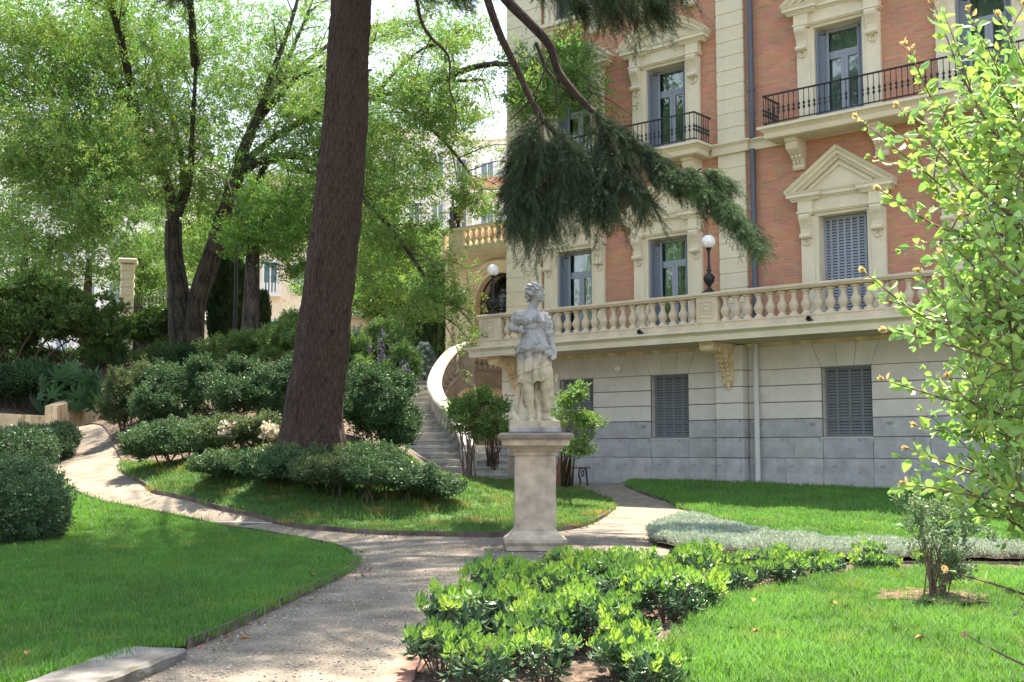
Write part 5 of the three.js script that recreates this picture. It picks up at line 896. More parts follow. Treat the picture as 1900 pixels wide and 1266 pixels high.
  bough([V(join.x, join.y, join.z), A(500, -60, 16.5), A(400, -60, 15.9), A(330, -30, 15.6)], [0.08, 0.05, 0.02], { from: 0.55, n: 12, side: 0.6, drop: 0.35, wide: 0.4 });
  // thin dead twigs under the crown
  wood.push(limb([A(770, -20, 17.2), A(782, 40, 17.2), A(800, 70, 17.1), A(832, 105, 17.1), A(834, 165, 17.1), A(846, 200, 17.1), A(842, 240, 17.1)], [0.03, 0.03, 0.025, 0.018, 0.012, 0.008, 0.004], 6), limb([A(800, 70, 17.1), A(780, 110, 17.2), A(768, 160, 17.2)], [0.012, 0.004], 5), limb([A(690, 130, 17.3), A(640, 135, 17.3)], [0.02, 0.02], 5));
  // the high crown that shades the garden
  for (let k = 0; k < 72; k++) {
    const y = 9.6 + 9 * Math.pow(k / 72, 0.9), a = k * 2.4 + r() * 0.5, len = (5.6 - 4.4 * (k / 72)) * (0.75 + 0.4 * r()) * (1 + 0.12 * Math.max(0, Math.cos(a - 0.33))), p0 = V(up.x * y / up.y * 1.03, y, up.z * y / up.y), d = V(Math.cos(a), 0.1, Math.sin(a));
    const p1 = p0.clone().addScaledVector(d, len * 0.5).add(V(0, 0.3, 0)), p2 = p0.clone().addScaledVector(d, len).add(V(0, -0.25 * len * 0.4, 0)); wood.push(limb([p0, p1, p2], [0.07, 0.045, 0.012], 6));
    for (let j = 0; j < 130; j++) { const t = 0.12 + 0.88 * r(), p = t < 0.5 ? p0.clone().lerp(p1, t * 2) : p1.clone().lerp(p2, t * 2 - 1), sd = V(-d.z, 0, d.x).multiplyScalar((r() - 0.5) * 2.0 * (1.1 - 0.4 * t)); p.add(sd); p.y += (r() - 0.6) * 0.5; put(p, V(d.x + (r() - 0.5) * 1.6, -0.3 + (r() - 0.5), d.z + (r() - 0.5) * 1.6), 1.5 + r() * 1.1, green()); }
  }
  part('branches', merge(wood), cedarBark, tree);
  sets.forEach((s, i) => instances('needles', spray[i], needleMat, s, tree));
}

// ================================================================ broad-leaved trees
const elmLeaf = leafMat([0.135, 0.265, 0.04], 0.85, 0.15, 0.48);
const elmSprig = [sprig(31, 18, 0.42, 0.075, 0.036, 1.0, 0.4), sprig(32, 16, 0.36, 0.07, 0.034, 1.1, 0.3), sprig(33, 20, 0.5, 0.07, 0.034, 0.9, 0.5)];
function scatter3(name, geos, m, list, parent) { geos.forEach((g, i) => { const l = list.filter((_, k) => k % geos.length === i); if (l.length) instances(name, g, m, l, parent); }); }
// limbs given as [radius, [u, v, D] ...]; twigs grow along them and carry leaf clumps
function broadTree(name, label, base, trunkPts, trunkR, limbs, lobes, count, opt = {}) {
  const tree = thing(name, label, 'tree', base.toArray(), 0, opt.group), A = (q) => at(...q).sub(base), r = rng(opt.seed ?? 5), wood = [];
  part('trunk', merge(trunkPts.map((t, i) => limb(t.map((q) => (q.isVector3 ? q : A(q))), trunkR[i], 18, 0.12, i * 3 + 2, 1))), opt.bark ?? elmBark, tree);
  const list = [];
  for (const [rad, ...pts] of limbs) {
    const c = pts.map(A); wood.push(limb(c, [rad * 0.95, rad * 0.62, rad * 0.4, rad * 0.18], 9, 0.08, r() * 20));
    const cur = new THREE.CatmullRomCurve3(c), len = cur.getLength(), n = Math.round(len * (opt.twigs ?? 2.2));
    for (let k = 0; k < n; k++) {
      const t = 0.25 + 0.75 * (k + r()) / n, p = cur.getPoint(Math.min(1, t)), tan = cur.getTangent(Math.min(1, t)), d = V(tan.x + (r() - 0.5) * 1.8, tan.y * 0.5 + (r() - 0.3) * 0.9, tan.z + (r() - 0.5) * 1.8).normalize(), L = (0.9 + r() * 1.6) * (opt.reach ?? 1);
      const m = p.clone().addScaledVector(d, L * 0.5), e = p.clone().addScaledVector(d, L).add(V(0, -0.25 * L, 0)); wood.push(limb([p, m, e], [0.022, 0.014, 0.005], 4));
      for (let j = 0; j < (opt.dense ?? 15); j++) { const s = 0.3 + 0.75 * r(), q = s < 0.5 ? p.clone().lerp(m, s * 2) : m.clone().lerp(e, Math.min(1, s * 2 - 1)); q.add(V((r() - 0.5) * 0.6, (r() - 0.6) * 0.4, (r() - 0.5) * 0.6)); list.push([mtx(q, 0.7 + r() * 0.6, r, 1.5), tone(r, opt.tint ?? [1, 1, 1], 0.2, 0.3)]); }
    }
  }
  if (wood.length) part('branches', merge(wood), opt.bark ?? elmBark, tree);
  if (lobes.length) list.push(...clumps(lobes.map(([c, q, s]) => [c.clone().sub(base), q, s]), count, r, { per: 26, spread: 0.3, hollow: 0.1, tilt: 1.5, yellow: 0.3, base: opt.tint ?? [1, 1, 1], ...(opt.clump ?? {}) }));
  scatter3('crown', opt.sprigs ?? elmSprig, opt.leaf ?? elmLeaf, list, tree); return tree;
}
{
  const b = at(352, 655, 34.5); b.y = land(b.x, b.z);
  broadTree('elm_tree', 'spreading elm with several grey stems rising from one short trunk', b,
    [[V(-0.1, -0.4, 0), [338, 640, 34.5], [334, 580, 34.5], [330, 530, 34.5], [322, 470, 34.4], [322, 410, 34.3]], [V(0.1, -0.4, 0.05), [359, 625, 34.4], [364, 565, 34.3], [388, 490, 34.3], [408, 425, 34.2], [415, 395, 34.1]]], [[0.46, 0.36, 0.34, 0.31, 0.27, 0.24], [0.40, 0.31, 0.29, 0.28, 0.26, 0.23]],
    [[0.19, [322, 410, 34.3], [310, 340, 34], [262, 245, 33.5], [240, 150, 33], [228, 60, 32.6], [226, -20, 32.4]], [0.15, [322, 410, 34.3], [340, 345, 34.4], [325, 235, 34.6], [292, 140, 35], [275, 20, 35.2]], [0.14, [330, 400, 34.2], [352, 330, 33.8], [357, 230, 33.2], [362, 120, 32.6], [350, 10, 32]], [0.12, [310, 340, 34], [302, 300, 34.4], [280, 200, 35], [268, 100, 35.6]],
      [0.2, [415, 395, 34.1], [430, 345, 34], [470, 240, 33.8], [500, 150, 33.5], [540, 40, 33], [560, -30, 32.8]], [0.16, [415, 395, 34.1], [432, 330, 34], [500, 262, 33.4], [560, 225, 32.8], [640, 180, 32], [720, 175, 31], [800, 155, 30], [900, 148, 29]], [0.17, [418, 395, 34.1], [455, 315, 33.5], [540, 288, 32.6], [580, 300, 32], [650, 350, 31], [730, 430, 30], [790, 520, 29.5], [815, 590, 29.2]], [0.16, [425, 380, 34.1], [465, 365, 34], [500, 300, 33.5], [600, 325, 32.5], [680, 300, 31.6]], [0.15, [470, 240, 33.8], [500, 170, 34], [560, 120, 34.2], [650, 60, 34.3], [740, 40, 34]], [0.15, [440, 300, 34], [480, 205, 34.6], [545, 85, 35], [580, 0, 35.4]], [0.12, [480, 220, 34], [545, 150, 33], [640, 105, 31.6], [720, 60, 30.5]],
      [0.13, [300, 310, 34], [240, 280, 33], [170, 250, 32], [100, 300, 31]], [0.12, [262, 245, 33.5], [200, 120, 33], [160, 90, 32.6], [60, 30, 32], [0, 5, 31.6]], [0.1, [262, 245, 33.5], [190, 128, 33], [100, 98, 32], [0, 65, 31]], [0.1, [240, 230, 33.4], [130, 178, 32.6], [50, 175, 32], [-40, 210, 31.4]], [0.1, [310, 340, 34], [230, 270, 34.6], [120, 245, 35], [20, 300, 35.4]], [0.1, [640, 180, 32], [720, 190, 31.6], [800, 240, 31], [870, 320, 30.6], [900, 380, 30.4]], [0.14, [262, 245, 33.5], [220, 60, 31], [180, -60, 29], [130, -110, 26.5], [190, -150, 23.5]], [0.14, [362, 120, 32.6], [350, -30, 30.5], [335, -120, 27.5]], [0.12, [800, 155, 30], [900, 120, 28.6], [990, 130, 27.4], [1050, 170, 27]], [0.08, [700, 170, 31.2], [770, 100, 31], [850, 60, 30.8]]],
    [blob(80, 120, 31, 170, 130, 3), blob(250, 90, 35, 160, 120, 4), blob(420, 120, 36, 140, 150, 4, 5), blob(120, 300, 30.5, 170, 120, 2.6), blob(300, 280, 34.5, 140, 120, 4, 5), blob(60, 440, 30, 110, 80, 2, 1.2), blob(200, 420, 30, 80, 70, 1.8, 1.0), blob(470, 380, 36, 90, 90, 3, 3), blob(640, 250, 33, 110, 120, 3), blob(650, 420, 33, 110, 120, 3, 3.4), blob(760, 260, 31, 110, 130, 3, 3.6), blob(840, 200, 30, 70, 120, 2.4, 1.6), blob(800, 560, 29.5, 60, 50, 1.2, 0.8), blob(720, 480, 30.5, 80, 90, 2, 1.8), blob(985, 170, 27.2, 42, 60, 1, 0.9), blob(1060, 130, 27.2, 36, 55, 0.9, 0.7), blob(820, 60, 31, 90, 60, 2, 0.8), blob(560, 150, 36, 80, 110, 3, 1.2), blob(370, 420, 38, 90, 90, 2, 2.4), blob(600, 380, 37, 90, 110, 2.5, 2.0), blob(880, 380, 30.5, 40, 50, 1.2, 0.5), blob(120, -95, 27, 150, 50, 3, 6), blob(330, -110, 27.5, 120, 50, 3, 4), blob(200, -150, 23.6, 150, 50, 2.5, 6), blob(1010, 190, 27.1, 50, 50, 0.9, 1.0)], 27500, { seed: 8, twigs: 2.6, dense: 16 });
  const b2 = at(465, 690, 31); b2.y = land(b2.x, b2.z);
  broadTree('elm_tree', 'smaller tree with a single pale trunk between the elm and the cedar', b2, [[V(0, -0.3, 0), [463, 640, 31], [466, 570, 31], [468, 500, 31], [470, 440, 31]]], [[0.32, 0.25, 0.22, 0.2, 0.16]], [[0.12, [470, 440, 31], [500, 400, 31], [540, 340, 31]], [0.12, [470, 440, 31], [440, 390, 31], [420, 330, 31.4]]], [blob(465, 450, 31, 70, 45, 1.6), blob(520, 400, 31.5, 60, 60, 2), blob(550, 480, 31, 40, 50, 1.4)], 1300, { seed: 18, tint: [0.9, 1.05, 0.7] });
  // trees on the street behind
  const far = [[255, 620, 49, 'street tree showing above the spiked gate', [[265, 500, 49, 70, 80, 3], [330, 560, 49, 60, 50, 2.5]]], [410, 620, 52, 'street tree behind the fork of the elm', [[390, 470, 52, 70, 90, 3]]], [800, 620, 50, 'pale green tree behind the tall cypress', [[770, 480, 50, 60, 90, 3]]], [40, 620, 44, 'tall leafy street tree far behind the broad green shrub', [[30, 330, 44, 130, 150, 4], [-40, 480, 43, 120, 90, 3]]], [160, 620, 47, 'dense street tree behind the rusticated gate pillar', [[150, 470, 47, 80, 90, 3], [190, 330, 47, 90, 90, 3]]], [640, 620, 46, 'leafy tree beyond the garden wall behind the cedar', [[690, 430, 46, 80, 80, 3], [610, 540, 46, 60, 60, 2.5]]], [720, 640, 44, 'round green tree in front of the wall beside the cypress', [[720, 560, 43, 60, 60, 2]]]];
  for (const [u, v, D, label, lobes] of far) { const q = at(u, v, D); q.y = land(q.x, q.z); broadTree('street_tree', label, q, [[V(0, -0.3, 0), [u, v - 40, D], [u + 6, v - 140, D]]], [[0.25, 0.2, 0.12]], [], lobes.map((l) => blob(...l)), 1500, { seed: u + 1, tint: [0.9, 0.95, 0.8], clump: { size: 1.5 } }); }
  // garden trees on the other side of the lawn, left of the view; the windows mirror them
  for (const [x, z, h, s, label] of [[-17, -11, 11, 41, 'broad garden tree beyond the left edge of the lawn'], [-20, -19, 13, 42, 'tall garden tree left of the retaining wall'], [-14, -1, 10, 43, 'garden tree beside the viewer on the left'], [-22, -4, 13, 44, 'big garden tree far to the left of the viewer']]) {
    const q = V(x, land(x, z), z), t = thing('garden_tree', label, 'tree', q.toArray()), r = rng(s); part('trunk', limb([V(0, -0.3, 0), V(0.1, h * 0.25, 0.1), V(-0.1, h * 0.55, 0), V(0, h * 0.85, 0)], [0.36, 0.28, 0.2, 0.06], 12, 0.1, s), elmBark, t);
    scatter3('crown', elmSprig, elmLeaf, clumps([[V(0, h * 0.6, 0), [h * 0.36, h * 0.32, h * 0.36], 3], [V(h * 0.2, h * 0.42, h * 0.1), [h * 0.22, h * 0.18, h * 0.22], 1], [V(-h * 0.18, h * 0.45, -h * 0.12), [h * 0.22, h * 0.18, h * 0.22], 1]], 3800, r, { size: 1.7, per: 20, spread: 0.26, hollow: 0.2, base: [0.9, 0.95, 0.8] }), t);
  }
}
// ---------------------------------------------------------------- cypresses and the blue spruce
const cypressMat = leafMat([0.035, 0.075, 0.028], 0.85, 0.05, 0.15), cypressSprig = (() => { const r = rng(9), l = []; for (let i = 0; i < 22; i++) l.push(place(leaf(0.11, 0.028, 0.2, 0), (r() - 0.5) * 0.09, r() * 0.22, (r() - 0.5) * 0.09, 0.25 * r(), r() * 6.28, (r() - 0.5) * 0.5)); return bare(l); })();
for (const [u, v0, v1, D, ru, label] of [[408, 470, 672, 37, 24, 'dark column cypress between the elm and the lamp post'], [437, 500, 680, 38, 14, 'narrow dark cypress behind the lamp post'], [482, 560, 690, 36, 12, 'slim cypress beside the pale trunk'], [808, 505, 700, 37.5, 26, 'tall dark cypress beside the low cream wing'], [775, 560, 690, 39, 20, 'dark cypress behind the blue spruce']]) {
  const b = at(u, v1, D); b.y = land(b.x, b.z); const h = at(u, v0, D).y - b.y, R = ru * D / FOCAL, t = thing('cypress', label, 'tree', b.toArray(), 0, 'cypresses'), r = rng(u), list = [];
  part('trunk', limb([V(0, -0.2, 0), V(0, h * 0.5, 0), V(0, h * 0.95, 0)], [0.12, 0.08, 0.02], 8), elmBark, t);
  for (let k = 0; k < 1500; k++) { const y = Math.pow(r(), 0.85), a = r() * 6.28, q = R * (0.55 + 0.5 * r()) * Math.pow(Math.sin(Math.PI * (0.12 + 0.86 * y)), 0.6) * (1 + 0.15 * Math.sin(a * 5 + y * 20)); list.push([mtx(V(Math.cos(a) * q, y * h, Math.sin(a) * q), 1 + r() * 0.5, r, 0.35), tone(r, [1, 1, 1], 0.3, 0.2)]); }
  instances('crown', cypressSprig, cypressMat, list, t);
}
{
  const D = 33.8, b = at(787, 700, D); b.y = 3.6; const t = thing('blue_spruce', 'small silvery blue spruce at the head of the stairs', 'tree', b.toArray()), r = rng(4), list = [], h = 1.1, m = leafMat([0.20, 0.28, 0.27], 0.8, 0.05, 0.15), tufts = needleSpray(5, 0.2);
  part('trunk', limb([V(0, -0.2, 0), V(0, h * 0.95, 0)], [0.04, 0.01], 6), twigMat, t);
  for (let k = 0; k < 70; k++) { const f = k / 70, y = 0.04 + f * 1.05, R = 0.72 * Math.pow(1 - f, 1.0) * (0.8 + 0.35 * r()) + 0.02; { const a = k * 2.4 + r() * 0.4; for (let i = 0; i < 14; i++) { const q = R * (i + 1) / 14; list.push([new THREE.Matrix4().compose(V(Math.cos(a) * q, y - q * 0.12 + 0.03 * r(), Math.sin(a) * q), new THREE.Quaternion().setFromUnitVectors(V(0, 1, 0), V(Math.cos(a) + (r() - 0.5), 0.1 + (r() - 0.5) * 0.6, Math.sin(a) + (r() - 0.5)).normalize()), V(0.9, 0.7, 0.9)), tone(r, [1, 1, 1], 0.25, 0.05)]); } } }
  instances('needles', tufts, m, list, t);
}

// ================================================================ shrubs
const laurel = [sprig(51, 12, 0.2, 0.07, 0.03, 0.9, 0.2), sprig(52, 14, 0.24, 0.065, 0.03, 1.0, 0.2)];
const small = [sprig(53, 18, 0.13, 0.03, 0.016, 0.9, 0.1), sprig(54, 16, 0.12, 0.03, 0.016, 1.0, 0.1)];
const maple = [sprig(55, 12, 0.3, 0.1, 0.075, 1.2, 0.4), sprig(56, 12, 0.28, 0.09, 0.07, 1.2, 0.3)];
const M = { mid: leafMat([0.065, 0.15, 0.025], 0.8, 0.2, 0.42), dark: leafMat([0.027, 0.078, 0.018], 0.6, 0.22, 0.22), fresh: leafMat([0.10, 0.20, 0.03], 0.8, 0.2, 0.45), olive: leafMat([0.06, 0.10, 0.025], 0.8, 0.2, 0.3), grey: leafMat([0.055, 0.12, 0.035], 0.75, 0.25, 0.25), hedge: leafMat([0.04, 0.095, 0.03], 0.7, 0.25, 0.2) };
// an uneven outline: every rounded mass is broken into smaller ones of different sizes
function ragged(lobes, r) { return lobes.flatMap(([c, q, s]) => { const out = [[c, [q[0] * 0.72, q[1] * 0.72, q[2] * 0.72], s * 0.5]]; for (let k = 0; k < 5; k++) { const a = r() * 6.283, e = (r() - 0.25) * 1.5, f = 0.55 + r() * 0.4, z = 0.28 + r() * 0.3; out.push([V(c.x + Math.cos(a) * Math.cos(e) * q[0] * f, c.y + Math.sin(e) * q[1] * f, c.z + Math.sin(a) * Math.cos(e) * q[2] * f), q.map((v) => v * z), s * z * 0.55]); } return out; }); }
function shrub(name, label, base, lobes, count, m, geos, opt = {}) {
  if (!opt.tidy) lobes = ragged(lobes, rng(Math.round(Math.abs(base.x * 57 + base.z * 13)) + 3));
  const t = thing(name, label, 'shrub', base.toArray(), 0, opt.group), r = rng(opt.seed ?? Math.round(base.x * 97 + base.z * 31)), wood = [];
  for (let k = 0; k < (opt.stems ?? 7); k++) { const l = lobes[k % lobes.length], p = l[0].clone().sub(base); const s = V((r() - 0.5) * (opt.foot ?? 0.4), -0.06, (r() - 0.5) * (opt.foot ?? 0.4)), e = V(p.x + (r() - 0.5) * l[1][0], p.y + (r() - 0.2) * l[1][1] * 0.7, p.z + (r() - 0.5) * l[1][2]), rad = opt.stemR ?? 0.018, sg = (limb([s, V(lerp(s.x, e.x, 0.35) + (r() - 0.5) * 0.1, e.y * 0.5, lerp(s.z, e.z, 0.4)), e], [rad, rad * 0.75, rad * 0.3], 6)); if (opt.bark) part('stem', sg, opt.bark, t); else wood.push(sg); }
  if (wood.length) part('stems', merge(wood), twigMat, t, null, 'stuff');
  const list = clumps(lobes.map(([c, q, s]) => [c.clone().sub(base), q, s]), count, r, { per: 12, spread: 0.26, hollow: 0.5, ...(opt.clump ?? {}) });
  for (let k = 0; k < (opt.shoots ?? lobes.length * 4); k++) { const [c, q] = lobes[(r() * lobes.length) | 0], a = r() * 6.283, e = 0.15 + r() * 1.2, d = V(Math.cos(a) * Math.cos(e), Math.sin(e), Math.sin(a) * Math.cos(e)), s0 = opt.clump?.size ?? 1; for (let j = 0; j < 6; j++) { const f = 0.9 + j * 0.055 * (0.6 + r() * 0.8); list.push([mtx(V(c.x - base.x + d.x * q[0] * f, c.y - base.y + d.y * q[1] * f + j * 0.012, c.z - base.z + d.z * q[2] * f), s0 * (0.8 + r() * 0.3), r, 0.6), tone(r, [1.15, 1.15, 1], 0.2, 0.2)]); } }
  scatter3('foliage', geos, m, list, t); return t;
}
const ground = (u, v, D) => { const p = at(u, v, D); p.y = land(p.x, p.z); return p; };
shrub('broad_shrub', 'broad bright green shrub at the far left above the retaining wall', ground(70, 690, 33), [blob(30, 610, 33, 70, 60, 1.4), blob(110, 600, 33, 65, 55, 1.3), blob(180, 610, 33.4, 45, 50, 1), blob(60, 555, 33.5, 60, 40, 1.2), blob(-30, 600, 32.5, 60, 70, 1.4)], 3600, M.fresh, maple, { stems: 14, foot: 2.4, stemR: 0.03 });
shrub('leafy_bush', 'fresh green bush in front of the spiked gate', ground(275, 655, 36), [blob(280, 620, 36, 40, 28, 0.7), blob(300, 600, 36, 26, 18, 0.5)], 800, M.fresh, maple, { stemR: 0.025 });
shrub('leafy_bush', 'low green bush at the foot of the gate pillar', ground(215, 700, 33.6), [blob(200, 668, 33.6, 42, 24, 0.7), blob(290, 672, 33.8, 44, 22, 0.7)], 1200, M.mid, laurel);
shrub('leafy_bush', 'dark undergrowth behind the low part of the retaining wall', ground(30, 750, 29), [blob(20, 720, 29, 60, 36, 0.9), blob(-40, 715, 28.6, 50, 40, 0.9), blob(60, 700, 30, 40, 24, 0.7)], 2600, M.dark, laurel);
shrub('leafy_bush', 'low green bush under the broad bright shrub', ground(80, 700, 34.5), [blob(40, 672, 34.5, 50, 24, 0.8), blob(120, 675, 34.5, 44, 22, 0.7), blob(-20, 670, 34, 40, 26, 0.8)], 1700, M.mid, laurel);
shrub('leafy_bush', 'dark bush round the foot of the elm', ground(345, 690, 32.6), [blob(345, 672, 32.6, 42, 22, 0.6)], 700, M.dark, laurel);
shrub('leafy_bush', 'bright green bush between the slim cypress and the cedar', ground(520, 690, 29.5), [blob(430, 660, 29.5, 55, 30, 1), blob(515, 650, 29, 60, 36, 1), blob(560, 625, 30, 40, 30, 0.8)], 2600, M.fresh, laurel);
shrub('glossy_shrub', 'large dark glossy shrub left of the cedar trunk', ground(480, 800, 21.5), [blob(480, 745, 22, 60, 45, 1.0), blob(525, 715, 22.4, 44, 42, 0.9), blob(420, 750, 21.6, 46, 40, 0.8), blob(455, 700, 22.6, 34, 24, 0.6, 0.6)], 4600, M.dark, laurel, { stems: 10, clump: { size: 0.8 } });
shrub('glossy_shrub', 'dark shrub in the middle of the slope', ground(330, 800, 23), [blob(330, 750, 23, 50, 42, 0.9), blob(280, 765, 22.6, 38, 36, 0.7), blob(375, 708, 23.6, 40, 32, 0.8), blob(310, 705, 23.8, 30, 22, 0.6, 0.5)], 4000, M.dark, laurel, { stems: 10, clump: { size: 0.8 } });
shrub('box_hedge', 'olive green hedge beside the bend of the path', ground(225, 815, 24), [blob(225, 755, 24, 32, 52, 0.7), blob(255, 740, 24.5, 30, 45, 0.7)], 3000, M.olive, small, { clump: { size: 1.3 } });
shrub('pale_shrub', 'low shrub with pale glinting leaves beside the path edge', ground(320, 855, 19.3), [blob(300, 826, 19.3, 60, 30, 0.55), blob(370, 820, 19.6, 50, 32, 0.55), blob(258, 838, 19.2, 26, 20, 0.35)], 4200, M.grey, laurel, { clump: { size: 0.75 } });
{ // shrub with small pale flowers
  const b = ground(455, 840, 18.8), t = shrub('flowering_shrub', 'low shrub with pale blossoms against the cedar trunk', b, [blob(440, 812, 18.8, 50, 26, 0.4), blob(495, 808, 18.9, 26, 26, 0.35)], 1800, M.olive, laurel, { clump: { size: 0.75 } }), r = rng(61);
  scatter3('blossom', [sprig(62, 14, 0.08, 0.03, 0.022, 1.2, 0)], leafMat([0.62, 0.56, 0.45], 0.8, 0, 0.3), clumps([[at(498, 806, 18.6).sub(b), [0.14, 0.16, 0.14]], [at(425, 800, 18.5).sub(b), [0.1, 0.14, 0.1]]], 240, r, { per: 6, spread: 0.4, hollow: 0.3 }), t);
}
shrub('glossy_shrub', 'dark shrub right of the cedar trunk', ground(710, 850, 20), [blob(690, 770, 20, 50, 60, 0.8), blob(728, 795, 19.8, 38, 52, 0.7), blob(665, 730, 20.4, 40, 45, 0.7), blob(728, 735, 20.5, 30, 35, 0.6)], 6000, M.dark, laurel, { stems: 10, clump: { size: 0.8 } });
{ // lilac
  const b = ground(700, 735, 26), t = shrub('lilac_bush', 'lilac bush with purple flower heads beside the upper stairs', b, [blob(675, 660, 26, 40, 40, 0.8), blob(715, 640, 26.3, 40, 40, 0.8), blob(740, 690, 25.5, 32, 36, 0.6), blob(690, 710, 25.6, 45, 34, 0.7), blob(640, 690, 26.4, 40, 50, 0.8)], 4200, M.fresh, laurel, { stems: 12 }), r = rng(71);
  const head = (() => { const q = rng(3), l = []; for (let i = 0; i < 60; i++) { const y = q(), R = 0.055 * (1 - y * 0.75), a = q() * 6.28; l.push(place(leaf(0.018, 0.018, 0.2, 0.2), Math.cos(a) * R, y * 0.17, Math.sin(a) * R, 0.8 + q(), a, 0)); } return bare(l); })(), hm = leafMat([0.36, 0.27, 0.47], 0.8, 0, 0.3);
  for (const [u, v, D] of [[708, 648, 25.3], [733, 654, 25.2], [702, 668, 25.2], [706, 676, 25.1], [660, 622, 25.6], [756, 694, 24.9], [748, 702, 24.9], [750, 712, 24.8], [757, 718, 24.8], [745, 690, 25], [712, 625, 25.6], [690, 655, 25.3], [668, 640, 25.4]]) { const o = part('flower_head', head, hm, t); o.position.copy(at(u, v, D).sub(b)); o.rotation.set((r() - 0.5) * 1.2, r() * 6, (r() - 0.5) * 1.2); o.scale.setScalar(1.1 + r() * 0.5); }
}
// low evergreen cover round the foot of the cedar, built up of separate cushions
[[430, 862, 17, 62, 26, 'low cover at the left end below the cedar'], [520, 868, 16.4, 66, 30, 'low evergreen cushion under the cedar trunk'], [610, 878, 15.9, 62, 30, 'low evergreen cushion with pale tips in front of the cedar trunk'], [690, 878, 15.9, 60, 28, 'low evergreen cushion right below the dark shrub'], [765, 888, 16.0, 52, 22, 'low evergreen cushion at the right end near the lit grass'], [560, 848, 17.0, 70, 24, 'low evergreen cushion hugging the cedar trunk'], [690, 852, 17.2, 62, 24, 'low evergreen cushion behind the front row right of the cedar'], [815, 902, 16.4, 28, 12, 'smallest low cushion beside the lit grass']].forEach(([u, v, D, ru, rv, label], i) => shrub('ground_cover', label, ground(u, v + rv, D), [blob(u, v + 9, D, ru, rv * 0.66, 0.6), blob(u - ru * 0.4, v + 10, D - 0.2, ru * 0.6, rv * 0.5, 0.4)], 2200, [M.grey, M.hedge, M.olive][i % 3], i % 2 ? small : [...small, ...laurel.map((g) => g.clone().scale(0.55, 0.55, 0.55))], { group: 'low evergreen cover below the cedar', clump: { size: 1.25, flat: 0.6 } }));
// clipped cushions along the left edge
[[60, 828, 22.4, 65, 26, 0.9, 'far clipped cushion below the beige retaining wall'], [112, 815, 23, 18, 19, 0.4, 'small pale clipped cushion at the edge of the path'], [20, 845, 19.5, 60, 34, 0.9, 'middle clipped cushion at the left edge'], [60, 832, 20.8, 24, 24, 0.5, 'clipped cushion beside the path bend'], [25, 935, 14.6, 75, 72, 0.8, 'large near clipped cushion on the left lawn'], [60, 960, 14.0, 42, 55, 0.6, 'near clipped cushion bulging over the left lawn'], [-40, 960, 13.6, 70, 80, 0.8, 'clipped cushion cut by the left edge']].forEach(([u, v, D, ru, rv, rd, label], i) => shrub('clipped_bush', label, ground(u, v + rv, D), [blob(u, v, D, ru, rv, rd)], i > 3 ? 5600 : 2600, M.hedge, small, { group: 'clipped cushions on the left', tidy: true, clump: { size: i > 3 ? 1.0 : 1.3, hollow: 0.75, spread: 0.14 } }));

// multi-stemmed shrubs by the stairs and behind the pedestal
const stemWood = std([0.13, 0.09, 0.065], 0.9);
shrub('stemmed_shrub', 'many stemmed shrub in front of the lower stairs', onLand(872, 889), [blob(868, 775, 25.4, 30, 30, 0.4), blob(848, 795, 25.2, 20, 20, 0.35), blob(885, 805, 25.4, 22, 26, 0.35), blob(832, 770, 25.6, 18, 14, 0.25)], 260, M.fresh, laurel, { shoots: 14, clump: { per: 5, hollow: 0.2, spread: 0.3, size: 1.15 }, stems: 16, foot: 0.3, stemR: 0.02, bark: stemWood });
shrub('stemmed_shrub', 'many stemmed shrub left of the statue pedestal', onLand(915, 892), [blob(915, 765, 25.6, 24, 26, 0.35), blob(905, 805, 25.4, 18, 26, 0.3), blob(935, 805, 25.2, 12, 22, 0.25)], 190, M.fresh, laurel, { shoots: 20, clump: { per: 5, hollow: 0.2, spread: 0.3, size: 1.15 }, stems: 16, foot: 0.35, stemR: 0.02, bark: stemWood });
shrub('stemmed_shrub', 'stemmed shrub sprouting from a stump right of the pedestal', onLand(1052, 908), [blob(1038, 775, 19.2, 22, 26, 0.3), blob(1070, 770, 19.2, 16, 22, 0.25), blob(1072, 738, 19.2, 9, 10, 0.15, 0.25), blob(1082, 805, 19.2, 20, 22, 0.25), blob(1095, 790, 19.3, 12, 10, 0.15, 0.3), blob(1076, 838, 19.2, 15, 16, 0.2, 0.5)], 170, M.fresh, laurel, { shoots: 12, clump: { per: 5, hollow: 0.2, spread: 0.3 }, stems: 14, foot: 0.3, stemR: 0.016, bark: stemWood });
{ const b = onLand(1046, 908), t = thing('tree_stump', 'old brown stump behind the statue pedestal', 'stump', b.toArray()), r = rng(12); part('stump', merge([0, 1, 2, 3, 4, 5, 6].map((k) => { const a = k * 0.9, h = 0.35 + r() * 0.32; return limb([V(Math.cos(a) * 0.12, -0.1, Math.sin(a) * 0.12), V(Math.cos(a) * 0.09, h * 0.5, Math.sin(a) * 0.09), V(Math.cos(a) * 0.07 - 0.03, h, Math.sin(a) * 0.07)], [0.075, 0.06, 0.03], 8, 0.3, k); })), new THREE.MeshStandardMaterial({ map: barkTex([118, 76, 58], 14, 1.5, 22), roughness: 0.95 }), t); }
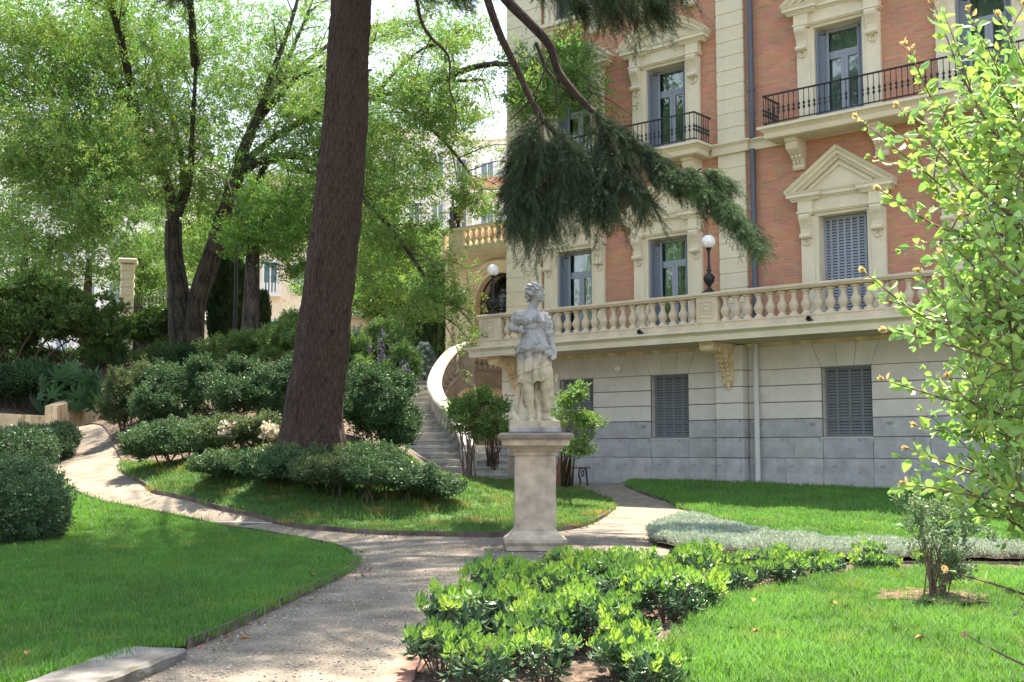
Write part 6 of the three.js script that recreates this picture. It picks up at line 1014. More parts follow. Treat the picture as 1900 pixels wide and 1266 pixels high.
{ // end of an iron bench showing behind the stump
  const b = onLand(1072, 903), t = thing('garden_bench', 'black iron bench end half hidden behind the stump', 'bench', b.toArray(), FRONT_TURN + 0.2);
  for (let k = 0; k < 4; k++) part('seat_slat', bevelBox(1.1, 0.03, 0.075, 0.006), twigMat, t).position.set(-0.35, 0.4, -0.18 + k * 0.1);
  for (const x of [-0.82, 0.12]) part('leg', merge([new THREE.TubeGeometry(new THREE.CatmullRomCurve3([V(x, 0, 0.16), V(x, 0.14, 0.12), V(x, 0.26, 0.2), V(x, 0.37, 0.14), V(x, 0.36, -0.16), V(x, 0.2, -0.2), V(x, 0, -0.24)]), 30, 0.02, 6), new THREE.TorusGeometry(0.06, 0.014, 6, 14).rotateY(Math.PI / 2).translate(x, 0.28, 0)]), ironMat, t);
}
// big-leaved plant spilling over the retaining wall
{
  const b = ground(130, 745, 28.6); b.y = at(130, 742, 28.6).y - 0.3; const t = thing('fatsia', 'dark glossy big leaved plant spilling over the retaining wall', 'shrub', b.toArray()), r = rng(81), m = leafMat([0.03, 0.09, 0.025], 0.45, 0.2, 0.25);
  const hand = (() => { const s = new THREE.Shape(); s.moveTo(0, -0.02); const n = 7; for (let k = 0; k < n; k++) { const a = -2.1 + 4.2 * k / (n - 1), R = 0.3 * (1 - 0.28 * Math.abs(k - 3) / 3), pt = (ang, q) => [Math.sin(ang) * q, Math.cos(ang) * q + 0.02]; s.lineTo(...pt(a - 0.22, R * 0.62)); s.lineTo(...pt(a, R)); s.lineTo(...pt(a + 0.22, R * 0.62)); if (k < n - 1) s.lineTo(...pt(a + 0.35, R * 0.36)); } const g = new THREE.ShapeGeometry(s); const p = g.attributes.position; for (let i = 0; i < p.count; i++) { const d = Math.hypot(p.getX(i), p.getY(i)); p.setZ(i, -0.9 * d * d); } g.computeVertexNormals(); return g; })();
  const stems = [];
  for (let k = 0; k < 130; k++) { const a = r() * 6.28, y = r(), R = 0.98 * Math.sqrt(r()), p = V(Math.cos(a) * R, 0.15 + 0.95 * y * Math.sqrt(1 - (R / 1.05) ** 2 * 0.8) - 0.35 * (R > 0.6 ? r() : 0), Math.sin(a) * R * 0.8); const o = part('leaf', hand, m, t); o.position.copy(p); o.rotation.set(-0.9 + (r() - 0.5) * 1.0 + 1.6 * (R > 0.55 ? 0.8 : 0.2), Math.atan2(p.x, p.z), (r() - 0.5) * 0.6, 'YXZ'); o.scale.setScalar(0.95 + r() * 0.55); if (k % 6 === 0) stems.push(limb([V(0, -0.3, 0), V(p.x * 0.4, p.y * 0.6, p.z * 0.4), p], [0.02, 0.014, 0.008], 5)); }
  part('stems', merge(stems), twigMat, t, null, 'stuff');
}
// ================================================================ grass
const bladeGeo = (seed, n, h, R) => { const r = rng(seed), P = []; for (let i = 0; i < n; i++) { const a = r() * 6.283, q = Math.sqrt(r()) * R, x = Math.cos(a) * q, z = Math.sin(a) * q, L = h * (0.55 + r() * 0.75), w = 0.0022 + r() * 0.0016, b = r() * 6.283, ln = L * (0.15 + r() * 0.55), dx = Math.cos(b), dz = Math.sin(b); const m = [x + dx * ln * 0.35, L * 0.6, z + dz * ln * 0.35], t = [x + dx * ln, L, z + dz * ln]; P.push(x - dz * w, 0, z + dx * w, x + dz * w, 0, z - dx * w, m[0] + dz * w * 0.8, m[1], m[2] - dx * w * 0.8, x - dz * w, 0, z + dx * w, m[0] + dz * w * 0.8, m[1], m[2] - dx * w * 0.8, m[0] - dz * w * 0.8, m[1], m[2] + dx * w * 0.8, m[0] - dz * w * 0.8, m[1], m[2] + dx * w * 0.8, m[0] + dz * w * 0.8, m[1], m[2] - dx * w * 0.8, ...t); } const g = new THREE.BufferGeometry(); g.setAttribute('position', new THREE.Float32BufferAttribute(P, 3)); g.computeVertexNormals(); return g; };
const grassMat = leafMat([0.075, 0.20, 0.022], 1, 0.12, 0.45);
function grow(name, label, area, density, h, lift, base, seed, dry = 0.2) {
  const xs = area.map((p) => p[0]), zs = area.map((p) => p[1]), x0 = Math.min(...xs), x1 = Math.max(...xs), z0 = Math.min(...zs), z1 = Math.max(...zs), r = rng(seed), sets = [[], []], c = new THREE.Color();
  const total = (x1 - x0) * (z1 - z0) * density;
  for (let i = 0; i < total; i++) {
    const x = lerp(x0, x1, r()), z = lerp(z0, z1, r()), keep = r(); if (!inside(x, z, area)) continue; const D = -z, sx = Math.abs(x) / Math.max(D, 1); if (D < 5.6 || sx > 0.52) continue; if (keep > clamp(10 / D + 0.1)) continue;
    const n = fbm(x * 0.9, z * 0.9, seed), d = smooth(0.05, 0.35, fbm(x * 2.1 + 40, z * 2.1, seed)) * dry, l = 1 + n * 0.5 + (r() - 0.5) * 0.4; c.setRGB(base[0] * l * (1 + d * 2.4), base[1] * l * (1 + d * 0.2), base[2] * l * (1 + d));
    const s = (0.75 + r() * 0.5) * (1 + n * 0.4) * (D > 15 ? 1.25 : 1); sets[i & 1].push([mtx(V(x, land(x, z) + lift, z), s, r, 0.12), c.clone()]);
  }
  const t = new THREE.Group(); t.name = unique(name); t.userData = { label, kind: 'stuff', category: 'grass' }; scene.add(t);
  sets.forEach((s, i) => { if (s.length) { const o = instances('blades', bladeGeo(seed + i, 34, h, 0.1), grassMat, s, t); } });
}
grow('grass', 'dense short grass of the left lawn', lawnLeft, 190, 0.055, 0.04, [1.2, 1.15, 0.8], 301, 0.25);
grow('grass', 'thin mossy grass on the bank below the cedar', lawnMound, 110, 0.05, 0.03, [1.12, 0.92, 0.85], 302, 0.9);
grow('grass', 'bright grass below the grey stone base', lawnBack, 90, 0.06, 0.03, [1.15, 1.12, 0.8], 303, 0.2);
grow('grass', 'long sunlit grass of the front lawn', lawnFront, 230, 0.085, 0.03, [1.3, 1.2, 0.95], 304, 0.3);

// ================================================================ silver ground cover
{
  const r = rng(91), g = (() => { const q = rng(6), l = []; for (let i = 0; i < 26; i++) l.push(place(leaf(0.035, 0.008, 0.2, 0.1), (q() - 0.5) * 0.07, 0.01 + q() * 0.06, (q() - 0.5) * 0.07, 0.2 + q() * 0.9, q() * 6.28, 0)); return bare(l); })(), list = [], m = leafMat([0.30, 0.37, 0.28], 1, 0.2, 0.25), dk = [];
  const xs = silverArea.map((p) => p[0]), zs = silverArea.map((p) => p[1]);
  for (let i = 0; i < 26000; i++) { const x = lerp(Math.min(...xs), Math.max(...xs), r()), z = lerp(Math.min(...zs), Math.max(...zs), r()); if (!inside(x, z, silverArea)) continue; const n = fbm(x * 2.2, z * 2.2, 2), hgt = 0.08 + 0.11 * n; list.push([mtx(V(x, land(x, z) + Math.max(0.02, hgt) * (0.6 + 0.4 * r()), z), 0.9 + r() * 0.5, r, 0.5), tone(r, [1 + n * 0.3, 1 + n * 0.3, 1 + n * 0.3], 0.25, 0.1)]); }
  const t = new THREE.Group(); t.name = 'ground_cover_mat'; t.userData = { label: 'silvery grey green ground cover between the lawn and the shrub bed', kind: 'stuff', category: 'ground cover' }; scene.add(t); instances('foliage', g, m, list, t);
  part('soil', drape(silverArea, 0.045, 0.25, (x, D) => 0.06 * Math.max(0, fbm(x * 2.2, -D * 2.2, 2) + 0.1)), soilMat, t);
}

// ================================================================ young shrubs of the bed
{
  const fresh = [leafMat([0.20, 0.36, 0.035], 1, 0.35, 0.45), leafMat([0.15, 0.30, 0.035], 1, 0.35, 0.42), leafMat([0.26, 0.40, 0.04], 1, 0.35, 0.45), leafMat([0.10, 0.22, 0.03], 1, 0.45, 0.36)], old = leafMat([0.04, 0.10, 0.035], 1, 0.6, 0.2);
  const tongue = (l, w) => { const P = [[0, 0, 0], [-w * 0.28, l * 0.35, 0.006], [0, l * 0.35, 0], [w * 0.28, l * 0.35, 0.006], [-w * 0.5, l * 0.7, 0.004], [0, l * 0.7, -0.006], [w * 0.5, l * 0.7, 0.004], [0, l, -0.02]], F = [[0, 2, 1], [0, 3, 2], [1, 2, 5], [1, 5, 4], [2, 3, 6], [2, 6, 5], [4, 5, 7], [5, 6, 7]], A = []; for (const f of F) for (const k of f) A.push(...P[k]); const g = new THREE.BufferGeometry(); g.setAttribute('position', new THREE.Float32BufferAttribute(A, 3)); g.computeVertexNormals(); return g; };
  const rosette = (seed, l, w, open) => { const r = rng(seed), list = []; for (let k = 0; k < 11; k++) { const a = k * 2.4 + r() * 0.3, o = open * (0.3 + 1.0 * (1 - k / 11)) + (r() - 0.5) * 0.35; list.push(place(tongue(l * (0.75 + 0.3 * r()), w), 0, k * 0.004, 0, o, a, (r() - 0.5) * 0.4)); } return bare(list); };
  const ros = [rosette(1, 0.075, 0.032, 1.15), rosette(2, 0.085, 0.034, 0.95), rosette(3, 0.07, 0.032, 1.3), rosette(4, 0.08, 0.03, 1.1)], skirtG = [rosette(7, 0.1, 0.04, 1.7), rosette(8, 0.09, 0.038, 1.6)];
  const protos = [];
  const make = (seed) => { const r = rng(seed), o = new THREE.Group(), stems = [], n = 13 + ((r() * 10) | 0), H = 0.17 + r() * 0.12; o.name = 'young_shrub'; for (let k = 0; k < n; k++) { const a = k * 2.399 + r() * 0.5, q = 0.19 * Math.sqrt((k + 0.4) / n), tip = V(Math.cos(a) * q, H * (0.72 + 0.36 * r()) * (1 - q * q * 5), Math.sin(a) * q); const p = part('leaf_rosette', ros[(r() * 4) | 0], fresh[(r() * 4) | 0], o); p.position.copy(tip); p.rotation.set(Math.sin(a) * q * 2.2 + (r() - 0.5) * 0.3, r() * 6, -Math.cos(a) * q * 2.2 + (r() - 0.5) * 0.3); p.scale.setScalar(0.62 + r() * 0.34); stems.push(limb([V(Math.cos(a) * 0.03, -0.03, Math.sin(a) * 0.03), V(tip.x * 0.6, tip.y * 0.5, tip.z * 0.6), tip], [0.005, 0.003], 4)); } const low = []; for (let k = 0; k < 16; k++) { const a = r() * 6.28, q = 0.06 + 0.12 * r(); low.push(place(skirtG[k & 1], Math.cos(a) * q, H * (0.25 + 0.5 * r()), Math.sin(a) * q, Math.sin(a) * 0.4, r() * 6, -Math.cos(a) * 0.4)); } part('older_leaves', bare(low), old, o, 'darker older leaves'); part('stems', merge(stems), twigMat, o, null, 'stuff'); return o; };
  for (let k = 0; k < 12; k++) protos.push(make(200 + k));
  const r = rng(210), spots = [];
  for (let t = 0; t < 9000 && spots.length < 110; t++) { const x = lerp(-1.2, 5.2, r()), z = lerp(-13, -6.6, r()); if (!inside(x, z, bedArea)) continue; if (x / -z > 0.36) continue; const bare_ = Math.hypot((x - 0.95) / 0.42, (z + 8.0) / 0.7) < 1 || Math.hypot((x - 0.15) / 0.16, (z + 9.6) / 0.5) < 1; if (bare_) continue; if (spots.some(([a, b]) => Math.hypot(a - x, (b - z)) < (z < -10.4 ? 0.28 : 0.36))) continue; let edge = 9; for (const [a, b] of bedEdge) edge = Math.min(edge, Math.hypot(a - x, b - z)); if (edge < (z < -10 ? 0.26 : 0.16)) continue; spots.push([x, z]); }
  spots.sort((a, b) => b[1] - a[1]); spots.forEach(([x, z], i) => { const src = protos[i % 12], o = i < 12 ? src : src.clone(); o.name = unique('young_shrub'); const near = (line) => Math.min(...line.map(([p, q]) => Math.hypot(p - x, q - z))), place_ = z > -7.9 ? (x < 0.4 ? 'at the near end beside the steel plate' : 'at the near end beside the front lawn') : x > 2.2 ? 'in the far strip below the silvery ground cover' : near(bedEdge) < 0.45 ? 'in the row along the gravel path' : near(frontEdge) < 0.45 ? 'in the row along the front lawn' : 'in the middle of the soil bed'; o.userData = { label: 'young shrub with bright leaf rosettes ' + place_, category: 'shrub', group: 'young shrubs of the soil bed' }; o.position.set(x, land(x, z) + 0.015, z); o.rotation.y = r() * 6.28; o.scale.setScalar((0.8 + r() * 0.45) * (z < -10.4 ? 0.74 : 1.05)); o.rotation.x = (r() - 0.5) * 0.2; o.rotation.z = (r() - 0.5) * 0.2; scene.add(o); });
  // brown watering pipes between them
  const pm = std([0.16, 0.075, 0.05], 0.6);
  [[[1028, 1198], [1090, 1196], [1180, 1194]], [[1070, 1200], [1080, 1165], [1085, 1150]], [[1140, 1146], [1170, 1138], [1200, 1130]], [[1560, 1072], [1610, 1070], [1650, 1071]], [[1365, 1058], [1400, 1052], [1440, 1056]]].forEach((l, i) => solo('watering_pipe', new THREE.TubeGeometry(new THREE.CatmullRomCurve3(l.map(([u, v]) => onLand(u, v).add(V(0, 0.05, 0)))), 16, 0.012, 7), pm, ['brown watering pipe lying across the bare soil gap', 'short brown watering pipe branching up the bare soil gap', 'brown watering pipe between the middle young shrubs', 'brown watering pipe under the far shrubs near the mulch ring', 'brown watering pipe looped at the far side of the bed'][i], 'pipe', 'watering pipes'));
}

// ================================================================ edges, kerb, drains
const steelMat = new THREE.MeshStandardMaterial({ map: pixelTex(256, 256, (x, y, r) => { const a = tnoise(x, y, 6, 3, 4) * 60 + (r() - 0.5) * 16; return [92 + a, 76 + a * 0.8, 74 + a * 0.7]; }, true, [1, 1]), roughness: 0.75, metalness: 0.1 });
function edging(line, h, label) { const pts = line.map(([x, z]) => V(x, land(x, z), z)); solo('steel_edging', ribbon(pts, [[-0.006, -0.1], [0.006, -0.1], [0.006, h], [-0.006, h]]), steelMat, label, 'edging', 'rusty steel lawn edging'); }
edging(lawnNearEdge, 0.075, 'rusty steel edging strip round the shaded left lawn'); edging(moundEdge, 0.06, 'rusty steel edging strip round the bank below the cedar'); edging(backEdge, 0.05, 'steel edging strip beside the bright lawn below the house'); edging(frontEdge, 0.05, 'steel edging strip between soil bed and front lawn'); edging(bedEdge, 0.045, 'steel edging strip between path and soil bed');
{
  const e = onLand(347, 1226), w = onLand(120, 1330), d = w.clone().sub(e).setY(0).normalize(), L = 3.2, g = subdivide(clean(bevelBox(L, 0.3, 0.42, 0.02).clone()), 0.05), p = g.attributes.position;
  for (let i = 0; i < p.count; i++) { const x = p.getX(i), y = p.getY(i), z = p.getZ(i); p.setXYZ(i, x + 0.012 * noise.noise(x * 9, y * 9, z * 9), y + (y > 0 ? 0.012 * noise.noise(x * 5, 3, z * 7) : 0), z + 0.014 * noise.noise(x * 6 + 4, y * 9, z * 6)); } g.computeVertexNormals();
  tint(g, (x, y, z) => { const n = fbm(x * 4, y * 6, z * 4), s = smooth(-0.05, 0.3, fbm(x * 5 + 3, y * 3, z * 5)), moss = smooth(0.12, 0.3, fbm(x * 7, y * 7 + 8, z * 7)) * (z < -0.18 || y < 0.12 ? 1 : 0.15), l = 0.24 * (1 + n * 1.7); return [l * lerp(1, 0.55, s * 0.5) * lerp(1, 0.62, moss), l * lerp(0.97, 0.55, s * 0.5) * lerp(1, 0.66, moss), l * lerp(0.94, 0.55, s * 0.5) * lerp(1, 0.35, moss)]; });
  const o = solo('kerb_stone', g, new THREE.MeshStandardMaterial({ vertexColors: true, map: speck([196, 194, 190], 40), bumpMap: fineBump, bumpScale: 0.006, roughness: 0.95 }), 'long weathered grey kerb stone at the corner of the left lawn', 'kerb');
  const q = e.clone().addScaledVector(d, L / 2); const nrm = V(-d.z, 0, d.x); if (nrm.z > 0) nrm.negate(); q.addScaledVector(nrm, 0.2); o.position.set(q.x, (land(e.x, e.z) + land(w.x, w.z)) / 2 - 0.055, q.z); o.rotation.y = Math.atan2(-d.z, d.x) + (0); o.rotation.z = 0;
  // rust-brown plate at the near corner of the bed
  const a = [[690, 1290], [735, 1232], [797, 1205], [806, 1213], [760, 1290]].map(([u, v]) => { const k = onLand(u, v); return [k.x, k.z]; }); solo('steel_plate', drape(a, 0.03, 0.2), new THREE.MeshStandardMaterial({ map: pixelTex(256, 256, (x, y, r) => { const k = tnoise(x, y, 5, 8, 4) * 50 + (r() - 0.5) * 14; return [146 + k, 104 + k * 0.8, 86 + k * 0.7]; }, true, [1, 1]), roughness: 0.8 }), 'rust brown steel plate at the near corner of the soil bed', 'plate');
  for (const [p0, p1, label] of [[[361, 974], [520, 969], 'slotted metal drain across the path left of the cedar bank'], [[1048, 986], [1206, 994], 'slotted metal drain across the path right of the pedestal']]) {
    const A = onLand(...p0), B = onLand(...p1), t = thing('drain_channel', label, 'drain', [(A.x + B.x) / 2, (A.y + B.y) / 2 + 0.008, (A.z + B.z) / 2], Math.atan2(-(B.z - A.z), B.x - A.x)), len = A.distanceTo(B);
    part('frame', merge([box(len, 0.012, 0.02, 0, 0, -0.055), box(len, 0.012, 0.02, 0, 0, 0.055)]), std([0.46, 0.45, 0.43], 0.6, { metalness: 0.2 }), t); const n = Math.floor(len / 0.03); part('grating', merge(Array.from({ length: n }, (_, k) => box(0.017, 0.008, 0.1, -len / 2 + (k + 0.5) * len / n, 0, 0))), std([0.42, 0.41, 0.4], 0.6, { metalness: 0.2 }), t, null, 'stuff');
  }
  // loose grit on the near path and litter along the steel edge
  { const r2 = rng(808), grit = new THREE.IcosahedronGeometry(0.008, 0), lit = leaf(0.04, 0.022, 0.3, 0.3), g1 = [], g2 = [], cc = () => { const k = 0.7 + r2() * 0.6; return new THREE.Color().setRGB(k, k * 0.95, k * 0.88); };
    for (let k = 0; k < 7000; k++) { const x = lerp(-4, 2.5, r2()), z = -lerp(6.2, 15, Math.pow(r2(), 1.6)); if (inside(x, z, lawnLeft) || inside(x, z, bedArea) || inside(x, z, lawnMound)) continue; g1.push([mtx(V(x, land(x, z) + 0.003, z), 0.4 + r2() * 1.1, r2, 1.5), cc()]); }
    for (const [line, n, w] of [[lawnNearEdge, 520, 0.22], [bedEdge, 200, 0.12], [moundEdge, 240, 0.15]]) for (let k = 0; k < n; k++) { const i = (r2() * (line.length - 1)) | 0, f = r2(), x = lerp(line[i][0], line[i + 1][0], f) + (r2() - 0.5) * 2 * w, z = lerp(line[i][1], line[i + 1][1], f) + (r2() - 0.5) * 2 * w; if (inside(x, z, lawnLeft) || inside(x, z, bedArea) || inside(x, z, lawnMound)) continue; g2.push([mtx(V(x, land(x, z) + 0.006, z), 0.4 + r2() * 0.8, r2, 1.6), new THREE.Color().setRGB(0.6 + r2() * 0.8, 0.6 + r2() * 0.5, 0.5 + r2() * 0.4)]); }
    const t = new THREE.Group(); t.name = 'gravel'; t.userData = { label: 'loose grit and leaf litter on the near path', kind: 'stuff', category: 'gravel' }; scene.add(t); instances('grit', grit, std([0.30, 0.28, 0.25], 0.95), g1, t); instances('litter', lit, std([0.26, 0.17, 0.09], 0.9, { side: THREE.DoubleSide }), g2, t); }
  // stray brown leaves
  const lf = leaf(0.09, 0.05, 0.3, 0.3), lm = std([0.30, 0.14, 0.06], 0.8, { side: THREE.DoubleSide }), r = rng(33);
  [[571, 1084, 'dry brown leaf on the tip of the left lawn'], [47, 1242, 'dry brown leaf on the left lawn near the kerb stone'], [442, 1209, 'dry leaf on the gravel beside the kerb stone'], [1541, 1146, 'dry orange leaf in the middle of the front lawn'], [1398, 1144, 'dry leaf on the front lawn near the bed'], [1393, 1205, 'dry leaf on the sunlit front lawn'], [1698, 1215, 'dry orange leaf low on the front lawn'], [1096, 1183, 'dry leaf on the bare soil of the bed']].forEach(([u, v, label]) => { const p = onLand(u, v), o = solo('fallen_leaf', lf, lm, label, 'leaf', 'fallen leaves'); o.position.set(p.x, p.y + (v > 1100 && u > 1200 ? 0.1 : 0.07), p.z); o.rotation.set(-1.4 + r() * 0.4, r() * 6, 0, 'YXZ'); });
  { const p = onLand(1730, 1128), ring = [], rr = rng(2); for (let k = 0; k < 28; k++) { const a = k / 28 * 6.283, q = 0.42 * (0.85 + 0.3 * rr()); ring.push([p.x + Math.cos(a) * q * 1.05, p.z + Math.sin(a) * q]); } solo('mulch_ring', drape(ring, 0.095, 0.08, clods), new THREE.MeshStandardMaterial({ map: soilTex, bumpMap: gravelBump, bumpScale: 0.05, roughness: 1, color: new THREE.Color().setRGB(1.5, 1.35, 1.25) }), 'round patch of pale mulch under the small shrub', null, null, 'structure'); }
}

// ================================================================ shrubs at the right edge
{
  const b = onLand(1735, 1128), lobes = [blob(1740, 1010, -b.z, 55, 55, 0.3), blob(1700, 960, -b.z, 30, 30, 0.2), blob(1790, 980, -b.z, 40, 50, 0.25), blob(1760, 1075, -b.z, 30, 22, 0.15, 0.5)];
  shrub('twiggy_shrub', 'small twiggy shrub standing in the mulch ring', b, lobes, 300, leafMat([0.12, 0.2, 0.085], 1, 0.6, 0.3), [sprig(57, 12, 0.11, 0.03, 0.018, 0.9, 0.1)], { shoots: 24, stems: 30, foot: 0.16, stemR: 0.007, bark: stemWood, clump: { per: 5 } });
}
{
  const D0 = 5.4, b = at(1925, 1120, D0); b.y = land(b.x, b.z);
  const t = thing('leafy_bush', 'tall sunlit bush with pale green leaves and coppery tips at the right edge', 'shrub', b.toArray()), r = rng(515), wood = [], leaves = [];
  const A = (u, v, D) => at(u, v, D).sub(b), fold = (() => { const l = 0.06, w = 0.036, rows = [[0.0, 0.06], [0.2, 0.66], [0.45, 1], [0.72, 0.78], [0.9, 0.36]], P = [], pt = ([t, k], s) => [s * k * w / 2, t * l, 0.2 * w * k * Math.abs(s) - 0.012 * t * t]; for (let i = 0; i < rows.length; i++) for (const s of [-1, 1]) { const a = pt(rows[i], 0), b2 = pt(rows[i], s), n = rows[i + 1]; if (n) { const c2 = pt(n, 0), d2 = pt(n, s); s > 0 ? P.push(...a, ...b2, ...d2, ...a, ...d2, ...c2) : P.push(...a, ...d2, ...b2, ...a, ...c2, ...d2); } else { const tip = [0, l, -0.014]; s > 0 ? P.push(...a, ...b2, ...tip) : P.push(...a, ...tip, ...b2); } } const g = new THREE.BufferGeometry(); g.setAttribute('position', new THREE.Float32BufferAttribute(P, 3)); g.computeVertexNormals(); return g; })();
  const m = { green: leafMat([0.23, 0.42, 0.075], 1, 0.9, 0.48), blue: leafMat([0.16, 0.31, 0.07], 1, 1.0, 0.4), copper: leafMat([0.44, 0.36, 0.15], 1, 0.4, 0.5) };
  const put = (p, dir, s, kind) => leaves.push([new THREE.Matrix4().compose(p, new THREE.Quaternion().setFromUnitVectors(V(0, 1, 0), dir.clone().normalize()).multiply(new THREE.Quaternion().setFromAxisAngle(V(0, 1, 0), r() * 6.283)), V(s, s, s)), kind, p]);
  function twig(pts, rad, gap = 0.033, big = 1, tipped = false) {
    const c = new THREE.CatmullRomCurve3(pts), L = c.getLength(), n = Math.round(L / gap); wood.push(limb(pts, [rad, rad * 0.7, rad * 0.3], 6));
    for (let k = 0; k < n; k++) { const t0 = 0.12 + 0.88 * k / n, p = c.getPoint(t0), tan = c.getTangent(t0), a = k * 2.4 + r(), s = V(Math.cos(a), Math.sin(a) * 0.6, Math.sin(a * 1.3)).addScaledVector(tan, 0.7); put(p.clone().addScaledVector(s.normalize(), 0.008), s, big * (0.65 + r() * 0.6) * (t0 > 0.9 ? 0.6 : 1), t0 > 0.95 && tipped ? 'copper' : r() < 0.16 ? 'blue' : 'green'); }
    const e = c.getPoint(1), tn = c.getTangent(1); for (let k = 0; k < (tipped ? 7 : 3); k++) put(e, V(tn.x + (r() - 0.5) * 1.2, tn.y + (r() - 0.5) * 1.2, tn.z + (r() - 0.5) * 1.2), 0.42 + r() * 0.22, tipped ? 'copper' : 'green');
  }
  // shoots reaching out to the left and up, as [start, middle, tip]
  const shoots = [[[1900, 330], [1800, 170], [1732, 5]], [[1930, 300], [1850, 150], [1798, 20]], [[1960, 250], [1900, 120], [1853, 28]], [[1880, 380], [1760, 240], [1682, 82]], [[1900, 470], [1730, 330], [1590, 218]], [[1900, 420], [1780, 320], [1668, 200]], [[1900, 450], [1760, 380], [1690, 265]], [[1900, 480], [1740, 420], [1632, 352]], [[1900, 620], [1720, 590], [1604, 505]], [[1900, 650], [1780, 600], [1706, 505]], [[1920, 700], [1760, 640], [1645, 612]], [[1900, 620], [1800, 560], [1750, 470]], [[1900, 780], [1770, 745], [1640, 705]], [[1920, 820], [1800, 810], [1700, 790]], [[1910, 900], [1790, 870], [1686, 832]], [[1900, 940], [1780, 915], [1680, 897]], [[1930, 1000], [1800, 925], [1690, 905]], [[1900, 250], [1850, 120], [1900, 10]], [[1950, 880], [1850, 800], [1760, 700]], [[1950, 560], [1850, 480], [1790, 400]], [[1950, 350], [1870, 260], [1830, 180]], [[1950, 1120], [1830, 1080], [1760, 1060]], [[1960, 1260], [1870, 1220], [1795, 1180]]];
  shoots.forEach((s, i) => { const D = D0 - 0.5 + r() * 1.1; twig([A(...s[0], D + 0.15), A(...s[1], D + (r() - 0.5) * 0.2), A(...s[2], D - 0.05)], 0.007, i > 20 ? 0.09 : 0.026, i > 20 ? 0.8 : 1, true); const c = [A(...s[0], D + 0.1), A(...s[1], D)]; for (let k = 0; k < (i > 20 ? 1 : 7); k++) { const p = c[0].clone().lerp(c[1], r()), q = V((r() - 0.65) * 0.5, (r() - 0.25) * 0.5, (r() - 0.5) * 0.5); twig([p, p.clone().addScaledVector(q, 0.5).add(V(0, 0.02, 0)), p.clone().add(q)], 0.004); } wood.push(limb([V((r() - 0.5) * 0.1, 0, (r() - 0.5) * 0.1), A(1930, lerp(1050, s[0][1], 0.6), D + 0.1), c[0]], [0.02, 0.014, 0.008], 6)); });
  // dense body
  for (let k = 0; k < 430; k++) { const y = r(), p = A(1790 + 175 * Math.pow(r(), 0.7) + (y < 0.2 ? 60 * (1 - y / 0.2) : 0) + (y > 0.85 ? 40 : 0), lerp(150, 985, y), D0 - 0.35 + r() * 1.1), q = V((r() - 0.6) * 0.36, (r() - 0.3) * 0.36, (r() - 0.5) * 0.36); twig([p, p.clone().addScaledVector(q, 0.5).add(V(0, 0.02, 0)), p.clone().add(q)], 0.004, 0.024); }
  part('branches', merge(wood), std([0.12, 0.08, 0.06], 0.85), t);
  // the leaves that stand free before the house are pieces of their own, the rest one mass
  leaves.sort((a, c) => (a[2].x / (D0 - a[2].z)) - (c[2].x / (D0 - c[2].z)));
  leaves.slice(0, 300).forEach(([mx, kind]) => { const o = part('leaf', fold, m[kind], t); o.applyMatrix4(mx); });
  for (const kind of ['green', 'blue', 'copper']) { const l = leaves.slice(300).filter((q) => q[1] === kind).map((q) => [q[0], tone(r, [1, 1, 1], 0.22, 0.2)]); if (l.length) instances('foliage', fold, m[kind], l, t); }
}

// ================================================================ the left background: retaining wall, gate, lamp post
const wallTex = pixelTex(512, 512, (x, y, r) => { const a = tnoise(x, y, 4, 3, 4) * 46, st = Math.max(0, tnoise(x, y * 0.15, 16, 8, 3) + 0.05) * 190 * (0.4 + 0.6 * Math.abs(tnoise(x, y, 5, 12, 2))); return [222 + a - st, 196 + a - st * 1.02, 158 + a - st * 0.95]; }, true, [0.6, 0.6]);
{
  const m = new THREE.MeshStandardMaterial({ map: wallTex, roughness: 0.92 }), A = ground(-60, 786, 26.6), B = ground(94, 786, 27.2), Cc = ground(190, 786, 31.5), t = thing('retaining_wall', 'stained beige retaining wall at the bend of the path', 'wall', [B.x, B.y, B.z]);
  const seg = (p, q, h0, h1, th) => { const len = Math.hypot(q.x - p.x, q.z - p.z), g = prism([[0, Math.min(p.y, q.y) - p.y - 0.4], [len, Math.min(p.y, q.y) - p.y - 0.4], [len, q.y - p.y + h1], [0, h0]], th, -th / 2, 0.012); g.rotateY(Math.atan2(-(q.z - p.z), q.x - p.x)); g.translate(p.x - B.x, p.y - B.y, p.z - B.z); return metreUV(g); };
  part('low_wall', seg(A, B, 0.40, 0.38, 0.22), m, t); part('high_wall', seg(B.clone().add(V(0.02, 0, 0.06)), Cc, 0.62, 0.55, 0.26), m, t);
  solo('planting_bed', drape([[A.x - 8, A.z], [A.x, A.z - 0.1], [B.x, B.z - 0.1], [Cc.x - 0.1, Cc.z], [Cc.x - 1.5, Cc.z - 0.8], [-13, -31.4], [-30, -31.2]], 0.3, 0.6, clods), soilMat, 'dark soil above the retaining wall', null, null, 'structure');
}
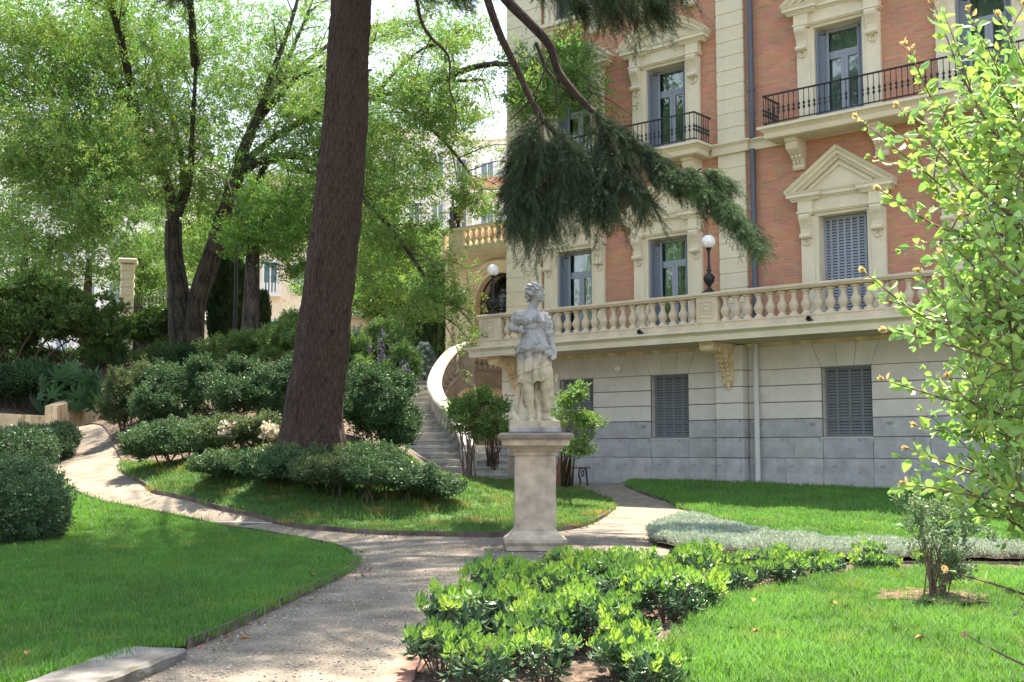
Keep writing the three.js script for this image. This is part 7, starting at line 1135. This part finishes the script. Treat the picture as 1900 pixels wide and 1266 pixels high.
{
  const D = 39.5, b = ground(232, 660, D), t = thing('gate_pillar', 'rusticated cream gate pillar beside the spiked gate', 'pillar', b.toArray(), 0.25), h = at(232, 490, D).y - b.y, n = 9;
  part('foot', bevelBox(0.5, 0.75, 0.5, 0.02), rustMat, t).position.y = 0.3; for (let k = 0; k < n; k++) { const hh = (h - 0.7) / n; part('stone_block', bevelBox(0.45, hh - 0.035, 0.45, 0.04), creamMat, t).position.y = 0.7 + (k + 0.5) * hh; } part('core', box(0.4, h - 0.8, 0.4, 0, h / 2 + 0.3, 0), creamMat, t); part('cap', bevelBox(0.62, 0.16, 0.62, 0.03), creamMat, t).position.y = h + 0.08;
  const g = thing('spiked_gate', 'dark iron gate with spear points left of the elm', 'gate', ground(290, 662, D).toArray(), 0.05), W = 2.0, H = at(290, 556, D).y - ground(290, 662, D).y;
  part('panel', box(W, H * 0.45, 0.03, 0, H * 0.22, 0), ironMat, g); for (const y of [0.48, 0.86]) part('rail', box(W, 0.04, 0.04, 0, H * y, 0.002), ironMat, g);
  const spear = merge([new THREE.CylinderGeometry(0.012, 0.012, H * 0.55, 6).translate(0, H * 0.72, 0), new THREE.ConeGeometry(0.03, 0.14, 6).translate(0, H + 0.06, 0), new THREE.SphereGeometry(0.022, 6, 5).translate(0, H * 0.97, 0)]); for (let k = 0; k < 16; k++) part('spear', spear, ironMat, g).position.x = -W / 2 + (k + 0.5) * W / 16;
  for (const s of [-1, 1]) part('post', box(0.07, H + 0.2, 0.07, s * W / 2, H / 2, 0), ironMat, g);
  const lb = ground(434, 692, 35), lp = thing('lamp_post', 'slim dark lamp post between the cypresses', 'lamp post', lb.toArray()); part('post', lathe([[0, 0], [0.16, 0], [0.16, 0.1], [0.1, 0.2], [0.09, 0.6], [0.06, 0.7], [0.045, 2.9], [0.07, 2.95], [0.03, 3.0]], 10), ironMat, lp); part('globe', new THREE.SphereGeometry(0.17, 16, 12).translate(0, 3.14, 0), globeMat, lp);
  const pb = ground(178, 668, 34.5), pot = thing('terracotta_pot', 'red terracotta pot under the broad shrub', 'pot', pb.toArray()); part('pot', lathe([[0, 0], [0.2, 0], [0.3, 0.5], [0.34, 0.5], [0.34, 0.6], [0.29, 0.6], [0.26, 0.5], [0, 0.45]], 16), std([0.32, 0.1, 0.055], 0.85), pot);
  // low garden wall with capped piers behind
  const wb = ground(640, 640, 43), gw = thing('garden_wall', 'pale garden wall with capped piers behind the lilac', 'wall', wb.toArray(), 0.05), H2 = at(640, 606, 43).y - wb.y; part('wall', metreUV(box(11, H2, 0.3, 0, H2 / 2 - 0.1, 0)), peachMat, gw); for (const u of [668, 746, 560]) { const x = at(u, 620, 43).x - wb.x; part('pier', bevelBox(0.75, H2 + 0.35, 0.6, 0.02), peachMat, gw).position.set(x, (H2 + 0.35) / 2 - 0.1, 0); part('cap', bevelBox(0.95, 0.12, 0.8, 0.03), creamMat, gw).position.set(x, H2 + 0.3, 0); }
}
// ================================================================ houses beyond the garden
const farWhite = new THREE.MeshStandardMaterial({ map: streak([226, 222, 214], 10, 0.2), roughness: 0.9 }), farCream = new THREE.MeshStandardMaterial({ map: streak([226, 208, 182], 10, 0.2), roughness: 0.9 }), farRed = new THREE.MeshStandardMaterial({ map: brickTex, roughness: 0.9, color: new THREE.Color().setRGB(1.3, 1.25, 1.25) }), farGlass = phys([0.10, 0.14, 0.18], 0.08, { clearcoat: 1, clearcoatRoughness: 0.03 }), farFrame = std([0.7, 0.7, 0.68], 0.6), awning = std([0.02, 0.13, 0.10], 0.8);
function house(label, u0, u1, vTop, D, turn, depth, m, cols, floorH, opt = {}) {
  const c = at((u0 + u1) / 2, vTop, D), w = (u1 - u0) * D / FOCAL, base = 4, t = thing('apartment_house', label, 'building', [c.x, base, c.z], turn, 'houses beyond the garden'), H = c.y - base;
  part('wall', metreUV(box(w, H, depth, 0, H / 2, -depth / 2)), m, t); part('roof', box(w + 0.5, 0.35, depth + 0.5, 0, H + 0.18, -depth / 2), farWhite, t);
  const rows = Math.floor((H - 0.6) / floorH);
  for (let j = 0; j < rows; j++) {
    const y = H - 0.7 - (j + 0.5) * floorH; if (y < 1) continue;
    for (let i = 0; i < cols; i++) {
      const x = -w / 2 + (i + 0.5) * w / cols, ww = (w / cols) * 0.42, wh = floorH * 0.5, o = part('window', merge([box(ww + 0.2, 0.1, 0.12, 0, wh / 2 + 0.05, 0), box(ww + 0.2, 0.1, 0.18, 0, -wh / 2 - 0.05, 0), box(0.1, wh, 0.12, -ww / 2 - 0.05, 0, 0), box(0.1, wh, 0.12, ww / 2 + 0.05, 0, 0), box(0.07, wh, 0.1, 0, 0, 0)]), farFrame, t); o.position.set(x, y, 0.03); part('pane', box(ww, wh, 0.03), farGlass, o);
      if (opt.awning && (i + j) % 2 === 0) part('awning', prism([[0, 0], [0.5, -0.35], [0.5, -0.45], [0, -0.1]], ww, -ww / 2).rotateY(-Math.PI / 2).translate(0, wh / 2, 0.05), awning, o);
    }
    if (opt.balcony) { const bal = part('balcony', box(w * 0.94, 0.16, 1.1, 0, 0, 0.55), farWhite, t); bal.position.y = y - floorH * 0.42; part('parapet', metreUV(box(w * 0.94, 0.8, 0.1, 0, 0.45, 1.06)), opt.balcony, bal); }
    else if (opt.rail) { const bal = part('balcony', box(w / cols * 0.7, 0.12, 0.6, 0, 0, 0.3), farWhite, t); bal.position.set(-w / 2 + 0.5 * w / cols, y - floorH * 0.32, 0); for (let k = 0; k < 7; k++) part('baluster', box(0.08, 0.6, 0.08, -w / cols * 0.32 + k * w / cols * 0.106, 0.33, 0.54), farWhite, bal); }
  }
  return t;
}
house('pale cream house with a green awning seen beside the cedar trunk', 478, 640, 330, 60, 0.25, 12, farCream, 3, 3.1, { awning: true, rail: true });
house('white block with a tall blue window behind the iron urn', 700, 882, 250, 74, 0.3, 14, farWhite, 4, 3.1);
house('white flats with red brick balconies behind the roof balustrade', 876, 985, 260, 72, -0.25, 12, farWhite, 2, 3.0, { balcony: farRed });
house('long pale house glimpsed through the leaves at the left', -80, 340, 230, 78, 0.05, 12, farWhite, 9, 3.2);
scene.traverse((o) => { if (o.isMesh) { o.castShadow = true; o.receiveShadow = true; } });
renderer.render(scene, camera);
